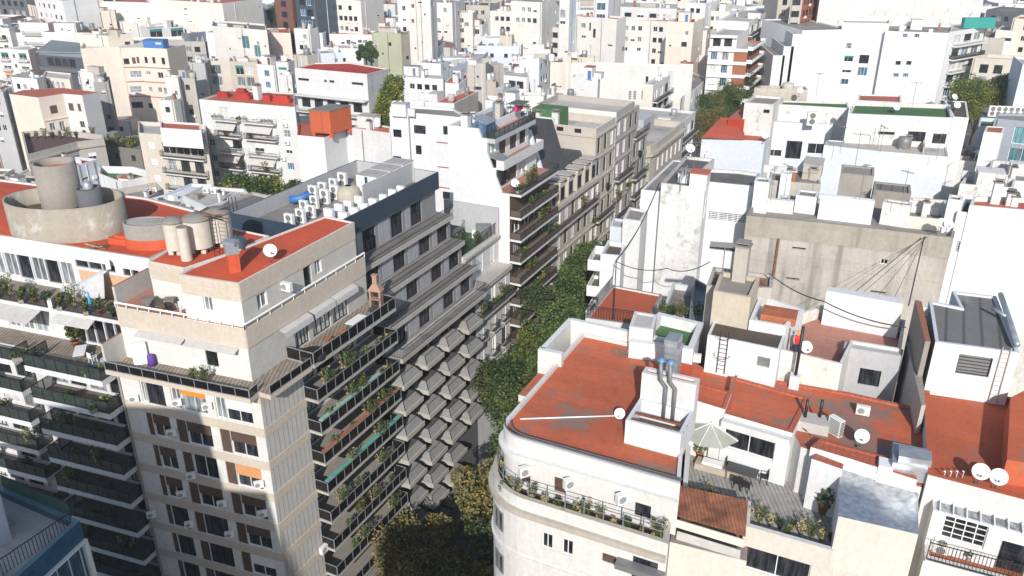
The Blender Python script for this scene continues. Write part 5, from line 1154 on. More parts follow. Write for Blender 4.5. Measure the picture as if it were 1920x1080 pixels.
b, v = Fb('white walled building with slot windows and a sooty grey side, red roof', 'X', [(552, 127), (688, 139), (728, 129), (655, 117), (590, 118)], 34, WH2, REDD, em={1: wall('soot_side', (.42, .42, .41), .8, 1.0, (.05, .05, .05), seed=92, blot=.6)}, keep=True, par=.2)
for x, y, w_ in ((569, 149, 2.6), (610, 152, .6), (622, 153, 1.2), (670, 157, 2.6)): b.wpx(v, 0, [(x, y, w_, .5, 'slot')])
L = v.edge(0)[3]; z_ = zat(*v.pts[0], 176); b.band(v, 0, z_, .2, 1.6, WH2, 'canopy')
for q in (2, 5, 8, 11, 14): b.win(v, 0, q, z_-1.5, 2, 1.8, 'd2')
b.balc(v, 0, .2, L-.2, z_-3, 1.4, 'wbars', WH2); b.done()
iv = MB(); rnd = random.Random(6)
for k in range(230):
    y_ = 152+rnd.random()*92; x_ = 752-(y_-155)*.05-rnd.random()*(26+(y_-155)*.34); Y_ = 132+rnd.random()*1.5
    X_ = (x_-960)/(F*cos(TH)+(540-y_)*sin(TH))*Y_; iv.leaves(55, (X_, Y_, zat(X_, Y_, y_)), (.9, .6, 1.1), .22, rnd.choice([LEAFY, LEAFG, LEAFY, LEAFT]), .15, rnd)
tag(iv.obj('ivy'), 'tall curtain of yellow green ivy between two white buildings', 'ivy')
b, v = Fb('low terrace with a blue awning strip and railings left of the ivy', 'B2', [(1340, 190), (1690, 240), (1690, 180), (1480, 140)], 30.9, WH2, REDT, par=.2, z0=0)

def many(rows):
    for r in rows: Fb(*r[:4], **(r[4] if len(r) > 4 else {}))
W2 = ('p', 'ws', 'd', 'g')
many([
 # far left, crop A
 ('dark grey office block with strips of windows in the top left corner', 'A', [(-300, -60), (232, -20)], 36, dict(w=GREYD, r=CGREY, depth=14, wins=[(0, 9, 14, ('d3', 'w2', 'd2'), 1.8, 1.6, .05)])),
 ('sandy concrete row in front of the dark grey block', 'A', [(-100, 150), (285, 150)], 29, dict(w=CONCL, depth=12, wins=[(0, 6, 5, ('d', 'd2'))], cl=3)),
 ('pinkish blank walled building at the far left', 'A', [(232, 36), (352, 62), (540, 45)], 34, dict(w=PINK, r=LGREY, cl=2)),
 ('small white block leaning on the pinkish building', 'A', [(352, 98), (432, 100), (468, 90)], 32, dict(w=WH, r=LGREY, wins=[(0, 1, 5)])),
 ('grey beige blank wall with one blue window strip', 'A', [(462, 172), (718, 156)], 32, dict(w=wall('greige', (.45, .41, .35), .3, .3, seed=93), depth=12, px=[(575, 205, 1.6, 3.6, 'p2')], cl=2)),
 ('bluish grey lower wall left of the grey beige blank wall', 'A', [(315, 278), (468, 268)], 27.5, dict(w=wall('blue_grey', (.40, .42, .45), .2, .3, seed=94), depth=8)),
 ('white building with three pale roller shutters on its top floor', 'A', [(20, 295), (315, 290)], 29, dict(w=WH, r=LGREY, depth=10, wins=[(0, 3, 4, ('wf',), 2.6, 1.7, 0)], cl=2)),
 ('cream upper storey with clutter on top above the big cream wall', 'A', [(702, 308), (965, 322), (1190, 300)], 33.5, dict(w=CREAM, r=CGREY, cl=6, px=[(1110, 400, 1.4, 1.8, 'p')])),
 ('penthouse with teal awnings and orange curtains behind dark openings', 'A', [(1340, 262), (1655, 238)], 31.5, dict(w=WH2, r=CONCL, depth=9, px=[(1405, 300, 3.4, 2.3, 'gs'), (1500, 296, 3.4, 2.3, 'gs'), (1595, 290, 3.4, 2.3, 'gs')])),
 ('slate grey attic storey with white windows right of the teal awning penthouse', 'A', [(1700, 300), (1912, 275)], 30, dict(w=wall('blue_slate', (.16, .19, .24), .2, .2, seed=95), r=LGREY, depth=8, wins=[(0, 5, 4, ('g', 'w2'), 1.0, 1.9, 0)])),
 ('large blank white gable wall near the top left', 'A', [(1545, 72), (1835, 66)], 35, dict(w=WH, r=REDT, depth=14)),
 ('beige concrete tower stub with a dark opening near the top left', 'A', [(905, 98), (1030, 95), (1040, 85)], 35, dict(w=BEIGE2, r=CGREY, px=[(985, 190, 2.4, 2.4, 'd')])),
 ('white rooftop house with a small square window near the top left', 'A', [(1165, 100), (1340, 112)], 33, dict(w=WH, r=LGREY, depth=7, wins=[(0, 2, 5)], cl=1)),
 ('pale grey rooftop block right of the small square window', 'A', [(1375, 125), (1490, 122)], 32.6, dict(w=GREY, r=LGREY, depth=6, wins=[(0, 1, 4)])),
 ('long white building with a dark square window under the red ridge', 'A', [(1150, 45), (1560, 62)], 36, dict(w=WH, r=REDT, depth=9, wins=[(0, 4, 5)])),
 ('white terraces with small openings right of the beige blank wall', 'A', [(720, 105), (900, 120)], 33, dict(w=WH, r=LGREY, depth=10, wins=[(0, 3, 7)], cl=2)),
 ('cream parapeted terrace in front of the pale grey rooftop block', 'A', [(1050, 190), (1340, 220)], 31.8, dict(w=CREAM2, r=LGREY, depth=8, cl=2, par=1.0)),
 ('far red roofed row along the top edge, left part', 'A', [(830, 8), (1560, 30)], 37, dict(w=WH2, r=REDT, depth=16, cl=4)),
 ('far red roofed row along the top edge, right part', 'A', [(1350, -10), (2000, 30)], 38, dict(w=CREAM2, r=REDT, depth=16, cl=5)),
 ('hazy white block behind the dark grey office at the top left', 'A', [(300, -30), (560, 5)], 38, dict(w=WH, depth=12, wins=[(0, 5, 7)], cl=2)),
 ('dark blue glazed block at the top edge, left', 'A', [(560, -20), (790, 0)], 37.5, dict(w=plain('blue_curtain_wall', (.05, .075, .10), .3), depth=12, wins=[(0, 5, 12, ('p2', 'd3'), 1.8, 1.8, .05)])),
 ('worn roofs and a low white parapet below the blue glazed block', 'A', [(530, 72), (730, 90)], 34, dict(w=WH2, depth=10, wins=[(0, 3, 4)], cl=5)),
 ('cream and white roofs left of the navy glass tower', 'A', [(420, 60), (560, 66)], 33.4, dict(w=CREAM2, depth=9, cl=3)),
 ('weathered white block with a vaulted shed at the top edge, left', 'A', [(790, 20), (905, 40)], 35, dict(w=WH2, depth=9, cl=2)),
 # crop B
 ('big cream block with two tall columns of teal glass', 'B', [(82, 232), (578, 272), (560, 215)], 33.5, dict(w=CREAM2, r=DGREY, px=[(385, 380, 2.6, 3.2, 't'), (385, 455, 2.6, 3.0, 't'), (492, 390, 2.2, 3.2, 't'), (492, 460, 2.2, 3.0, 't')], cl=4)),
 ('brownish rendered block with vertical buttresses beside the teal glass', 'B', [(512, 305), (585, 292), (790, 298), (780, 250), (520, 255)], 31.5, dict(w=PINK, r=REDT, em={0: CONC}, px=[], par=.3)),
 ('long white attic with a row of round portholes, left', 'B', [(22, 100), (335, 55)], 35.5, dict(w=WH2, r=REDT, depth=9, wins=[(0, 9, 3.2, ('d',), .5, .5, 0)])),
 ('long pale attic with a row of round portholes, right', 'B', [(365, 72), (640, 28)], 35.5, dict(w=WH, r=LGREY, depth=9, wins=[(0, 9, 3.2, ('d',), .5, .5, 0)])),
 ('dark red and glass block at the top edge above the roof trees', 'B', [(640, -40), (800, -30)], 40, dict(w=wall('dark_brick', (.16, .07, .05), .3, .3, seed=96), depth=12, wins=[(0, 4, 12, ('d3', 'd2'), 2, 1.6, 0)])),
 ('terrace with dark glazing below the dark red block', 'B', [(660, 130), (860, 150)], 32, dict(w=GREYD, r=LGREY, depth=8, wins=[(0, 4, 5, ('d3',), 2, 1.8, 0)])),
 ('navy glass tower with white balconies at the top edge', 'B', [(830, -60), (1010, -50)], 41, dict(w=plain('blue_curtain_wall', (0, 0, 0)), depth=12, wins=[(0, 4, 16, ('p2', 'd3'), 2, 1.8, 0)])),
 ('cream gabled building with a small orange roof edge', 'B', [(1000, 65), (1110, 75), (1140, 45)], 36, dict(w=CREAM2, r=LGREY)),
 ('white house with brown buttresses under an orange roof line', 'B', [(1095, 95), (1390, 110)], 33.5, dict(w=CREAM2, r=REDT, depth=8, wins=[(0, 4, 5)], cl=4)),
 ('cream storey with assorted small windows below the buttressed house', 'B', [(1010, 195), (1640, 212)], 32, dict(w=CREAM2, r=REDT, depth=8, wins=[(0, 7, 4)], cl=4)),
 ('white storey with square windows left of the olive wall', 'B', [(1140, 305), (1525, 312)], 30.5, dict(w=WH2, r=REDT, depth=8, wins=[(0, 6, 4)])),
 ('plain olive green wall with one small window', 'B', [(1525, 292), (1790, 302)], 31, dict(w=OLIVE, r=CGREY, depth=8, px=[(1685, 398, .9, 1.0, 'd')])),
 ('white yard wall with pipes left of the olive wall', 'B', [(1075, 425), (1440, 440)], 28, dict(w=WH, r=LGREY, depth=9, cl=3)),
 ('bright white stair block beside hanging cables', 'B', [(965, 292), (1075, 296), (1120, 280)], 31, dict(w=WH, r=LGREY)),
 ('white block with roof machinery above the sloping sheds', 'B', [(820, 255), (965, 262)], 32.5, dict(w=WH2, depth=8, cl=3, wins=[(0, 2, 7)])),
 ('concrete and white hut with a dark flat roof', 'B', [(818, 495), (940, 500), (1050, 480)], 30.5, dict(w=CONCL, r=CONCD)),
 ('pale blue and white wall behind the red slot window roof', 'B', [(1060, 480), (1255, 470)], 29.5, dict(w=WHB, depth=7, cl=1)),
 ('beige building with tall shuttered windows and a planted roof edge', 'B', [(-30, 545), (240, 550), (258, 530)], 27.5, dict(w=BEIGE2, r=LGREY, wins=[(0, 2, 9, ('g', 'cur'), 2.8, 2.2, 0)])),
 ('greyer building with teal awning and paired windows', 'B', [(240, 550), (492, 560), (492, 525)], 27.5, dict(w=STONE, r=LGREY, wins=[(0, 2, 9, ('g', 'cur', 'gs'), 2.2, 2.2, 0)])),
 ('white bay windowed building right of the teal awning', 'B', [(485, 575), (650, 590), (650, 545)], 27.2, dict(w=WH, r=REDT, wins=[(0, 2, 8, ('g', 'p2'), 1.6, 1.5, 0), (1, 1, 8)])),
 ('stained white chimney stack block beside the slot window building', 'B', [(690, 670), (800, 680), (815, 650)], 29.3, dict(w=WH3, r=CGREY)),
 ('narrow white building with a teal awning strip', 'B', [(655, 555), (770, 560)], 28, dict(w=WH2, r=REDT, depth=6, wins=[(0, 1, 6, ('gs',), 2.2, 1.6, 0)])),
 ('far cluttered white block at the top edge, centre left', 'B', [(1430, 30), (1730, 40)], 36, dict(w=WH2, depth=12, wins=[(0, 5, 8)], cl=5)),
 ('weathered grey hut with dark windows at the top, centre left', 'B', [(1650, 95), (1800, 85)], 34, dict(w=CONC, depth=8, wins=[(0, 2, 4)], cl=1)),
 ('white long parapet building above the cream storey', 'B', [(1400, 150), (1730, 165)], 33, dict(w=WH2, depth=8, cl=3, wins=[(0, 2, 5)])),
 ('cream gable with a fan and pipes right of the white parapet', 'B', [(1730, 195), (1880, 200)], 32, dict(w=CREAM2, depth=8, wins=[(0, 2, 5)], cl=3)),
 ('cream row of low blocks at the top edge above the attic portholes', 'B', [(1090, -10), (1420, 5)], 39, dict(w=CREAM2, depth=12, wins=[(0, 6, 8)], cl=6)),
 ('white backdrop block at the top edge left of the tall cream tower', 'B', [(1750, 0), (1860, 5)], 39, dict(w=WH, depth=12, wins=[(0, 2, 8)], cl=2)),
 # crop C
 ('tall cream tower at the top edge, centre', 'C', [(20, -60), (222, -50), (278, -60)], 43, dict(w=CREAM2, r=LGREY, em={1: GREY}, px=[(65, 55, .9, 1.0, 'p'), (65, 190, .9, 1, 'p')])),
 ('cream apartment building with a glazed gallery and a thin green roof edge', 'C', [(225, 108), (450, 116), (605, 118), (640, 100), (235, 92)], 34.5, dict(w=CREAM2, r=GREEN, wins=[(0, 5, 16, ('p', 'd', 'ws')), (1, 4, 16, ('d2', 'bf', 'p'))], cl=4)),
 ('lower white wing with a bluish side and brown shutters', 'C', [(600, 218), (690, 222), (755, 205)], 31, dict(w=CREAM2, r=CGREY, em={1: WHB}, wins=[(0, 1, 14, ('ws', 'bf', 'p'), 1.4, 1.5, 0)], cl=2)),
 ('cream building with stacked windows and a grey cement flank', 'C', [(762, 98), (985, 104), (1045, 88)], 35, dict(w=CREAM2, r=CGREY, em={1: CONCL}, wins=[(0, 3, 17, ('d2', 'p', 'd'))], cl=3)),
 ('beige stained stair tower in front of the grey cement flank', 'C', [(845, 318), (958, 326), (975, 305)], 30.5, dict(w=BEIGE2, r=CONC)),
 ('white building with long terraces and a grey cement side wall', 'C', [(1145, 92), (1295, 105), (1392, 62)], 35.5, dict(w=WH2, r=LGREY, em={1: GREY}, wins=[(0, 2, 12, ('d3',), 2.2, 1.4, 0)])),
 ('white terraced building with red balcony panels', 'C', [(1282, 240), (1500, 262)], 31.5, dict(w=WH2, r=LGREY, depth=8, wins=[(0, 4, 12, ('d3', 'bf', 'd2'), 1.8, 1.5, 0)], cl=2)),
 ('tall blank cream tower with a red roof edge in the upper centre', 'C', [(1508, 142), (1905, 172), (1990, 150)], 36.5, dict(w=CREAM2, r=REDD, px=[(1700, 300, .8, 2.2, 'd'), (1662, 240, .5, 2, 'd')])),
 ('small white box house with two round windows in front of the blank cream tower', 'C', [(1578, 370), (1750, 378), (1757, 365)], 30, dict(w=WH2, r=CGREY, px=[(1605, 430, .8, .8, 'd'), (1682, 433, .8, .8, 'd')])),
 ('beige concrete stair block below the round windowed box', 'C', [(1490, 512), (1700, 520), (1708, 500)], 31.5, dict(w=BEIGE2, r=CONC)),
 ('cream blank wall left of the beige stair block', 'C', [(1420, 500), (1492, 508), (1500, 495)], 32, dict(w=CREAM, r=LGREY)),
 ('white house with a grey flat roof and paired grey windows in the middle', 'C', [(120, 560), (318, 575), (390, 545)], 30, dict(w=WH, r=CGREY, px=[(275, 755, 2.6, 1.3, 'd2')])),
 ('long low white wing with a strip of windows and an awning', 'C', [(-20, 690), (340, 712), (345, 640)], 27.8, dict(w=WH, r=LGREY, wins=[(0, 4, 4, ('d', 'd2', 'p'), 1.2, 1.2, 0)], par=.4)),
 ('bluish white parapet running back from the grey flat roof house', 'C', [(325, 640), (560, 560), (545, 520), (400, 545)], 29, dict(w=WHB, r=LGREY, par=.9)),
 ('white patio with red painted steps and a red roof', 'C', [(355, 745), (480, 755), (560, 700), (555, 655), (410, 690)], 28, dict(w=WH, r=REDT, par=.3)),
 ('white outbuilding with a red roof and a rough tan end wall', 'C', [(40, 905), (440, 932), (655, 822), (600, 800), (330, 880)], 27, dict(w=WH, r=REDT, em={1: TAN}, par=.3, cl=3)),
 ('sand and grey stair tower with a dark recessed side in the middle', 'C', [(555, 565), (722, 572), (768, 545)], 31.5, dict(w=CONCL, r=CONCD, em={1: GREYM}, px=[(600, 760, 1.5, 1.0, 'd'), (650, 795, 1.8, .7, 'd')])),
 ('tan concrete block at the foot of the sand and grey tower', 'C', [(728, 720), (815, 705), (812, 690)], 28, dict(w=BEIGE2, r=CONC)),
 ('stained cement block behind the sand and grey tower', 'C', [(770, 590), (885, 575)], 30, dict(w=CONCL, depth=6)),
 ('white cube with a peeling silver roof and a red brick stripe', 'C', [(1030, 535), (1205, 525), (1300, 480)], 31, dict(w=WH, r=LGREY, em={1: WHB}, wins=[(1, 3, 6, ('d', 'd2'))], cl=1)),
 ('white annex with a brown shutter left of the silver roof cube', 'C', [(945, 545), (1030, 550)], 30, dict(w=WH2, r=REDT, depth=6, px=[(1000, 605, 1.6, 1.5, 'bf')])),
 ('white porch roof on dark openings below the silver roof cube', 'C', [(885, 675), (1110, 700), (1100, 620)], 28.3, dict(w=WH, r=LGREY, wins=[(0, 3, 4, ('d3',), 1.8, 1.6, 0)], par=.2)),
 ('terrace with a green floor behind a white slatted wall', 'C', [(880, 830), (1035, 760), (985, 740), (815, 790)], 26.5, dict(w=WH, r=GREEN, par=1.0)),
 ('plain cream cube with one grid window in the centre', 'C', [(1030, 860), (1245, 868), (1270, 835)], 31.5, dict(w=CREAM2, r=BROWNR, px=[(1125, 1062, 1.6, .9, 'grid')])),
 ('white stuccoed wall with tall chimneys right of the plain cream cube', 'C', [(1275, 850), (1530, 870), (1530, 820)], 30.5, dict(w=CREAM2, r=LGREY, cl=4)),
 ('pale grey tall cube with one dark louvred window', 'C', [(1500, 690), (1735, 695), (1755, 675)], 32.5, dict(w=wall('light_grey_render', (.62, .62, .61), .2, .2, seed=97), r=BROWNR, px=[(1608, 905, 2.2, 2.0, 'lou')])),
 ('cream low houses with a yellow wall behind the silver roof cube', 'C', [(1305, 560), (1425, 560)], 30, dict(w=CREAM, depth=8, cl=2)),
 ('white row with a lean-to and laundry below the plain cream cube', 'C2', [(1130, 90), (1420, 60), (1560, 10), (1300, -30)], 29, dict(w=WH2, r=LGREY, cl=5)),
 ('low white rooms with a grey water drum in front of the tan end wall', 'C', [(720, 900), (1030, 930), (1030, 870), (730, 860)], 28.5, dict(w=WH, r=LGREY, cl=4)),
 ('brown roofed jumble at the top edge right of the tall cream tower', 'C', [(400, 40), (760, 50)], 36, dict(w=CONCL, r=BROWNR, depth=12, wins=[(0, 5, 6)], cl=6)),
 ('long cream block with a roof terrace at the top edge, centre', 'C', [(950, 8), (1230, 20)], 39, dict(w=CREAM2, depth=14, wins=[(0, 4, 7)], cl=3)),
 ('pale tall block with a bluish side at the top edge, centre right', 'C', [(1390, -40), (1480, -35), (1540, -50)], 42, dict(w=CREAM2, em={1: WHB}, px=[(1415, 125, 1.6, 2, 'g'), (1415, 190, 1.6, 1.5, 'ws')])),
 ('blue glazed white tower at the top edge, centre right', 'C', [(1700, -20), (1830, -15)], 41, dict(w=WH, depth=12, wins=[(0, 2, 14, ('p2', 't'), 2.4, 1.8, 0)])),
 ('cream block stepping up behind the tall cream tower', 'C', [(230, 20), (420, 25)], 38, dict(w=CREAM2, depth=12, wins=[(0, 4, 8)], cl=2)),
 ('low grey concrete roofs between the olive wall and the glazed gallery', 'C', [(-40, 310), (230, 290), (200, 220), (-60, 230)], 31, dict(w=CONC, r=CGREY, cl=6)),
 ('pale concrete yard with a lilac walled house', 'C', [(150, 405), (300, 415), (360, 380)], 30, dict(w=WH, r=REDT, px=[(190, 460, 1.2, 2.0, 'd')], cl=1)),
 ('white sheet roofed workshop behind the grey flat roof house', 'C', [(300, 520), (680, 520), (745, 465), (350, 470)], 28.7, dict(w=WHB, r=LGREY, cl=3)),
 # crop D
 ('white long building with a roof terrace pergola at the top right of centre', 'D', [(-20, 55), (620, 80), (630, 20)], 36.5, dict(w=WH2, r=LGREY, wins=[(0, 5, 8, ('d3', 'd', 'ws'), 2, 1.2, .2)], cl=6)),
 ('cream building with a windowed back facade and air conditioners, upper right of centre', 'D', [(100, 178), (365, 185), (548, 195), (560, 165), (110, 160)], 35, dict(w=CREAM2, r=REDD, wins=[(0, 4, 17, ('p', 'g', 'ws')), (1, 3, 17, ('p', 'ws', 'd'))], cl=2)),
 ('tall peach and white blank wall with a crimson roof', 'D', [(532, 192), (772, 202), (880, 158)], 36.5, dict(w=CREAM, r=REDD, cl=2)),
 ('long cream wall with arched windows and a weathered top', 'X', [(1062, 118), (1245, 124), (1300, 122)], 30.5, dict(w=CREAM2, r=LGREY, px=[(1181, 179, .7, 2, 'grid'), (1190, 179, .7, 2, 'grid'), (1205, 179, .7, 2, 'grid'), (1214, 179, .7, 2, 'grid'), (1193, 207, 1, 2, 'd2'), (1206, 207, 1, 2, 'd2'), (1236, 206, 1, 1.2, 'p'), (1213, 150, .6, 1.6, 'd')])),
 ('white gable with a sloping shoulder right of the arched windows', 'D', [(545, 640), (752, 612), (760, 590), (600, 590)], 29.5, dict(w=WH, r=LGREY, z0=0)),
 ('white building with balconies over the street behind the arched wall', 'D', [(665, 870), (790, 800), (900, 700), (750, 640)], 24, dict(w=WH2, r=CGREY, wins=[(0, 3, 12), (1, 3, 12)])),
 ('cream blank wall beside the street with stepped dark balconies', 'D', [(752, 272), (892, 275), (925, 235)], 33.5, dict(w=CREAM2, r=LGREY)),
 ('cream lower wall with dark street balconies', 'D', [(770, 495), (945, 498), (1080, 420), (900, 400)], 27.5, dict(w=CREAM2, r=LGREY, wins=[(1, 4, 16, ('d3', 'd2'), 1.6, 1.8, 0)], cl=2)),
 ('pinkish curved corner building with small square windows on the street', 'D', [(1085, 430), (1180, 400), (1190, 360), (1100, 340)], 27.5, dict(w=PINK, r=GREEN, wins=[(0, 2, 16, ('d',), .9, 1.2, 0)])),
 ('white building with a skeletal roof frame at the top edge, right of centre', 'D', [(700, 20), (880, 30)], 38, dict(w=WH, depth=12, wins=[(0, 3, 8)], cl=2)),
 ('cream penthouse with a red band behind the brick striped tower', 'D', [(880, 95), (1100, 105), (1240, 80)], 35.5, dict(w=CREAM2, r=LGREY, wins=[(0, 4, 5)], cl=4)),
 ('bright white block beside the balcony row at the top right of centre', 'D', [(1250, 60), (1440, 50)], 36.5, dict(w=WH, depth=12, cl=3)),
 ('distant concrete tower with stacked balconies and brick piers', 'D', [(1655, -60), (1760, -60), (1900, -90)], 43, dict(w=CONCL, r=LGREY, em={1: BRICKM}, wins=[(0, 3, 22, ('d3', 'd2'), 2, 1.5, 0), (1, 4, 22, ('d3', 'bf'), 1.8, 1.5, 0)])),
 ('pale stone tower left of the distant concrete tower', 'D', [(1540, -60), (1665, -60)], 42, dict(w=STONE, depth=12, wins=[(0, 4, 22, ('d2', 'w2'), 1.2, 1.7, 0)])),
 ('small white house with one blue window at the end of the street', 'D', [(1530, 190), (1645, 185)], 27, dict(w=WH, depth=8, px=[(1545, 262, 1.6, 1.2, 'p2')])),
])
b, v = Fb('tall cream building with an enormous blank front wall, windowed rear wing and red ledges', 'A', [(722, 438), (1068, 418), (1085, 432), (1240, 428), (1500, 440), (1665, 402), (1640, 330), (760, 340)], 31.5, CREAM, CREAM, keep=True, par=.6, em={4: wall('taupe_render', (0, 0, 0))})
b.near = True; L = v.edge(2)[3]; b.wpx(v, 2, [(*cv('A', 1135, 553), 1.3, 1.4, 'd'), (*cv('A', 1205, 545), .8, 1.5, 'bf'), (*cv('A', 1242, 540), .6, 1.5, 'bf')])
for y_, st in ((668, 'w2'), (805, 'w2'), (945, 'd3')): b.wpx(v, 2, [(*cv('A', 1225, y_), 2.6, 1.5, st)])
b.wpx(v, 3, [(*cv('A', 1315, 540), .8, 1.5, 'd2'), (*cv('A', 1385, 543), .8, 1.5, 'd2'), (*cv('A', 1470, 550), .9, 1.6, 'd2'), (*cv('A', 1335, 657), 1.3, .8, 'g'), (*cv('A', 1445, 678), 1.5, 1.4, 'p'), (*cv('A', 1355, 805), 1.0, 1.2, 'g'), (*cv('A', 1440, 810), 1.0, 1.2, 'g'), (*cv('A', 1490, 820), 1.0, 1.6, 'w2'), (*cv('A', 1340, 950), 1.2, 1.2, 'd2')])
for y_ in (612, 742, 875): u, z = v.hit(3, *cv('A', 1380, y_)); b.band(v, 3, z, .14, .12, REDD, 'ledge'); u, z = v.hit(2, *cv('A', 1180, y_-5)); b.band(v, 2, z, .14, .12, REDD, 'ledge')
b.done()
r_ = empty('blue_shelter', (*P(*cv('A', 1420, 430), 31), 31), 'bright blue box shelter with white lettering-like marks on the cream roof', 'shelter') if False else None
m = MB(); m.box((0, 0, 0), (5.2, 2.6, 2.2), BLUEP, -.12, base=True); m.box((0, 0, 2.2), (5.4, 2.8, .1), plain('deep_blue_paint', (.04, .12, .35), .5), -.12, base=True); m.box((1.2, -1.5, 1.5), (1.4, .04, .35), WHITEP, -.12); tag(m.obj('roof_shelter', loc=(*P(*cv('A', 1410, 437), 31), 30.9)), 'bright blue box shelter on the roof of the tall cream building', 'shelter')
b, v = Fb('dark mansarded building with a glazed gallery under a pitched grey metal roof', 'A', [(345, 490), (735, 520), (750, 440), (470, 400)], 26.6, wall('blue_slate_dark', (.075, .085, .11), .3, .3, seed=98), STEEL, keep=True, par=0, em={})
b.near = True; L = v.edge(0)[3]; n = int(L/2.2)
for k in range(n): b.win(v, 0, L*(k+.5)/n, 24.9, L/n-.2, 2.3, 'd')
for k in range(4): b.win(v, 0, L*(k+.6)/4.2, 20.7, 1.2, 2.3, 'cur')
m = MB(); q = [Vector((*P(*cv('A', *p), 27.0), 27.0)) for p in ((318, 462), (728, 470), (748, 418), (468, 388))]; q[2].z = q[3].z = 27.9; m.add(q+[p-Vector((0, 0, .3)) for p in q], [(0, 1, 2, 3), (7, 6, 5, 4), (0, 4, 5, 1), (1, 5, 6, 2), (3, 0, 4, 7)], roofm('grey_metal_roof', (.20, .23, .25), amt=.2, lines=(.6, -64))); b.part('metal_roof', m)
b.balc(v, 0, .1, L-.1, 22.9, .6, 'solid', GREYD, .7, .3); b.done()
b, v = Fb('white building with teal awnings and white drop blinds at the left edge', 'A', [(-20, 438), (250, 450), (330, 425), (260, 405)], 25.5, WH, LGREY, keep=True, par=.4, em={1: BEIGE2})
L = v.edge(0)[3]
for k in range(4):
    for q in (L*.18, L*.78): b.win(v, 0, q, 23.6-2.8*k, 2.6, 1.9, ['gs', 'ws', 'os', 'd3'][k])
    b.win(v, 0, L*.48, 23.6-2.8*k, .9, 1.2, 'p'); b.balc(v, 0, .2, L*.36, 22.4-2.8*k, 1.0, 'wbars', WH); b.balc(v, 0, L*.6, L-.2, 22.4-2.8*k, 1.0, 'wbars', WH)
b.done()
many([
 ('white stepped building filling the gap behind the teal awnings', 'A', [(-60, 300), (40, 300)], 27.5, dict(w=WHB, depth=8, wins=[(0, 1, 6)])),
 ('slim cream light shaft wall right of the grey side of the cream building', 'A', [(1480, 690), (1600, 700), (1620, 680)], 27.5, dict(w=CREAM2, r=LGREY, cl=1)),
 ('white service tower with green tanks and pipes, centre left', 'A', [(1600, 700), (1750, 705), (1760, 640), (1620, 640)], 27, dict(w=CONCL, r=GREEN, cl=3, wins=[(0, 1, 9, ('d',))])),
 ('grey blank wall in the shade behind the green tanks', 'A', [(1700, 560), (1840, 570), (1850, 540)], 28, dict(w=GREY, r=DGREY)),
 ('beige house with a small gabled dormer below the green tanks', 'A', [(1430, 900), (1560, 905), (1640, 880)], 23.5, dict(w=CREAM2, r=LGREY, wins=[(0, 1, 7)])),
 ('cream terrace filling between the attic portholes and the cream wall', 'B', [(-80, 215), (90, 225)], 31, dict(w=WH2, depth=7, cl=2)),
])
# street blocks beyond the curved corner, seen end on
def far_street(label, s0, s1, o, z, wm, side=None, kind='bars', n=4, dep=1.1, slab=WH2, left=True, floors=7, r=LGREY, st=('d3', 'd2', 'cur')):
    b = Bld(label); 
    if left: v = sv(b, -14, o, s0, s1, z, w=wm, r=r, par=.5); e = 1
    else: v = b.vol([off(o, s0), off(o+14, s0), off(o+14, s1), off(o, s1)], z, w=wm, r=r, par=.5); e = 3
    if side: v.em = {0: side}
    L = v.edge(e)[3]
    for k in range(floors):
        zz = z-.6-2.85*(k+1)
        for q in range(n): b.win(v, e, L*(q+.5)/n, zz+1.2, L/n*.6, 1.9, random.choice(st))
        b.balc(v, e, .2, L-.2, zz, dep, kind, slab, .95, .22)
    b.clutter(v, 3); b.done(); return b, v
far_street('white street building with small rounded balconies just past the curved corner', 110, 126, -2.5, 26, WH2, CREAM2, n=5, slab=CONCL)
far_street('cream street building with dark stepped balconies, fourth past the curved corner', 128, 140, -12, 30, CREAM2, CREAM, n=3)
b = Bld('red brick tower with thick white balcony bands over the street'); BT = wall('brick_tower', (.34, .12, .06), .2, .2, seed=99)
v = b.vol([off(-10.5, 166), off(-1.8, 168), off(-1.8, 184), off(-11, 184)], 32.0, w=BT, r=LGREY, par=.5, em={0: CREAM2})
m = MB(); L_ = v.edge(0)[3]; m.box(v.pt3(0, L_-1.5, 2, .05), (3.0, .12, 29.5), BT, atan2(v.edge(0)[1][1], v.edge(0)[1][0]), base=True); b.part('brick_pier', m); w_ = b.vol([off(-11, 169), off(-5, 170.5), off(-5, 184), off(-11, 184)], 34.8, 31.5, w=CREAM2, r=LGREY, par=.4)
for k in range(9):
    zz = 32.2-3.0*k; b.band(v, 0, zz-.6, .7, .5, WHITEP, 'band'); b.balc(v, 1, .2, v.edge(1)[3]-.2, zz, 1.2, 'white', WHITEP, .6, .3)
    for q in (1.4, 4.0): b.win(v, 0, q, zz-1.7, 1.5, 1.9, random.choice(['g', 'p2', 'cur', 'wf']))
    for q in (2, 5, 8, 11, 14): b.win(v, 1, q, zz-1.6, 1.8, 1.8, 'd3')
b.band(w_, 0, 34.3, .3, .8, WHITEP, 'band'); b.grid(w_, 0, [1.6, 4.2], [33.2], 1.8, 1.9, ['g', 'd3']); b.done()
far_street('long white building with many balconies behind the red brick tower', 188, 222, -6, 36, WH, WH, n=9, floors=9)
far_street('grey white building with iron balconies near the far end of the street', 226, 258, -8, 33, WH2, WH, n=8, floors=8)
far_street('beige building at the far end of the street, left side', 262, 300, -11, 36, STONE, n=8, floors=8)
far_street('concrete balconied slab closing the view at the end of the street', 300, 330, 16.6, 44, CONCL, BRICKM, n=7, floors=12, left=False)
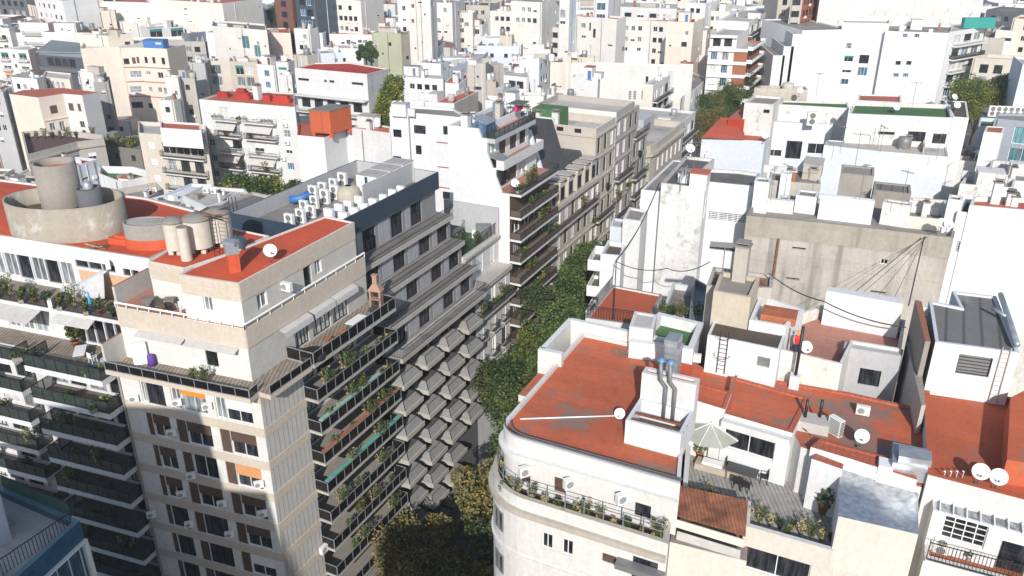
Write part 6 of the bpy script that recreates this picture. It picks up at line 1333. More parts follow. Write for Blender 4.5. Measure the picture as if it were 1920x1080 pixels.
# ================================================================ RIGHT SIDE, near: curved white building
def S2(px, py, z):
    x, y = P(px, py, z); a = radians(26); dx, dy = x-B0[0], y-B0[1]; return (dx*cos(a)-dy*sin(a), dx*sin(a)+dy*cos(a))
b = Bld('white rounded corner building with a wide worn red flat roof and a weedy balustraded terrace', near=True)
R1W = wall('rounded_building_render', (.67, .655, .63), .3, .45, (.30, .27, .22), seed=100)
def arc(cx, cy, r, a0, a1, n=9): return [(cx+r*cos(radians(a0+(a1-a0)*k/n)), cy+r*sin(radians(a0+(a1-a0)*k/n))) for k in range(n+1)]
def so_(p): return off(*p)
# footprints in street coordinates (o,s); rounded corner at the street end
def foot(o0, s0, r, o1=28.95, s1=14.2, ob=None): 
    c = [(o0+r-r*cos(t*pi/2/10), s0+r-r*sin(t*pi/2/10)) for t in range(11)]
    return [off(*q) for q in c]+[off(o1, s0), off(ob or o1-3.2, s1), off(o0, s1)]
zr = 34.6
b.vol(foot(17.3, -1.7, 3.4, s1=14.4), 31.75, w=R1W, r=SOIL, par=.55, pt=.3, cap=TAN)
top = b.vol(foot(18.0, -.25, 1.6, s1=13.6), zr, 31.2, w=R1W, r=RED, par=.25, pt=.22, cap=R1W)
base = b.vols[0]
ne = 10
b.wpx(base, ne, [(1056, 1026, .1)][:0])
for x, y, w_, h_, st in ((1026, 1015, .66, 1.1, 'p'), (1045, 1021, .66, 1.1, 'p'), (1064, 1027, .66, 1.1, 'p'), (1083, 1033, .66, 1.1, 'p'), (1142, 1048, .8, .6, 'bf'), (1176, 1068, 1.4, 2.0, 'cur'), (1208, 1076, 1.4, 2.0, 'd2')): b.wpx(base, ne, [(x, y, w_, h_, st)])
for e_ in (5, 6):
    for zz in (29.2, 26.0): b.wins.append((base, e_, base.edge(e_)[3]/2, zz, .46, 1.3, 'd', -.06))
b.wpx(top, ne, [(967, 887, .6, .9, 'bf'), (952, 880, .5, .9, 'bf'), (1050, 910, .7, 1.0, 'bf'), (1205, 958, .9, .9, 'd2'), (1230, 965, .9, .9, 'd2')])
for z, h_, d_ in ((33.2, .3, .18), (33.5, .12, .3)):
    mb = MB(); f = foot(18.0-d_, -.25-d_, 1.6+d_, s1=13.6); mb.prism([p for p in f], z, z+h_, R1W); b.part('moulding', mb)
mb = MB(); mb.prism(foot(17.3-.25, -1.7-.25, 3.6, s1=14.4), 30.6, 30.95, TAN); b.part('moulding', mb)
mb = MB(); mb.prism(foot(17.3-.12, -1.7-.12, 3.5, s1=14.4), 27.4, 27.6, R1W); b.part('moulding', mb)
L = base.edge(ne)[3]; cv_ = MB(); u, z = base.hit(ne, 1100, 1010)
b.band(base, ne, 29.5, .35, .6, GREYM, 'canopy', 5.6, None)
b.balc(base, ne, 5.0, 9.5, 26.2, 1.0, 'bars', R1W, 1.0, .2)
# back parapet with return, low strip roof on the street side
mb = MB(); mb.prism([off(17.0, 13.6), off(24.6, 13.6), off(24.6, 13.95), off(17.0, 13.95)], 31, 35.35, R1W, WH); mb.prism([off(16.75, 9.0), off(17.1, 9.0), off(17.1, 13.95), off(16.75, 13.95)], 31, 35.3, R1W, WH); mb.prism([off(16.7, 8.7), off(18.4, 8.7), off(18.4, 9.1), off(16.7, 9.1)], 31, 35.3, R1W, WH); b.part('parapet_wall', mb)
mb = MB(); mb.prism([off(16.75, 5.6), off(17.95, 5.6), off(17.95, 8.9), off(16.75, 8.9)], 33.0, 33.5, R1W, REDT); b.part('ledge_roof', mb)
# rails
rl = MB(); pr = [Vector((*p, 31.75)) for p in foot(17.55, -1.45, 3.2, o1=28.6, s1=14.4)[:12]]
for h_ in (.45, .95): rl.tube([p+Vector((0, 0, h_)) for p in pr], .025, GREYM, 5)
for k in list(range(0, 11, 2)): rl.bar(pr[k], pr[k]+Vector((0, 0, .95)), .05, GREYM)
for k in range(1, 8): q = pr[10].lerp(pr[11], k/7); rl.bar(q, q+Vector((0, 0, .95)), .07, GREYM)
b.part('terrace_rail', rl)
mb = MB(); f = [Vector((*p, zr+.16)) for p in foot(18.05, -.2, 1.6)[2:12]]; mb.tube(f, .05, GREYD, 6); f2 = [Vector((*p, zr+.05)) for p in foot(18.35, .12, 1.5)[2:12]]; mb.tube(f2, .05, GREYD, 6); b.part('roof_edge_pipe', mb)
b.done()
for k, (x, y) in enumerate([(990, 878), (1074, 900), (1172, 928)]):
    u, z = top.hit(ne, x, y); place('ac', top.pt3(ne, u, z-.3, .3), radians(-64)+pi/2, 'white air conditioner under the rounded red roof eave, %s of three' % ['left', 'middle', 'right'][k], 'air conditioners under the red roof eave')
GW = 'weeds on the rounded terrace'
rnd = random.Random(12)
for k in range(15):
    t = k/14
    if k < 5: p = foot(17.75, -1.2, 3.0)[k*2]
    else: a_ = off(20.8, -1.15); c_ = off(28.6, -1.15); q = (k-5)/9.5; p = (a_[0]+(c_[0]-a_[0])*q, a_[1]+(c_[1]-a_[1])*q)
    kd = ['trail', 'splant', 'dplant', 'trough', 'trail'][k % 5]
    place(kd, (*p, 31.25), rnd.uniform(0, 3), {'trail': 'straggling shrub', 'splant': 'dry straw clump', 'dplant': 'dark pot plant', 'trough': 'planter of greenery'}[kd]+' on the weedy rounded terrace, number %d from the street end' % (k+1), GW, rnd.uniform(.45, .75))
place('dish', (*P(1162, 792, 34.35), 34.35), -.4, 'white satellite dish on the worn red roof beside the white stair block', 'satellite dishes', .65)
m = MB(); a_ = Vector((*P(975, 786, 34.4), 34.42)); c_ = Vector((*P(1155, 780, 34.4), 34.42)); m.tube([a_, c_], .05, WHITEP, 6); tag(m.obj('conduit'), 'thin white pipe lying across the worn red roof', 'pipe')
# white stair block with open well
b = Bld('white stair block with two bent grey flue pipes rising from the red roof', 'stair_block', near=True)
q = [P(1170, 832, 34.3), P(1273, 860, 34.3)]
fx = [q[0], q[1]]; d_ = (off(0, 1)[0]-B0[0], off(0, 1)[1]-B0[1])
zl = up(1273, 848, 34.3, 800)
def back(p, k): return (p[0]+d_[0]*k, p[1]+d_[1]*k)
v = b.vol([q[0], q[1], back(q[1], 2.6), back(q[0], 2.6)], 35.9, 34.0, w=WH, r=CGREY, par=1.2, pt=.18, cap=WHB)
v = b.vol([back(q[0], 2.6), back(q[1], 2.6), back(q[1], 3.4), back(q[0], 3.4)], 37.6, 34.0, w=WH2, r=REDT, par=.15)
m = MB(); m.box(((q[0][0]+q[1][0])/2+d_[0]*1.2, (q[0][1]+q[1][1])/2+d_[1]*1.2, 35.72), (3.2, .14, .12), RUST, -.46); m.box(((q[0][0]+q[1][0])/2+d_[0]*.5, (q[0][1]+q[1][1])/2+d_[1]*.5, 35.72), (3.2, .14, .12), RUST, -.46); b.part('steel_beam', m)
for k, u in enumerate((1.5, 2.05)):
    m = MB(); p0 = Vector(v.pt3(0, u, 34.9, .15)); m.tube([p0, p0+Vector((0, 0, 2.2)), p0+Vector((-.35, 0, 2.7)), p0+Vector((-.35, .1, 3.9))], .13, GREYM, 10); m.lathe([(.02, .2), (.3, .04), (.3, 0), (.02, 0)], plain('steel_blue_cowl', (.12, .22, .36), .4), tuple(p0+Vector((-.35, .1, 3.9))), n=14); b.part('flue_pipe', m)
b.done()
m = MB(); m.box((0, 0, 0), (.85, .85, 2.5), plain('grey_green_sheet', (.28, .31, .31), .45, .3, wave=('Z', .8, .8)), -.46, base=True); m.box((0, 0, 2.5), (.9, .9, .35), STEEL, -.46, base=True); m.box((0, .35, 2.7), (.8, 1.2, .5), STEEL, -.46, base=True)
tag(m.obj('ventilation_shaft', loc=(*P(1258, 715, 35.6), 35.3)), 'tall square grey metal ventilation shaft behind the white stair block', 'ventilation shaft')
# ---- red roof expanse of the next buildings
zq = 34.4
b = Bld('building with a broad patched red flat roof in the lower right, behind the deck terrace', near=True)
v = b.vol([P(1288, 742, zq), P(1372, 764, zq), P(1478, 792, zq), P(1502, 838, zq), P(1532, 848, zq), P(1728, 914, zq), P(1738, 768, zq), P(1590, 735, zq), P(1320, 690, zq), P(1258, 655, zq), P(1195, 640, zq)], zq, w=R1W, r=roofm('red_membrane', (0, 0, 0)), par=.12, pt=.25, cap=REDT)
v2 = b.vol([P(1358, 775, 35.0), P(1486, 812, 35.0), P(1520, 745, 35.0), P(1372, 705, 35.0)], 35.0, 31, w=WH, r=roofm('red_membrane', (0, 0, 0)), par=.1, cap=REDT, pt=.3)
b.wpx(v2, 0, [(1398, 832, 3.0, 1.3, 'p'), (1463, 853, 1.4, 1.5, 'p')])
m = MB(); L = v2.edge(0)[3]; m.box(v2.pt3(0, L/2, 34.3, .2), (L, .5, .45), WH2, atan2(v2.edge(0)[1][1], v2.edge(0)[1][0]), base=True); b.part('awning_box', m)
v3 = b.vol([P(1286, 745, 35.2), P(1360, 768, 35.2), P(1372, 735, 35.2), P(1292, 712, 35.2)], 35.2, 31, w=WH, r=roofm('red_membrane', (0, 0, 0)), par=.1, cap=REDT)
b.wpx(v3, 0, [(1313, 774, 1.9, 1.5, 'gridb')])
v4 = b.vol([P(1520, 838, 34.9), P(1600, 862, 34.9), P(1720, 900, 34.9), P(1715, 870, 34.9), P(1538, 822, 34.9)], 34.9, 31, w=WH, r=REDT, par=.08, cap=REDT)
cb = P(1525, 800, 34.4); b.box('cement_block', (*cb, 34.2), (1.7, 1.2, .75), LGREY, -.4); b.box('red_hatch', (*P(1270, 700, 34.4), 34.3), (1.6, 1.6, .5), REDB, -.46)
for dx in (-.5, .35): m = MB(); m.tube([(cb[0]+dx, cb[1]+.2, 34.9), (cb[0]+dx, cb[1]+.2, 36.1)], .09, BLACKM, 10); b.part('vent_pipe', m)
b.done()
for (x, y, kd, rz, lb) in ((1303, 676, 'ac', 2.9, 'white air conditioner lying on the red hatch beside the grey roofed white house'), (1392, 722, 'ac', -.5, 'white air conditioner below the caged ladder'), (1617, 775, 'ac', -.4, 'white air conditioner alone in the middle of the patched red roof'), (1565, 812, 'acs', .5, 'tall white condenser standing beside the cement block')):
    place(kd, (*P(x, y, 34.4), 34.35), rz, lb, 'air conditioners on the patched red roof', .9)
place('dish', (*P(1612, 836, 34.6), 34.5), -.35, 'white satellite dish near the right edge of the patched red roof', 'satellite dishes', .8)
r_ = empty('metal_hood', (*P(1700, 880, 34.5), 34.5), 'large battered bluish metal extractor hood at the party wall on the red roof', 'extractor hood'); m = MB(); m.box((0, 0, 0), (1.7, 2.0, .9), STEEL, -.4, base=True); m.prism([(-.9, -.6), (.6, -1.1), (1.0, -.2), (-.5, .4)], .9, 1.3, STEEL); m.obj('hood_body', r_); m = MB(); m.box((-1.3, -.2, 0), (.7, .9, .6), WHITEP, -.4, base=True); m.obj('duct_box', r_)
# ---- deck terrace
b = Bld('cream building with a grey decked roof terrace, dining set and planters along its edge', near=True)
zt = 31.4
tw = wall('terrace_building_render', (.65, .60, .53), .3, .4, (.30, .27, .23), seed=105)
v = b.vol([P(1396, 985, 32.0), P(1570, 1035, 32.0), P(1590, 960, 32.0), P(1530, 830, 32.0), P(1290, 790, 32.0), P(1278, 940, 32.0), P(1398, 945, 32.0)], 32.0, w=tw, r=plain('grey_deck', (.34, .325, .30), .8, var=.25, wave=('X', 1.3, .6)), par=.7, pt=.28, cap=WH2)
b.wpx(v, 0, [(1455, 1062, 3.4, 1.5, 'p')])
b.done()
b = Bld('white rooftop room under a crinkled silver foil roof with a cream front wall', 'roof_house', near=True)
v = b.vol([P(1572, 968, 34.1), P(1722, 1002, 34.1), P(1722, 925, 34.1), P(1642, 905, 34.1), P(1642, 888, 34.1), P(1575, 880, 34.1)], 34.1, 0, w=tw, r=SILVER, par=0)
for e in (5,): v.em[e] = WH
v5 = b.vol([P(1522, 860, 34.6), P(1580, 880, 34.6), P(1582, 870, 34.6), P(1530, 850, 34.6)], 34.6, 31, w=WH, r=REDT, par=0); b.done()
place('umb', (*P(1325, 862, 31.4), 31.3), .2, 'open sage green parasol over the corner of the decked terrace', None)
place('table', (*P(1390, 895, 31.5), 31.3), -.5, 'long dark dining table on the grey deck', 'furniture on the deck terrace')
for k, (x, y, rz) in enumerate([(1368, 878, 1.2), (1382, 912, 2.7), (1397, 918, 2.6), (1432, 902, -1.9), (1408, 878, -.3)]): place('bchair', (*P(x, y, 31.4), 31.3), rz, 'black metal chair at the dark dining table, %s' % ['head of the table', 'near side left', 'near side right', 'far right end', 'behind the table'][k], 'furniture on the deck terrace')
m = MB(); m.box((0, 0, 0), (2.6, .8, .4), plain('beige_cushion', (.42, .36, .28), .9), -.46, base=True); m.box((1.1, .9, 0), (.8, 1.8, .4), plain('beige_cushion', (0, 0, 0)), -.46, base=True); m.box((-.3, .1, .4), (1.2, .5, .2), WHITEP, -.46, base=True); tag(m.obj('corner_sofa', loc=(*P(1345, 880, 31.4), 31.3)), 'beige corner sofa with white cushions under the sage parasol', 'sofa')
for k in range(15):
    if k < 9: q = (1405+k*19.5, 965+k*5.6)
    else: q = (1296+(k-9)*18, 925+(k-9)*5)
    kd = ['splant', 'trail', 'splant', 'dplant', 'trough'][k % 5]; place(kd, (*P(*q, 31.6), 31.3), k, {'splant': 'tuft of dry straw grass', 'trail': 'leggy shrub', 'dplant': 'dark bush', 'trough': 'low planter'}[kd]+' along the deck terrace parapet, number %d from the %s' % (k+1 if k < 9 else k-8, 'white pillar' if k < 9 else 'rusty roof'), 'plants on the deck terrace', .62)
place('yplant', (*P(1505, 885, 31.4), 31.3), 0, 'tall yellow green tree in a pot at the corner of the white deck room', 'plants on the deck terrace', 1.9)
place('plant', (*P(1543, 958, 31.4), 31.3), 0, 'big leafy plant in a brown pot by the foil roofed room', 'plants on the deck terrace', 1.6)
place('yplant', (*P(1312, 855, 31.4), 31.3), 2, 'yellow green bush under the sage parasol', 'plants on the deck terrace', 1.2)
# rusty lean-to
b = Bld('building with a rusty corrugated lean-to roof and a drop blind next to the rounded terrace', near=True)
v = b.vol([P(1256, 1016, 30.6), P(1400, 1052, 30.6), P(1405, 985, 30.6), P(1268, 955, 30.6)], 30.6, w=wall('terrace_building_render', (0, 0, 0)), r=CGREY, par=0)
m = MB(); q = [Vector((*P(*p, 32.2), 32.2)) for p in ((1260, 962), (1398, 1003), (1400, 958), (1268, 928))]; q[2].z = q[3].z = 32.9
m.add(q+[p-Vector((0, 0, .12)) for p in q], [(0, 1, 2, 3), (7, 6, 5, 4), (0, 4, 5, 1), (1, 5, 6, 2)], plain('rusty_corrugation', (.22, .085, .045), .85, var=.6, scale=1.5, wave=('X', 1.7, .6))); b.part('corrugated_roof', m)
m = MB(); c_ = (q[0]+q[1])/2; e_ = q[1]-q[0]; m.box(c_-Vector((0, -.05, .62)), (e_.length, .06, .5), wall('rust_streaked_white', (.74, .68, .6), .5, .9, (.3, .14, .06), seed=107), atan2(e_.y, e_.x)); m.box(c_-Vector((-.1, .1, 2.0)), (e_.length-.5, .05, 1.9), AWN, atan2(e_.y, e_.x)); b.part('drop_blind', m)
b.done()
# far right lower corner: pergola flat
b = Bld('white flat with glazed skylight, barred balcony and a turquoise awning in the lower right corner', near=True)
v = b.vol([P(1733, 1044, 31.7), P(1990, 1112, 31.7), P(2010, 960, 31.7), P(1740, 890, 31.7)], 31.7, w=R1W, r=TERRA, par=.3)
v2 = b.vol([P(1750, 956, 33.9), P(1862, 986, 33.9), P(1990, 1020, 33.9), P(2000, 900, 33.9), P(1745, 880, 33.9)], 33.9, 31.2, w=WH, r=GLG, par=.06, pt=.12)
b.wpx(v2, 0, [(1815, 1000, 2.0, 1.4, 'grid'), (1768, 985, .9, 1.6, 'd2')]); b.win(v2, 1, 1.2, 32.2, 1.3, 2.0, 'd'); b.win(v2, 1, 3.4, 32.4, 1.3, 1.6, 'g')
m = MB(); e_ = v2.edge(0); rz_ = atan2(e_[1][1], e_[1][0])
for k in range(8): m.box(v2.pt3(0, .3+k*.62, 33.93, -.9), (.06, 1.9, .07), WHITEP, rz_, base=True)
b.part('skylight_bars', m)
L = v.edge(0)[3]; b.balc(v, 0, .05, L-.3, 31.7, .25, 'bars', WH, 1.15, .1); b.done()
m = MB(); q = [Vector((*P(*p, 33.9), 33.9)) for p in ((1862, 950), (1990, 994), (1995, 964), (1862, 922))]; q[0].z -= .3; q[1].z -= .3; m.add(q+[p-Vector((0, 0, .03)) for p in q], [(0, 1, 2, 3), (7, 6, 5, 4)], TEAL); tag(m.obj('awning'), 'turquoise cloth awning above the barred balcony at the right edge', 'awning')
place('ac2', (*P(1762, 1035, 31.4), 31.3), -.46, 'big white condenser on the barred balcony floor', None, .8)
place('chair', (*P(1772, 1000, 31.4), 31.3), .5, 'magenta cushioned chair under the glazed skylight', None)
for k in range(4): place(['trough', 'plant', 'dplant', 'plant'][k], (*P(1838+k*28, 1045+k*7, 31.5), 31.3), k, ['planter box of flowers on the tiled balcony', 'clay pot with a leafy plant on the tiled balcony', 'dark pot plant near the right end of the tiled balcony', 'orange pot plant at the right edge of the tiled balcony'][k], 'plants on the tiled balcony')
# right red tiled roof
b = Bld('building with a large orange red tiled roof and twin satellite dishes at the right edge', near=True)
v = b.vol([P(1740, 890, 35.3), P(1990, 955, 35.3), P(2010, 760, 35.3), P(1733, 722, 35.3)], 35.3, w=WH2, r=REDO, par=.25, cap=REDO, pt=.3)
v2 = b.vol([P(1888, 862, 36.5), P(2000, 880, 36.5), P(2005, 690, 36.5), P(1895, 745, 36.5)], 36.5, 35, w=REDO, r=REDO, par=0); b.done()
for k, (x, y) in enumerate([(1833, 905), (1866, 915)]): place('dish', (*P(x, y, 35.2), 35.1), -.5, 'large white satellite dish on the orange red tiled roof, %s of the pair' % ['left', 'right'][k], 'satellite dishes', .85)
m = MB()
for k in range(4): m.tube([(k*.32, 0, 0), (k*.32, 0, .4), (k*.32-.12, -.1, .5)], .04, WHITEP, 6)
tag(m.obj('vent_pipes', loc=(*P(1770, 893, 35.2), 35.1)), 'row of four hooked white vent pipes beside the twin dishes', 'pipes')
# grey roofed white block at right
b = Bld('white block with a ladder, louvred window and grey felted roof on the right', near=True)
zg = up(1733, 722, 35.2, 602); zg = 38.6
v = b.vol([P(1754, 641, zg), P(1912, 662, zg), P(1868, 555, zg), P(1785, 545, zg), P(1800, 575, zg), P(1742, 563, zg)], zg, w=wall('bright_white_render', (0, 0, 0)), r=DGREY, par=.15, pt=.2, cap=WHB)
v.em = {5: GREYM, 4: GREY}
b.wpx(v, 0, [(1826, 686, 1.8, 1.3, 'lou')]); b.done()
e_ = v.edge(0); ld = MB()
for s_ in (.62, .98)[:1]:
    u0 = e_[3]*.84
    for du in (-.22, .22): ld.bar(v.pt3(0, u0+du, 35.2, .1), v.pt3(0, u0+du, zg+.3, .1), .045, CONCL)
    for k in range(11): ld.bar(v.pt3(0, u0-.22, 35.4+k*.31, .1), v.pt3(0, u0+.22, 35.4+k*.31, .1), .03, CONCL)
tag(ld.obj('ladder'), 'pale steel ladder fixed to the white block with the louvred window', 'ladder')
m = MB(); p0 = Vector((*P(1874, 560, zg), zg+.3)); p1 = Vector((*P(1905, 655, zg), zg+.3)); m.tube([p0, p0.lerp(p1, .5)+Vector((0, 0, .05)), p1], .17, STEEL, 10); m.tube([p0.lerp(p1, .5), p0.lerp(p1, .35)+Vector((-.9, 0, .2))], .13, STEEL, 8); tag(m.obj('roof_duct'), 'fat bluish duct along the edge of the grey felted roof', 'duct')
place('ac', (*P(1738, 570, zg), zg-.8), 2.6, 'air conditioner in the dark slot beside the grey felted roof', None)
# house with grey-brown roof and caged ladder
b = Bld('white flat roofed house with a caged ladder and a soot brown roof', near=True)
zh = 37.0; v = b.vol([P(1327, 628, zh), P(1462, 656, zh), P(1478, 612, zh), P(1402, 600, zh), P(1340, 597, zh)], zh, 33.5, w=wall('bright_white_render', (0, 0, 0)), r=BROWNR, par=.12, pt=.15)
b.wpx(v, 0, [(1431, 679, .8, .7, 'v')]); m = MB(); e_ = v.edge(0); u0 = e_[3]*.24
for du in (-.25, .25): m.bar(v.pt3(0, u0+du, 34.5, .12), v.pt3(0, u0+du, zh+.6, .12), .05, BLACKM)
for k in range(9): m.bar(v.pt3(0, u0-.25, 34.8+k*.3, .12), v.pt3(0, u0+.25, 34.8+k*.3, .12), .03, BLACKM)
for zz in (35.9, 37.3): m.tube([v.pt3(0, u0+.5*cos(t*pi/10), zz, .12+.7*sin(t*pi/10)) for t in range(11)], .02, BLACKM, 4)
b.part('caged_ladder', m); b.done()
# stained terrace wall with pink terrace
b = Bld('roof terrace with stained white parapet and a dark red shaded floor before the tan wall', near=True)
zp = 36.3
v = b.vol([P(1460, 655, zp), P(1579, 683, zp), P(1600, 640, zp), P(1690, 655, zp), P(1698, 600, zp), P(1540, 572, zp), P(1490, 590, zp)], zp, w=wall('mould_streaked_white', (.72, .70, .65), .5, 1.0, (.16, .14, .10), seed=110, blot=.7), r=PINKR, par=.9, pt=.18)
v = b.vol([P(1550, 545, 38), P(1694, 570, 38), P(1694, 560, 38), P(1552, 537, 38)], 38, 35, w=WH, r=WH, par=0)
b.done()
place('dish', (*P(1508, 660, 35.9), 35.5), .1, 'white satellite dish on the pink terrace behind the stained parapet', 'satellite dishes', .8)
m = MB(); m.tube([(0, 0, 0), (0, 0, 3.4)], .1, BLACKM, 10); m.box((0, 0, -1.0), (.6, .6, 1.0), WH, -.4, base=True); tag(m.obj('flue_pipe', loc=(*P(1491, 708, 35), 35.2)), 'tall black flue pipe on a white plinth in front of the stained parapet', 'flue')
r_ = empty('person', (*P(1492, 660, 35.6), 35.4), 'person in an orange red top and yellow cap standing on the pink terrace', 'person')
m = MB(); m.lathe([(.02, 0), (.17, 0), (.15, .45), (.17, .8), (.15, .95), (.21, 1.15), (.22, 1.35), (.12, 1.45), (.06, 1.5), (.06, 1.55), (.1, 1.6), (.11, 1.68), (.08, 1.76), (.02, 1.78)], plain('skin', (.45, .27, .18), .6), n=14, sy=.65); m.tube([(.2, 0, 1.4), (.28, -.05, 1.1), (.24, -.2, .9)], [.06, .05, .04], plain('skin', (0, 0, 0)), 8); m.tube([(-.2, 0, 1.4), (-.28, -.05, 1.1), (-.24, -.2, .9)], [.06, .05, .04], plain('skin', (0, 0, 0)), 8); m.obj('body', r_)
m = MB(); m.lathe([(.19, .8), (.17, .95), (.23, 1.15), (.24, 1.38), (.13, 1.46)], REDC, n=14, sy=.7); m.obj('shirt', r_); m = MB(); m.lathe([(.14, 1.67), (.12, 1.76), (.02, 1.81)], SHUTR, n=12, sy=.9); m.obj('cap', r_); m = MB(); m.lathe([(.19, 0), (.19, .85)], NAVY, n=12, sy=.7); m.obj('trousers', r_)
b = Bld('grey walled light court with one tall window between the terrace and the dark party wall', near=True)
v = b.vol([P(1582, 650, 36.1), P(1692, 668, 36.1), P(1694, 655, 36.1), P(1584, 640, 36.1)], 36.1, w=GREY, r=GREY, par=0); b.wpx(v, 0, [(1630, 708, 1.3, 1.2, 'd3')]); b.done()
b = Bld('soot dark party wall beside the grey felted roof', 'party_wall', 'wall', near=True)
b.vol([P(1735, 640, 38.6), P(1745, 640, 38.6), P(1728, 565, 38.6), P(1716, 562, 38.6)], 38.6, 0, w=CONC, r=BRICKM, par=0); b.vol([P(1728, 760, 36.2), P(1736, 760, 36.2), P(1722, 645, 36.2), P(1700, 640, 36.2)], 36.2, 0, w=CONCL, r=CONC, par=0); b.done()
# beige tank block with brick yard
b = Bld('sandy tank block topped by a rubble strewn brick yard and a tall pale chimney', near=True)
v = b.vol([P(1338, 545, 39.2), P(1408, 558, 39.2), P(1425, 520, 39.2), P(1352, 508, 39.2)], 39.2, w=wall('sandy_block', (.55, .48, .38), .6, .5, seed=112), r=CONC, par=.3)
v = b.vol([P(1325, 535, 38.4), P(1345, 538, 38.4), P(1448, 540, 38.4), P(1450, 515, 38.4), P(1337, 500, 38.4)], 38.4, w=CONCL, r=roofm('brick_rubble', (.22, .08, .05), (.3, .22, .17), .7, .5), par=.25)
x, y = P(1388, 512, 39.4); b.chimney(x, y, 38.8, .9, .9, 2.6, CONCL); m = MB(); m.box((*P(1450, 515, 38.5), 38.2), (.16, .16, 3.0), RUST, 0, base=True); b.part('rusty_post', m)
b.done()
m = MB(); m.box((0, 0, 0), (.06, .06, 3.4), GREYM, base=True); m.box((0, 0, 3.0), (2.0, .08, .35), GREYM, -.2, base=True); tag(m.obj('sign_post', loc=(*P(1352, 530, 38.6), 38.2)), 'dark T shaped post standing in front of the white wall', 'post')
b = Bld('white stairs and patio with a small dark red landing beside the sandy tank block', near=True)
v = b.vol([P(1405, 600, 37.6), P(1474, 612, 37.6), P(1508, 580, 37.6), P(1425, 552, 37.6)], 37.6, w=wall('bright_white_render', (0, 0, 0)), r=WH2, par=.5); b.box('landing', (*P(1462, 585, 37.8), 37.3), (2.2, 1.6, .5), TERRA, -.4); b.done()
b = Bld('white patio walls with a green tinted skylight behind the rounded building parapet', near=True)
zz = 35.6; v = b.vol([P(1180, 640, zz), P(1300, 655, zz), P(1320, 605, zz), P(1235, 585, zz)], zz, w=WH, r=GREEN, par=.8, pt=.4); v = b.vol([P(1180, 612, 36.4), P(1225, 618, 36.4), P(1232, 590, 36.4), P(1190, 583, 36.4)], 36.4, w=WH2, r=LGREY, par=.1); b.done()
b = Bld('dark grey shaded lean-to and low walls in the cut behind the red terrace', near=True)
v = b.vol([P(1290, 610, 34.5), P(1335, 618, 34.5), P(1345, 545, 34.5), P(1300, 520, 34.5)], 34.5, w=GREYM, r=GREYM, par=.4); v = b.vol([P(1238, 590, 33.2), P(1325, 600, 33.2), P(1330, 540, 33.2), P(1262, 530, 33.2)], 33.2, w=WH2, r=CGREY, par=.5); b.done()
for k in range(5): place(['plant', 'dplant', 'yplant', 'plant', 'trail'][k], (*P(1242+k*17, 583+k*4, 33.6), 33.3), k, 'pot plant on the wall edge behind the red terrace, number %d from the left' % (k+1), 'plants behind the red terrace', .9)
# low red terrace by the street
b = Bld('low building with a clean red roof terrace fenced by bars, street side right', near=True)
z5 = 31.2
v = b.vol([P(1098, 596, z5), P(1212, 612, z5), P(1242, 552, z5), P(1148, 534, z5)], z5, w=WH2, r=roofm('clean_red_membrane', (.44, .10, .045), amt=.15), par=.15, cap=CONC); b.done()
screen(P(1102, 592, 31.3), P(1205, 606, 31.3), 31.1, 1.1, 'thin barred fence across the clean red terrace', None, True)
screen(P(1100, 592, 31.3), P(1148, 532, 31.3), 31.1, .9, 'dark railing along the street edge of the clean red terrace', None, True)
# big stained white building
b = Bld('big white building with mould speckled blank wall and a dark felted roof', near=True)
zb = 38.2
MW = wall('mould_speckled_white', (.69, .68, .665), .35, .3, (.27, .25, .22), seed=115, blot=1.15, drip=.2)
v = b.vol([P(1240, 343, zb), P(1322, 353, zb), P(1330, 341, zb), P(1412, 349, zb), P(1425, 325, zb), P(1383, 319, zb), P(1320, 316, zb), P(1340, 298, zb), P(1285, 292, zb)], zb, w=MW, r=roofm('dark_felt', (.13, .125, .12), (.22, .2, .18), .5, .55), par=.3, pt=.2, cap=CONCL)
v.em = {1: WH, 2: wall('bright_white_render', (0, 0, 0))}
b.wpx(v, 2, [(1364, 408, 4.2, .9, 'gridb'), (1355, 466, 2.6, .45, 'slot')]); b.win(v, 1, .9, 36, .5, 2.2, 'bs')
v2 = b.vol([P(1202, 356, 36.9), P(1243, 360, 36.9), P(1290, 302, 36.9), P(1262, 300, 36.9)], 36.9, w=wall('bright_white_render', (0, 0, 0)), r=CGREY, par=.1)
v3 = b.vol([P(1168, 410, 35), P(1202, 415, 35), P(1215, 395, 35), P(1180, 388, 35)], 35, w=WH2, r=CGREY, par=.2)
v4 = b.vol([P(1144, 424, 33.6), P(1170, 428, 33.6), P(1172, 412, 33.6), P(1150, 408, 33.6)], 33.6, w=WHB, r=LGREY, par=.2)
v6 = b.vol([P(1126, 476, 32.4), P(1165, 480, 32.4), P(1175, 455, 32.4), P(1140, 450, 32.4)], 32.4, w=WH, r=BROWNR, par=.5)
a_, e_, n_, L = v2.edge(3)
for z in (30.8, 28.1, 25.4, 22.7): b.balc(v6, 3, 0, v6.edge(3)[3], z, 1.2, 'white', WH, .9, .2)
q = b.onroof(v, .3, .5); b.chimney(*P(1285, 335, zb), zb-.3, 1.2, 1.2, .9, WH); b.clutter(v, 3)
b.done()
for k, (x, y) in enumerate([(1292, 293), (1321, 296)]): place('dish', (*P(x, y, zb), zb-.1), .1, 'white satellite dish at the back of the dark felted roof, %s' % ['left', 'right'][k], 'satellite dishes', .95)
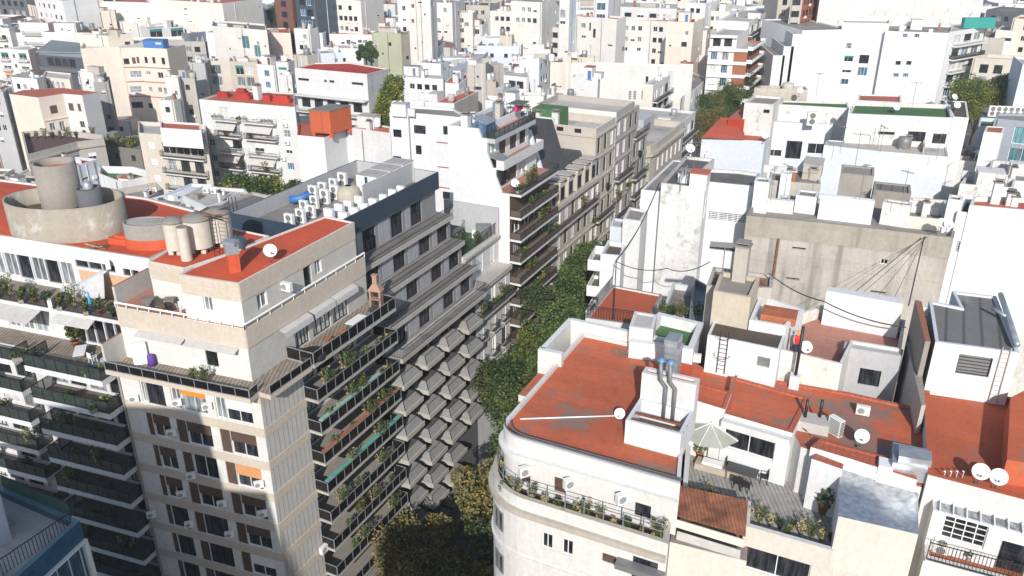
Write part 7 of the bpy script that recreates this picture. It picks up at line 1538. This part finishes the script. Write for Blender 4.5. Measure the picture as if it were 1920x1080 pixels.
# tan wall building
b = Bld('long weathered tan wall streaked with soot below rooftop terraces', near=True)
zt2 = 36.8
TW = wall('streaked_tan_wall', (.50, .46, .41), .8, 1.4, (.11, .10, .09), seed=118, blot=.5, drip=.55)
tq = [P(1400, 404, zt2), P(1560, 420, zt2), P(1788, 446, zt2), P(1800, 400, zt2), P(1640, 370, zt2), P(1415, 375, zt2)]
v = b.vol(inset(tq, .03), 34.9, w=TW, r=CGREY, par=0); vtop = b.vol(tq, zt2, 34.9, w=wall('sooty_tan_band', (.40, .36, .30), .8, 1.2, (.12, .11, .09), seed=119, blot=.5, drip=.6), r=CGREY, par=.5, pt=.25, cap=CONC)
v.em = {}
for x, y, w_ in ((1498, 466, 1.2), (1486, 523, 1.2), (1646, 548, 1.3)): b.wpx(v, 0 if x < 1560 else 1, [(x, y, w_, .22, 'slot')])
b.wpx(v, 1, [(1658, 491, .6, .5, 'p')])
for z_ in (34.8, 32.6): b.band(v, 0, z_, .08, .05, TW, 'ledge'); b.band(v, 1, z_, .08, .05, TW, 'ledge')
b.done()
cable([Vector((*P(1440, 522, 38.6), 39)), Vector((*P(1545, 565, 38), 38)), Vector((*P(1702, 598, 38), 37.4))], 'thick black cable sagging along the foot of the tan wall', .045, .3)
for k in range(4): cable([Vector((*P(1733+k*2, 444, zt2), zt2)), Vector((*P(1700-k*32, 590-k*5, 36.5), 37.2))], 'thin dark cable falling down the tan wall, strand %d from the bundle' % (k+1), .018 if k else .05)
cable([Vector((*P(1236, 350, 37.2), 37.6)), Vector((*P(1200, 430, 35), 35.4)), Vector((*P(1155, 500, 32.5), 33.2)), Vector((*P(1150, 600, 31.5), 31.6))], 'black cable bundle running down the mould speckled wall to the street', .045, .2)
cable([Vector((*P(1152, 502, 32.5), 33.2)), Vector((*P(1250, 515, 33), 33.6)), Vector((*P(1330, 500, 37), 37.4))], 'heavy black cable looping across the foot of the speckled wall', .04, .5)
# rooftops on the tan wall building
def onr(label, p0, p1, top, depth, zb=36.3, w=None, r=CGREY, par=.15, px=(), cl=0, name='roof_house'):
    a, c = P(*p0, zb), P(*p1, zb); z = zat(*a, top); L = hypot(c[0]-a[0], c[1]-a[1]); n = (-(c[1]-a[1])/L*depth, (c[0]-a[0])/L*depth)
    b = Bld(label, name, 'rooftop house'); v = b.vol([a, c, (c[0]+n[0], c[1]+n[1]), (a[0]+n[0], a[1]+n[1])], z, zb-.6, w=w or wall('bright_white_render', (0, 0, 0)), r=r, par=par)
    if cl: b.clutter(v, cl)
    b.done(); return v
onr('white patio wall panel with a vertical pipe on top of the tan wall', (1532, 410), (1632, 422), 366, .6)
onr('square cream wall panel above the tan wall', (1648, 420), (1700, 428), 379, 1.2, w=WH3)
onr('slab of white wall beside a blue shadowed gap above the tan wall', (1488, 398), (1527, 403), 366, 2)
onr('low white stub wall with green boxes at its foot above the tan wall', (1425, 396), (1486, 402), 372, .5, w=WH2)
onr('white pillar like stair house left of the concrete roofs', (1408, 398), (1436, 401), 340, 1.6)
onr('grey wooden shed in the gap right of the stained tank cube', (1632, 388), (1702, 396), 356, 3, r=DGREY, w=CONC)
onr('tall thin white block at the right end of the tan wall', (1764, 436), (1790, 440), 373, 1.5)
onr('stained cement tank cube above the tan wall', (1568, 372), (1630, 379), 324, 3.2, w=wall('tank_cube', (.36, .33, .29), .8, .9, (.10, .09, .08), seed=119, blot=.6), r=CONC)
onr('rusty concrete shed roofs left of the stained cement tank cube', (1440, 366), (1535, 374), 338, 4, w=CONCL, cl=5)
onr('white chimney house in the middle of the concrete shed roofs', (1458, 372), (1478, 374), 325, 1.2)
onr('blue grey machine hut in front of the concrete shed roofs', (1458, 393), (1478, 395), 374, 1.5, w=WHB)
many([
 ('white building with band windows right of the tan wall', 'X', [(1795, 397), (1908, 408), (1915, 380), (1810, 372)], 38.5, dict(w=wall('bright_white_render', (0, 0, 0)), r=BROWNR, par=.3, px=[(1836, 467, 3.7, 1.0, 'gridb'), (1815, 530, 2.4, .55, 'slot')])),
 ('mottled grey blank wall at the right edge', 'X', [(1908, 400), (2010, 415), (2020, 380)], 38.7, dict(w=WH3, r=CGREY)),
 ('pale bluish blank wall with a cement ledge, right of centre', 'X', [(1545, 272), (1645, 283), (1778, 294), (1775, 276), (1550, 262)], 36, dict(w=wall('pale_blue_render', (.66, .70, .74), .15, .2, (.35, .38, .42), seed=121), r=LGREY, par=.1, cap=CONCL, cl=2)),
 ('white building with a green roof and three small barred windows', 'X', [(1592, 213), (1786, 221), (1782, 196), (1602, 190)], 39.5, dict(w=WH3, r=GREEN, par=.5, px=[(1662, 250, 1.9, .4, 'slot'), (1718, 256, 2, 1.2, 'bars'), (1761, 260, 1.5, 1.2, 'bars')])),
 ('white end block with a corrugated brown roof right of the green roof', 'X', [(1787, 219), (1817, 221), (1812, 190), (1770, 188)], 39.4, dict(w=WH, r=BROWNR, par=.1)),
 ('light blue wall with three framed windows in the upper right', 'X', [(1440, 228), (1562, 234), (1565, 222), (1450, 217)], 36.2, dict(w=wall('pale_blue_render', (0, 0, 0)), r=LGREY, par=.2, px=[(1452, 281, 2.0, 1.8, 'ws'), (1488, 281, 2.0, 2.4, 'd2'), (1530, 279, 2.2, 1.4, 'p')])),
 ('peeling white wall with a green roof edge and a twin fan unit', 'X', [(1450, 195), (1592, 203), (1590, 192), (1455, 188)], 38.2, dict(w=WH3, r=GREEN, par=.2)),
 ('grey white block with two tiny windows and a rusty roof yard', 'X', [(1396, 192), (1451, 196), (1470, 182), (1415, 178)], 38.8, dict(w=WH3, r=CONC, par=.3, px=[(1437, 209, .8, .5, 'd')])),
 ('rusty walled roof enclosure behind the green roof edge', 'X', [(1415, 165), (1515, 168), (1510, 162), (1425, 160)], 39.6, dict(w=TAN, r=CONC, par=.8, cl=2)),
 ('sheet covered lilac roof behind the green roof', 'X', [(1608, 188), (1690, 192), (1690, 178), (1610, 176)], 38.4, dict(w=WHB, r=REDT, par=.2)),
])
b, v = Fb('pale walled house with a hipped red roof by the street in the upper right', 'X', [(1316, 257), (1434, 265), (1448, 252), (1395, 248), (1372, 222), (1352, 221)], 34.5, WHB, REDT, keep=True, par=0)
c1 = P(1352, 221, 35.9); m = MB(); q = [(*P(1315, 258, 34.6), 34.6), (*P(1395, 262, 34.6), 34.6), (*P(1378, 222, 36.3), 36.3), (*P(1352, 220, 36.3), 36.3), (*P(1396, 248, 34.8), 34.8)]; m.add(q, [(0, 1, 4, 2, 3)], roofm('brick_red_sheet', (.42, .09, .05), amt=.2)); b.part('hipped_roof', m)
b.vol([P(1365, 222, 36.6), P(1396, 225, 36.6), P(1400, 208, 36.6), P(1384, 206, 36.6)], 36.6, w=REDD, r=REDT, par=0); b.done()
place('dish', (*P(1433, 262, 34.9), 34.6), 0, 'white satellite dish at the corner of the hipped red roof', 'satellite dishes', .8)
for k, (x, y, z) in enumerate([(1678, 212, 39.1), (1786, 192, 39.4), (1792, 208, 39.4), (1595, 205, 39.4), (1498, 180, 39.2), (1760, 432, 37.2), (1774, 435, 37.2)]): place('dish', (*P(x, y, z), z-.1), [0, .3, -.2, .4, .1, .2, -.1][k], 'white satellite dish '+['in the middle of the green roof', 'behind the corrugated brown roof', 'on the corrugated brown roof', 'at the left corner of the green roof', 'on the rusty walled enclosure', 'left of the pair at the right end of the tan wall', 'right of the pair at the right end of the tan wall'][k], 'satellite dishes', .8)
x, y = P(1523, 222, 38.2); 
place('ac2', (*P(1522, 226, 37), 36.4), -.1, 'twin fan condenser fixed to the peeling white wall', None, 1.3)
for k in range(8): place('ac2', (*P(1858+k*11.5, 218+k*.4, 33), 33), -.15, 'grey white condenser in the roof row below the trees at the right, number %d' % (k+1), 'condensers in the right edge row', 1.2)
for k in range(14):
    x, y = [(1300, 322), (1445, 375), (1470, 370), (1602, 318), (1612, 372), (1690, 385), (1755, 300), (1820, 330), (1650, 285), (1710, 200), (1530, 180), (1575, 285), (1905, 300), (1850, 350)][k]
    zz = [38.2, 38, 38, 42.4, 38.9, 38.9, 36, 34, 36, 39.4, 39, 36, 34, 34][k]; place('ant', (*P(x, y, zz), zz-.1), k, 'thin roof antenna '+['on the dark felted roof', 'on the concrete roofs, left', 'on the concrete roofs, right', 'on the stained tank cube', 'on the white panel above the tan wall', 'above the cream panel', 'at the end of the bluish ledge', 'among the right hand yards, left', 'in the middle of the bluish ledge', 'behind the green roof', 'behind the peeling wall', 'at the left of the bluish ledge', 'at the right edge', 'among the right hand yards, right'][k], 'roof antennas')
many([
 # right middle jumble
 ('white stair tower with a concave shadow in the right hand yards', 'X', [(1845, 247), (1880, 250), (1885, 238), (1850, 236)], 37.5, dict(w=WH, r=TERRA, par=.1)),
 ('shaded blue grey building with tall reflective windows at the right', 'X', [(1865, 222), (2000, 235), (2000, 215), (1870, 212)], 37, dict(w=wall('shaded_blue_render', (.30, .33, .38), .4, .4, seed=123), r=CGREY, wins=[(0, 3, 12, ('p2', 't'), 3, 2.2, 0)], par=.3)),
 ('low white terraces with lattice gates right of the bluish ledge', 'X', [(1790, 300), (1850, 305), (1860, 285), (1800, 280)], 33, dict(w=WH2, r=CGREY, wins=[(0, 2, 9, ('bars', 'bf'))], cl=2)),
 ('green roofed annex in the right hand yards', 'X', [(1835, 235), (1872, 240), (1870, 222), (1838, 220)], 35, dict(w=WHB, r=GREEN, wins=[(0, 1, 5)])),
 ('white walls and drain pipes in the right hand yards', 'X', [(1800, 345), (1900, 352), (1905, 335), (1815, 325)], 34.5, dict(w=WH3, r=LGREY, wins=[(0, 3, 6)], cl=4)),
 ('worn white yard with a chicken wire fence at the right edge', 'X', [(1850, 335), (1990, 345), (1990, 310), (1860, 300)], 34, dict(w=WH3, r=CGREY, cl=4, par=.8)),
 ('red edged white roof at the right margin above the band windowed building', 'X', [(1818, 385), (1990, 400), (1990, 372), (1825, 368)], 39.2, dict(w=WH, r=REDT, par=.4, cl=2)),
 ('cream strip wall and blue door in the gap beside the thin white block', 'X', [(1700, 405), (1770, 412), (1775, 375), (1708, 370)], 37.4, dict(w=CREAM, r=CGREY, cl=2)),
 ('dark roofed shed row under the condenser row at the right', 'X', [(1840, 222), (1990, 228), (1990, 205), (1842, 203)], 33, dict(w=GREYD, r=DGREY, par=.1)),
 # upper right big white blocks
 ('huge blank white party wall stepping down to the street, upper right', 'X', [(1505, 57), (1592, 55)], 36, dict(w=BWH, r=CGREY, depth=22, par=.3)),
 ('white recessed wing with thin red lines and small grey windows, upper right', 'X', [(1580, 42), (1668, 44), (1668, 36)], 37.5, dict(w=BWH, r=LGREY, px=[(1590, 86, 1.6, 1.3, 'w2'), (1590, 110, 2.4, 1.4, 'gs'), (1586, 131, 2.6, 1.3, 'ws'), (1581, 153, 2.4, 1.3, 'p2'), (1620, 111, 2.2, 2, 'd2'), (1617, 134, 2.2, 2, 'p2'), (1636, 111, 1.8, 2, 'd2'), (1631, 134, 1.8, 2, 'd2')])),
 ('wide blank white tower with three pairs of tiny windows, upper right', 'X', [(1660, 58), (1780, 62), (1788, 48), (1668, 45)], 36, dict(w=BWH, r=CGREY, par=.4, cl=4, px=[(1697, 67, 1.1, .9, 'p2'), (1719, 67, 1.1, .9, 'p2'), (1684, 118, 1.1, .9, 'd2'), (1704, 118, 1.1, .9, 'd2'), (1680, 141, 1.2, .9, 'p2'), (1698, 141, 1.2, .9, 'p2')])),
])
b, v = Fb('white balconied facade with turquoise panels beside the wide blank white tower', 'X', [(1780, 60), (1848, 50), (1850, 38), (1785, 45)], 36, WH, LGREY, keep=True, par=.2)
L = v.edge(0)[3]
for k in range(8):
    z = 35.8-3.1*(k+1)
    for q in (.28, .55, .82): b.win(v, 0, L*q, z+1.3, L*.2, 1.9, random.choice(['p2', 'cur', 'd3', 'bs' if k == 4 else 'g']))
    b.balc(v, 0, L*.14, L-.1, z, 1.3, 'wbars' if k != 1 else 'green', WH, 1.0, .3)
m = MB(); m.box(v.pt3(0, L*.75, 36, .1), (L*.45, 1.5, 2.4), plain('turquoise_screen', (.03, .28, .25), .4), 0, base=True); b.part('turquoise_screen', m); b.done()
for k, (x0, x1, y_) in enumerate(((1487, 1507, 64), (1470, 1489, 87), (1450, 1472, 104))):
    zz = zat(*P(1505, 57, 36), y_); b = Bld('%s step of the huge white party wall, going down to the street' % ['upper', 'middle', 'lowest'][k], 'stepped_wing'); a_ = P(x0, y_, zz); c_ = P(x1, y_, zz); b.vol([a_, c_, (c_[0]+2, c_[1]+20), (a_[0]+2, a_[1]+20)], zz, w=BWH, r=CGREY, par=.3); b.done()
many([
 ('beige classical building with cornices right of the turquoise panels', 'X', [(1825, 108), (1900, 112), (1925, 105)], 30, dict(w=BEIGE2, r=LGREY, wins=[(0, 3, 10, ('g', 'w2', 'wf', 'd3'), 1.8, 2, 0)], par=.8)),
 ('cream tower block with a dark hatch above the classical building', 'X', [(1868, 56), (1905, 58), (1915, 50)], 33, dict(w=CREAM2, r=LGREY, px=[(1886, 74, 2.4, .8, 'd')])),
 ('cream building at the right edge with small dark windows', 'X', [(1900, 34), (1990, 40)], 36, dict(w=CREAM, r=REDT, depth=10, wins=[(0, 2, 8)])),
 ('stained grey concrete buildings between the turquoise panels and the cream tower', 'X', [(1845, 70), (1885, 72), (1890, 50), (1850, 48)], 31, dict(w=CONCL, r=CGREY, cl=4)),
 ('blue framed blank white wall at the far right edge', 'X', [(1918, 120), (2000, 124)], 34, dict(w=WHB, r=LGREY, depth=10)),
 ('very wide worn white wall along the top right', 'X', [(1540, -22), (1715, -18)], 44, dict(w=WH3, r=LGREY, depth=14)),
 ('second worn white wall at the top right with a roof hut', 'X', [(1715, -30), (1850, -26)], 44.5, dict(w=WH3, r=LGREY, depth=14)),
 ('cream and beige roof houses in front of the worn white wall, left', 'X', [(1560, 30), (1665, 34)], 36.5, dict(w=CREAM2, r=CGREY, depth=14, wins=[(0, 5, 4)], cl=7)),
 ('cream storey with two doors in front of the worn white wall', 'X', [(1620, 22), (1668, 25)], 36.5, dict(w=CREAM, r=LGREY, depth=8, wins=[(0, 2, 4, ('d',))])),
 ('brick red roof huts in front of the worn white wall', 'X', [(1672, 28), (1735, 24)], 36, dict(w=BRICKM, r=CGREY, depth=8, cl=4)),
 ('grey sloped roof hut with turquoise sheets at the top right', 'X', [(1742, 38), (1792, 40)], 35, dict(w=plain('turquoise_screen', (0, 0, 0)), r=LGREY, depth=9, cl=2)),
 ('dark navy roofed block at the top right corner', 'X', [(1850, 18), (1905, 22)], 36, dict(w=GREYD, r=GREYM, depth=12, wins=[(0, 3, 7, ('p2', 'd3'))])),
 ('white long hut with a rail at the top right', 'X', [(1760, 14), (1820, 16)], 38.5, dict(w=WH2, r=LGREY, depth=7, cl=2)),
])
# beyond the frame top: the city carries on
rnd = random.Random(44); n_ = 0
for r_i, D in enumerate((330, 372, 420, 480, 560, 660)):
    x = -.70*D
    while x < .68*D:
        w_ = rnd.uniform(16, 30); z = rnd.uniform(26, 38)+r_i*.8
        o_ = 7
        s_x = x+w_/2; 
        b = Bld('', group='far city blocks along the top edge')
        wm = rnd.choice([WH, WH2, CREAM2, CREAM, WHB, BEIGE2, CONCL, PINK]); rm = rnd.choice([LGREY, CGREY, REDT, LGREY, DGREY]); n_ += 1
        b.label = 'far %s block at the top edge, %s row, number %d from the left' % ({id(WH): 'white', id(WH2): 'worn white', id(CREAM2): 'pale cream', id(CREAM): 'cream', id(WHB): 'bluish white', id(BEIGE2): 'sand', id(CONCL): 'concrete', id(PINK): 'pinkish'}[id(wm)], ['first', 'second', 'third', 'fourth', 'fifth', 'sixth'][r_i], n_)
        yy = D+rnd.uniform(-6, 6)-x*.1
        # keep the street corridor open
        ss = (x+17.1)*cos(radians(26))-(yy-48.5)*sin(radians(26)); se = (x+w_+17.1)*cos(radians(26))-(yy-48.5)*sin(radians(26))
        if not (se > -2 and ss < 20) :
            v = b.vol([(x, yy), (x+w_-1, yy-2.2), (x+w_+2, yy+16), (x+2, yy+18)], z, w=wm, r=rm, par=.5)
            b.auto(v, 0, int(w_/3), z-9, st=W2, skip=.25); b.clutter(v, 5); b.done()
        x += w_+rnd.uniform(0, 3)
# ================================================================ trees
tr_ = [ # o, s, crown centre height, radius, kind
 (5.5, 53, 22.5, 4.6, 'g'), (5, 47, 22.5, 4.6, 'g'), (8, 44, 23.5, 4.6, 'd'), (5, 40.5, 21, 4.6, 'g'), (8.2, 37, 22, 4.6, 'g'), (5.5, 33.5, 19.5, 4.6, 'm'), (9, 30.5, 20, 4.6, 'd'), (5.5, 27.5, 18.5, 4.8, 'm'), (9.5, 24, 17.5, 4.4, 'g'),
 (9, 17.5, 14.5, 4.2, 'b'), (11.5, 20, 16.5, 4, 'b'), (5.2, 11, 10.5, 4.8, 'b'), (8.5, 8.5, 10.8, 4.6, 'b'), (12, 8, 11.5, 4.4, 'b'), (4.5, 3, 8, 4.2, 'g'), (9.5, 2, 8.5, 4.6, 'd'), (13, 1, 9, 4.2, 'd'), (6, -5, 8, 4.2, 'g'), (11, -5, 9, 4.2, 'd'),
 (5.5, 60, 21.5, 4.4, 'g'), (8.5, 51, 22, 4.6, 'd'), (8.8, 58, 21, 4.4, 'm'), (6, 67, 20, 4.4, 'g'), (8, 75, 19, 4.4, 'm'), (6, 83, 18, 4.2, 'g'), (12.5, 14, 14, 4.2, 'm')]
for k, (o, s, zc, R, kd) in enumerate(tr_):
    x, y = off(o-.3, s); tree(kd, x, y, zc-.3, R*.9, '%s street tree number %d counted from the viewer along the street' % ({'b': 'browning', 'g': 'green', 'm': 'mixed green and brown', 'd': 'dark green'}[kd], k+1), rz=k*1.3)
for k, (px, py, z, R, kd) in enumerate([(1384, 182, 21, 5.5, 'g'), (1364, 196, 20, 5, 'g'), (1334, 216, 21, 5, 'm'), (1322, 236, 20, 4.6, 'b'), (1345, 205, 18, 5, 'g'), (1432, 128, 23, 5.5, 'd'), (1427, 146, 21, 5.5, 'd'), (1418, 162, 20, 5, 'd'), (1481, 64, 25, 7, 'm'), (1474, 82, 23, 6.5, 'd'), (1455, 104, 22, 6, 'd')]):
    x, y = P(px, py, z); tree(kd, x, y, z, R, 'tree filling the far end of the street, number %d going away, %s' % (k+1, {'g': 'bright green', 'b': 'brown', 'd': 'dark green', 'm': 'brownish green'}[kd]), rz=k)
for k in range(8): x, y = P(1806+k*17, 186-(k % 3)*4, 25); tree(['y', 'y', 'g', 'y'][k % 4], x, y, 25, 5, 'light green park tree at the right edge, number %d from the left' % (k+1), 'park trees at the right edge', 'park_tree', rz=k)
for k, (px, py) in enumerate([(1880, 2), (1900, 4), (1860, 0)]): x, y = P(px, py, 28); tree('m', x, y, 24, 8, 'distant olive tree at the top right corner, number %d' % (k+1), 'distant trees', 'distant_tree', rz=k)
for k, (px, py, z) in enumerate([(495, 32, 31.5), (520, 28, 31.5), (508, 36, 31)]): x, y = P(px, py, z); tree('g', x, y, z+1, 3.5, 'small roof garden tree near the top left attic portholes, number %d' % (k+1), 'roof garden trees', 'roof_tree', rz=k, z0=z-3)
for k, (px, py, z) in enumerate([(685, 97, 29.5), (695, 100, 29.5)]): x, y = P(px, py, z); tree('g', x, y, z, 2.6, 'round green tree in the yard left of the olive wall, %s' % ['left', 'right'][k], None, 'yard_tree', rz=k, z0=z-4)
for k, (px, py, z, kd) in enumerate([(1226, 320, 14, 'g'), (1218, 332, 13, 'y')]): x, y = P(px, py, z); tree(kd, x, y, z, 3.5, 'small tree in front of the rounded stone corner building, %s' % ['left', 'right'][k], None, rz=k)
# street lamp and cars under the trees
r_ = empty('street_lamp', (*off(3.0, -1.0), .16), 'grey street lamp with a slim arm at the bottom of the street', 'street lamp')
m = MB(); m.tube([(0, 0, 0), (0, 0, 9)], [.1, .06], GREYM, 8); m.obj('pole', r_); m = MB(); m.tube([(0, 0, 8.9), (1.2, -.3, 9.6), (2.2, -.6, 9.7)], .04, GREYM, 6); m.obj('arm', r_); m = MB(); m.box((2.6, -.7, 9.66), (.9, .3, .12), ACW, -.25, base=True); m.obj('lamp_head', r_)
for k in range(7): place('car', (*off(12.9, 2+k*7), .03), AE, 'parked car at the right kerb of the street, number %d from the viewer' % (k+1), 'cars parked along the kerb')
# low courtyard buildings between the blocks (roofs glimpsed in the gaps)
rnd = random.Random(77); n_ = 0
for (x0, x1, y0, y1) in ((-150, -60, 100, 330), (-60, -22, 100, 330)):
    pass
for gy in range(18):
    for gx in range(-12, 22):
        x = gx*13+rnd.uniform(-2, 2); y = 92+gy*14+rnd.uniform(-2, 2)
        if abs(x) > .66*(y+30): continue
        o_ = (x+17.1)*cos(radians(26))-(y-48.5)*sin(radians(26)); 
        if -13 < o_ < 32 and y < 330 or -9 < o_+0 < 26: continue
        z = rnd.uniform(8, 12) if y < 200 else rnd.uniform(12, 18); n_ += 1
        wm, wn = rnd.choice([(WH2, 'worn white'), (CREAM2, 'pale cream'), (CONCL, 'cement'), (WH, 'white'), (BEIGE2, 'sand')]); rm, rn = rnd.choice([(LGREY, 'pale'), (CGREY, 'grey'), (REDT, 'red'), (DGREY, 'dark'), (GREEN, 'green')])
        b = Bld('low %s courtyard building with a %s roof, seen in gaps, plot %d' % (wn, rn, n_), 'courtyard_building', 'building', 'low courtyard buildings')
        v = b.vol([(x, y), (x+12, y-1), (x+12.5, y+12), (x+.5, y+13)], z, w=wm, r=rm, par=.5); b.auto(v, 0, 3, z-6, st=W2); b.clutter(v, 2); b.done()
# dense carpet of small houses between the far blocks
rnd = random.Random(303); n_ = 0; random.seed(99)
FW = [(WH, 'white'), (WH, 'bright white'), (WH2, 'worn white'), (CREAM2, 'pale cream'), (WH, 'white'), (CONCL, 'cement grey'), (WH3, 'stained white'), (WHB, 'bluish white'), (CREAM, 'cream'), (TAN, 'tan')]
FR = [(LGREY, 'pale'), (WH2, 'whitewashed'), (LGREY, 'pale'), (CGREY, 'grey'), (REDT, 'red'), (DGREY, 'dark'), (CGREY, 'cement'), (BROWNR, 'brown')]
y = 234.0; row = 0
while y < 345:
    row += 1; x = -.66*y-8; col = 0
    while x < .66*y+8:
        w_ = rnd.uniform(7, 15); d_ = rnd.uniform(7, 11); yy = y+rnd.uniform(-3, 3)-x*.12
        o_ = (x+17.1)*cos(radians(26))-(yy-48.5)*sin(radians(26)); o2 = (x+w_+17.1)*cos(radians(26))-(yy-48.5)*sin(radians(26))
        skip = rnd.random() < .22 or (o2 > -4 and o_ < 24) or (yy < 232 and x > 62)
        if not skip:
            z = rnd.uniform(24, 31)+(y-200)*.025; wm, wn = rnd.choice(FW); rm, rn = rnd.choice(FR); col += 1
            b = Bld('small %s far house with a %s roof, row %d, house %d from the left' % (wn, rn, row, col), 'far_house', 'house', 'far houses')
            v = b.vol([(x, yy), (x+w_, yy-w_*.12), (x+w_+1, yy+d_), (x+1, yy+d_+w_*.12)], z, w=wm, r=rm, par=rnd.choice([.3, .6, 1.0]), em={1: rnd.choice([wm, CONCL, GREY, CONC])})
            if rnd.random() < .75: b.auto(v, 0, int(w_/2.2), z-9, st=('p', 'ws', 'd', 'g', 'd2', 'wf', 'd3'), w=rnd.choice([1.0, 1.3, 1.7]), h=rnd.choice([1.1, 1.5, 1.8]), skip=rnd.choice([.1, .35]))
            if rnd.random() < .5: v2 = b.vol([(x+w_*.2, yy+2), (x+w_*.65, yy+2-w_*.05), (x+w_*.65, yy+6), (x+w_*.2, yy+6)], z+rnd.uniform(1.6, 3.4), z-1, w=rnd.choice([WH, wm, CREAM2, CONCL]), r=rnd.choice([CGREY, REDT, LGREY]), par=.2); b.auto(v2, 0, 2, z+.3, h=.8, w=.8)
            if rnd.random() < .3:
                for zz in (z-3.3, z-6.2): b.balc(v, 0, 1, w_-1, zz, 1.1, 'bars', WH2, .9, .2)
            b.clutter(v, rnd.randint(4, 8)); b.done()
        x += w_+rnd.uniform(0, 2.5)
    y += 17
# tall neighbour behind the viewpoint: it throws the shade seen on the tower
b = Bld('tall neighbouring apartment tower behind the viewpoint whose shade falls on the tower front', 'neighbouring_tower'); 
v = b.vol([(-40.5, -12), (-25.6, -12), (-25.6, 6), (-40.5, 6)], 54.5, w=CREAM2, r=LGREY); b.auto(v, 0, 6, 10); v = b.vol([(-62, -12), (-40.5, -12), (-40.5, 6), (-62, 6)], 41.0, w=CREAM2, r=LGREY); v = b.vol([(-25.6, -12), (-21.0, -12), (-21.0, 6), (-25.6, 6)], 47.5, w=CREAM2, r=LGREY); b.done()
b = Bld('second neighbouring block behind the viewpoint whose shade covers the street corner', 'neighbouring_tower')
v = b.vol([(-15, -12), (0, -12), (0, 6), (-15, 6)], 42.0, w=CREAM2, r=LGREY); b.auto(v, 0, 5, 10); b.done()
# thin city haze
HZ = bpy.data.materials.new('haze'); HZ.use_nodes = True; t = HZ.node_tree; t.nodes.remove(t.nodes['Principled BSDF'])
pv = t.nodes.new('ShaderNodeVolumePrincipled'); pv.inputs['Color'].default_value = (.86, .91, 1, 1); pv.inputs['Density'].default_value = .0004; pv.inputs['Anisotropy'].default_value = .2
t.links.new(pv.outputs[0], t.nodes['Material Output'].inputs['Volume'])
m = MB(); m.box((100, 600, -1), (2300, 2300, 67), HZ, base=True); tag(m.obj('haze'), None, None, None, 'stuff')
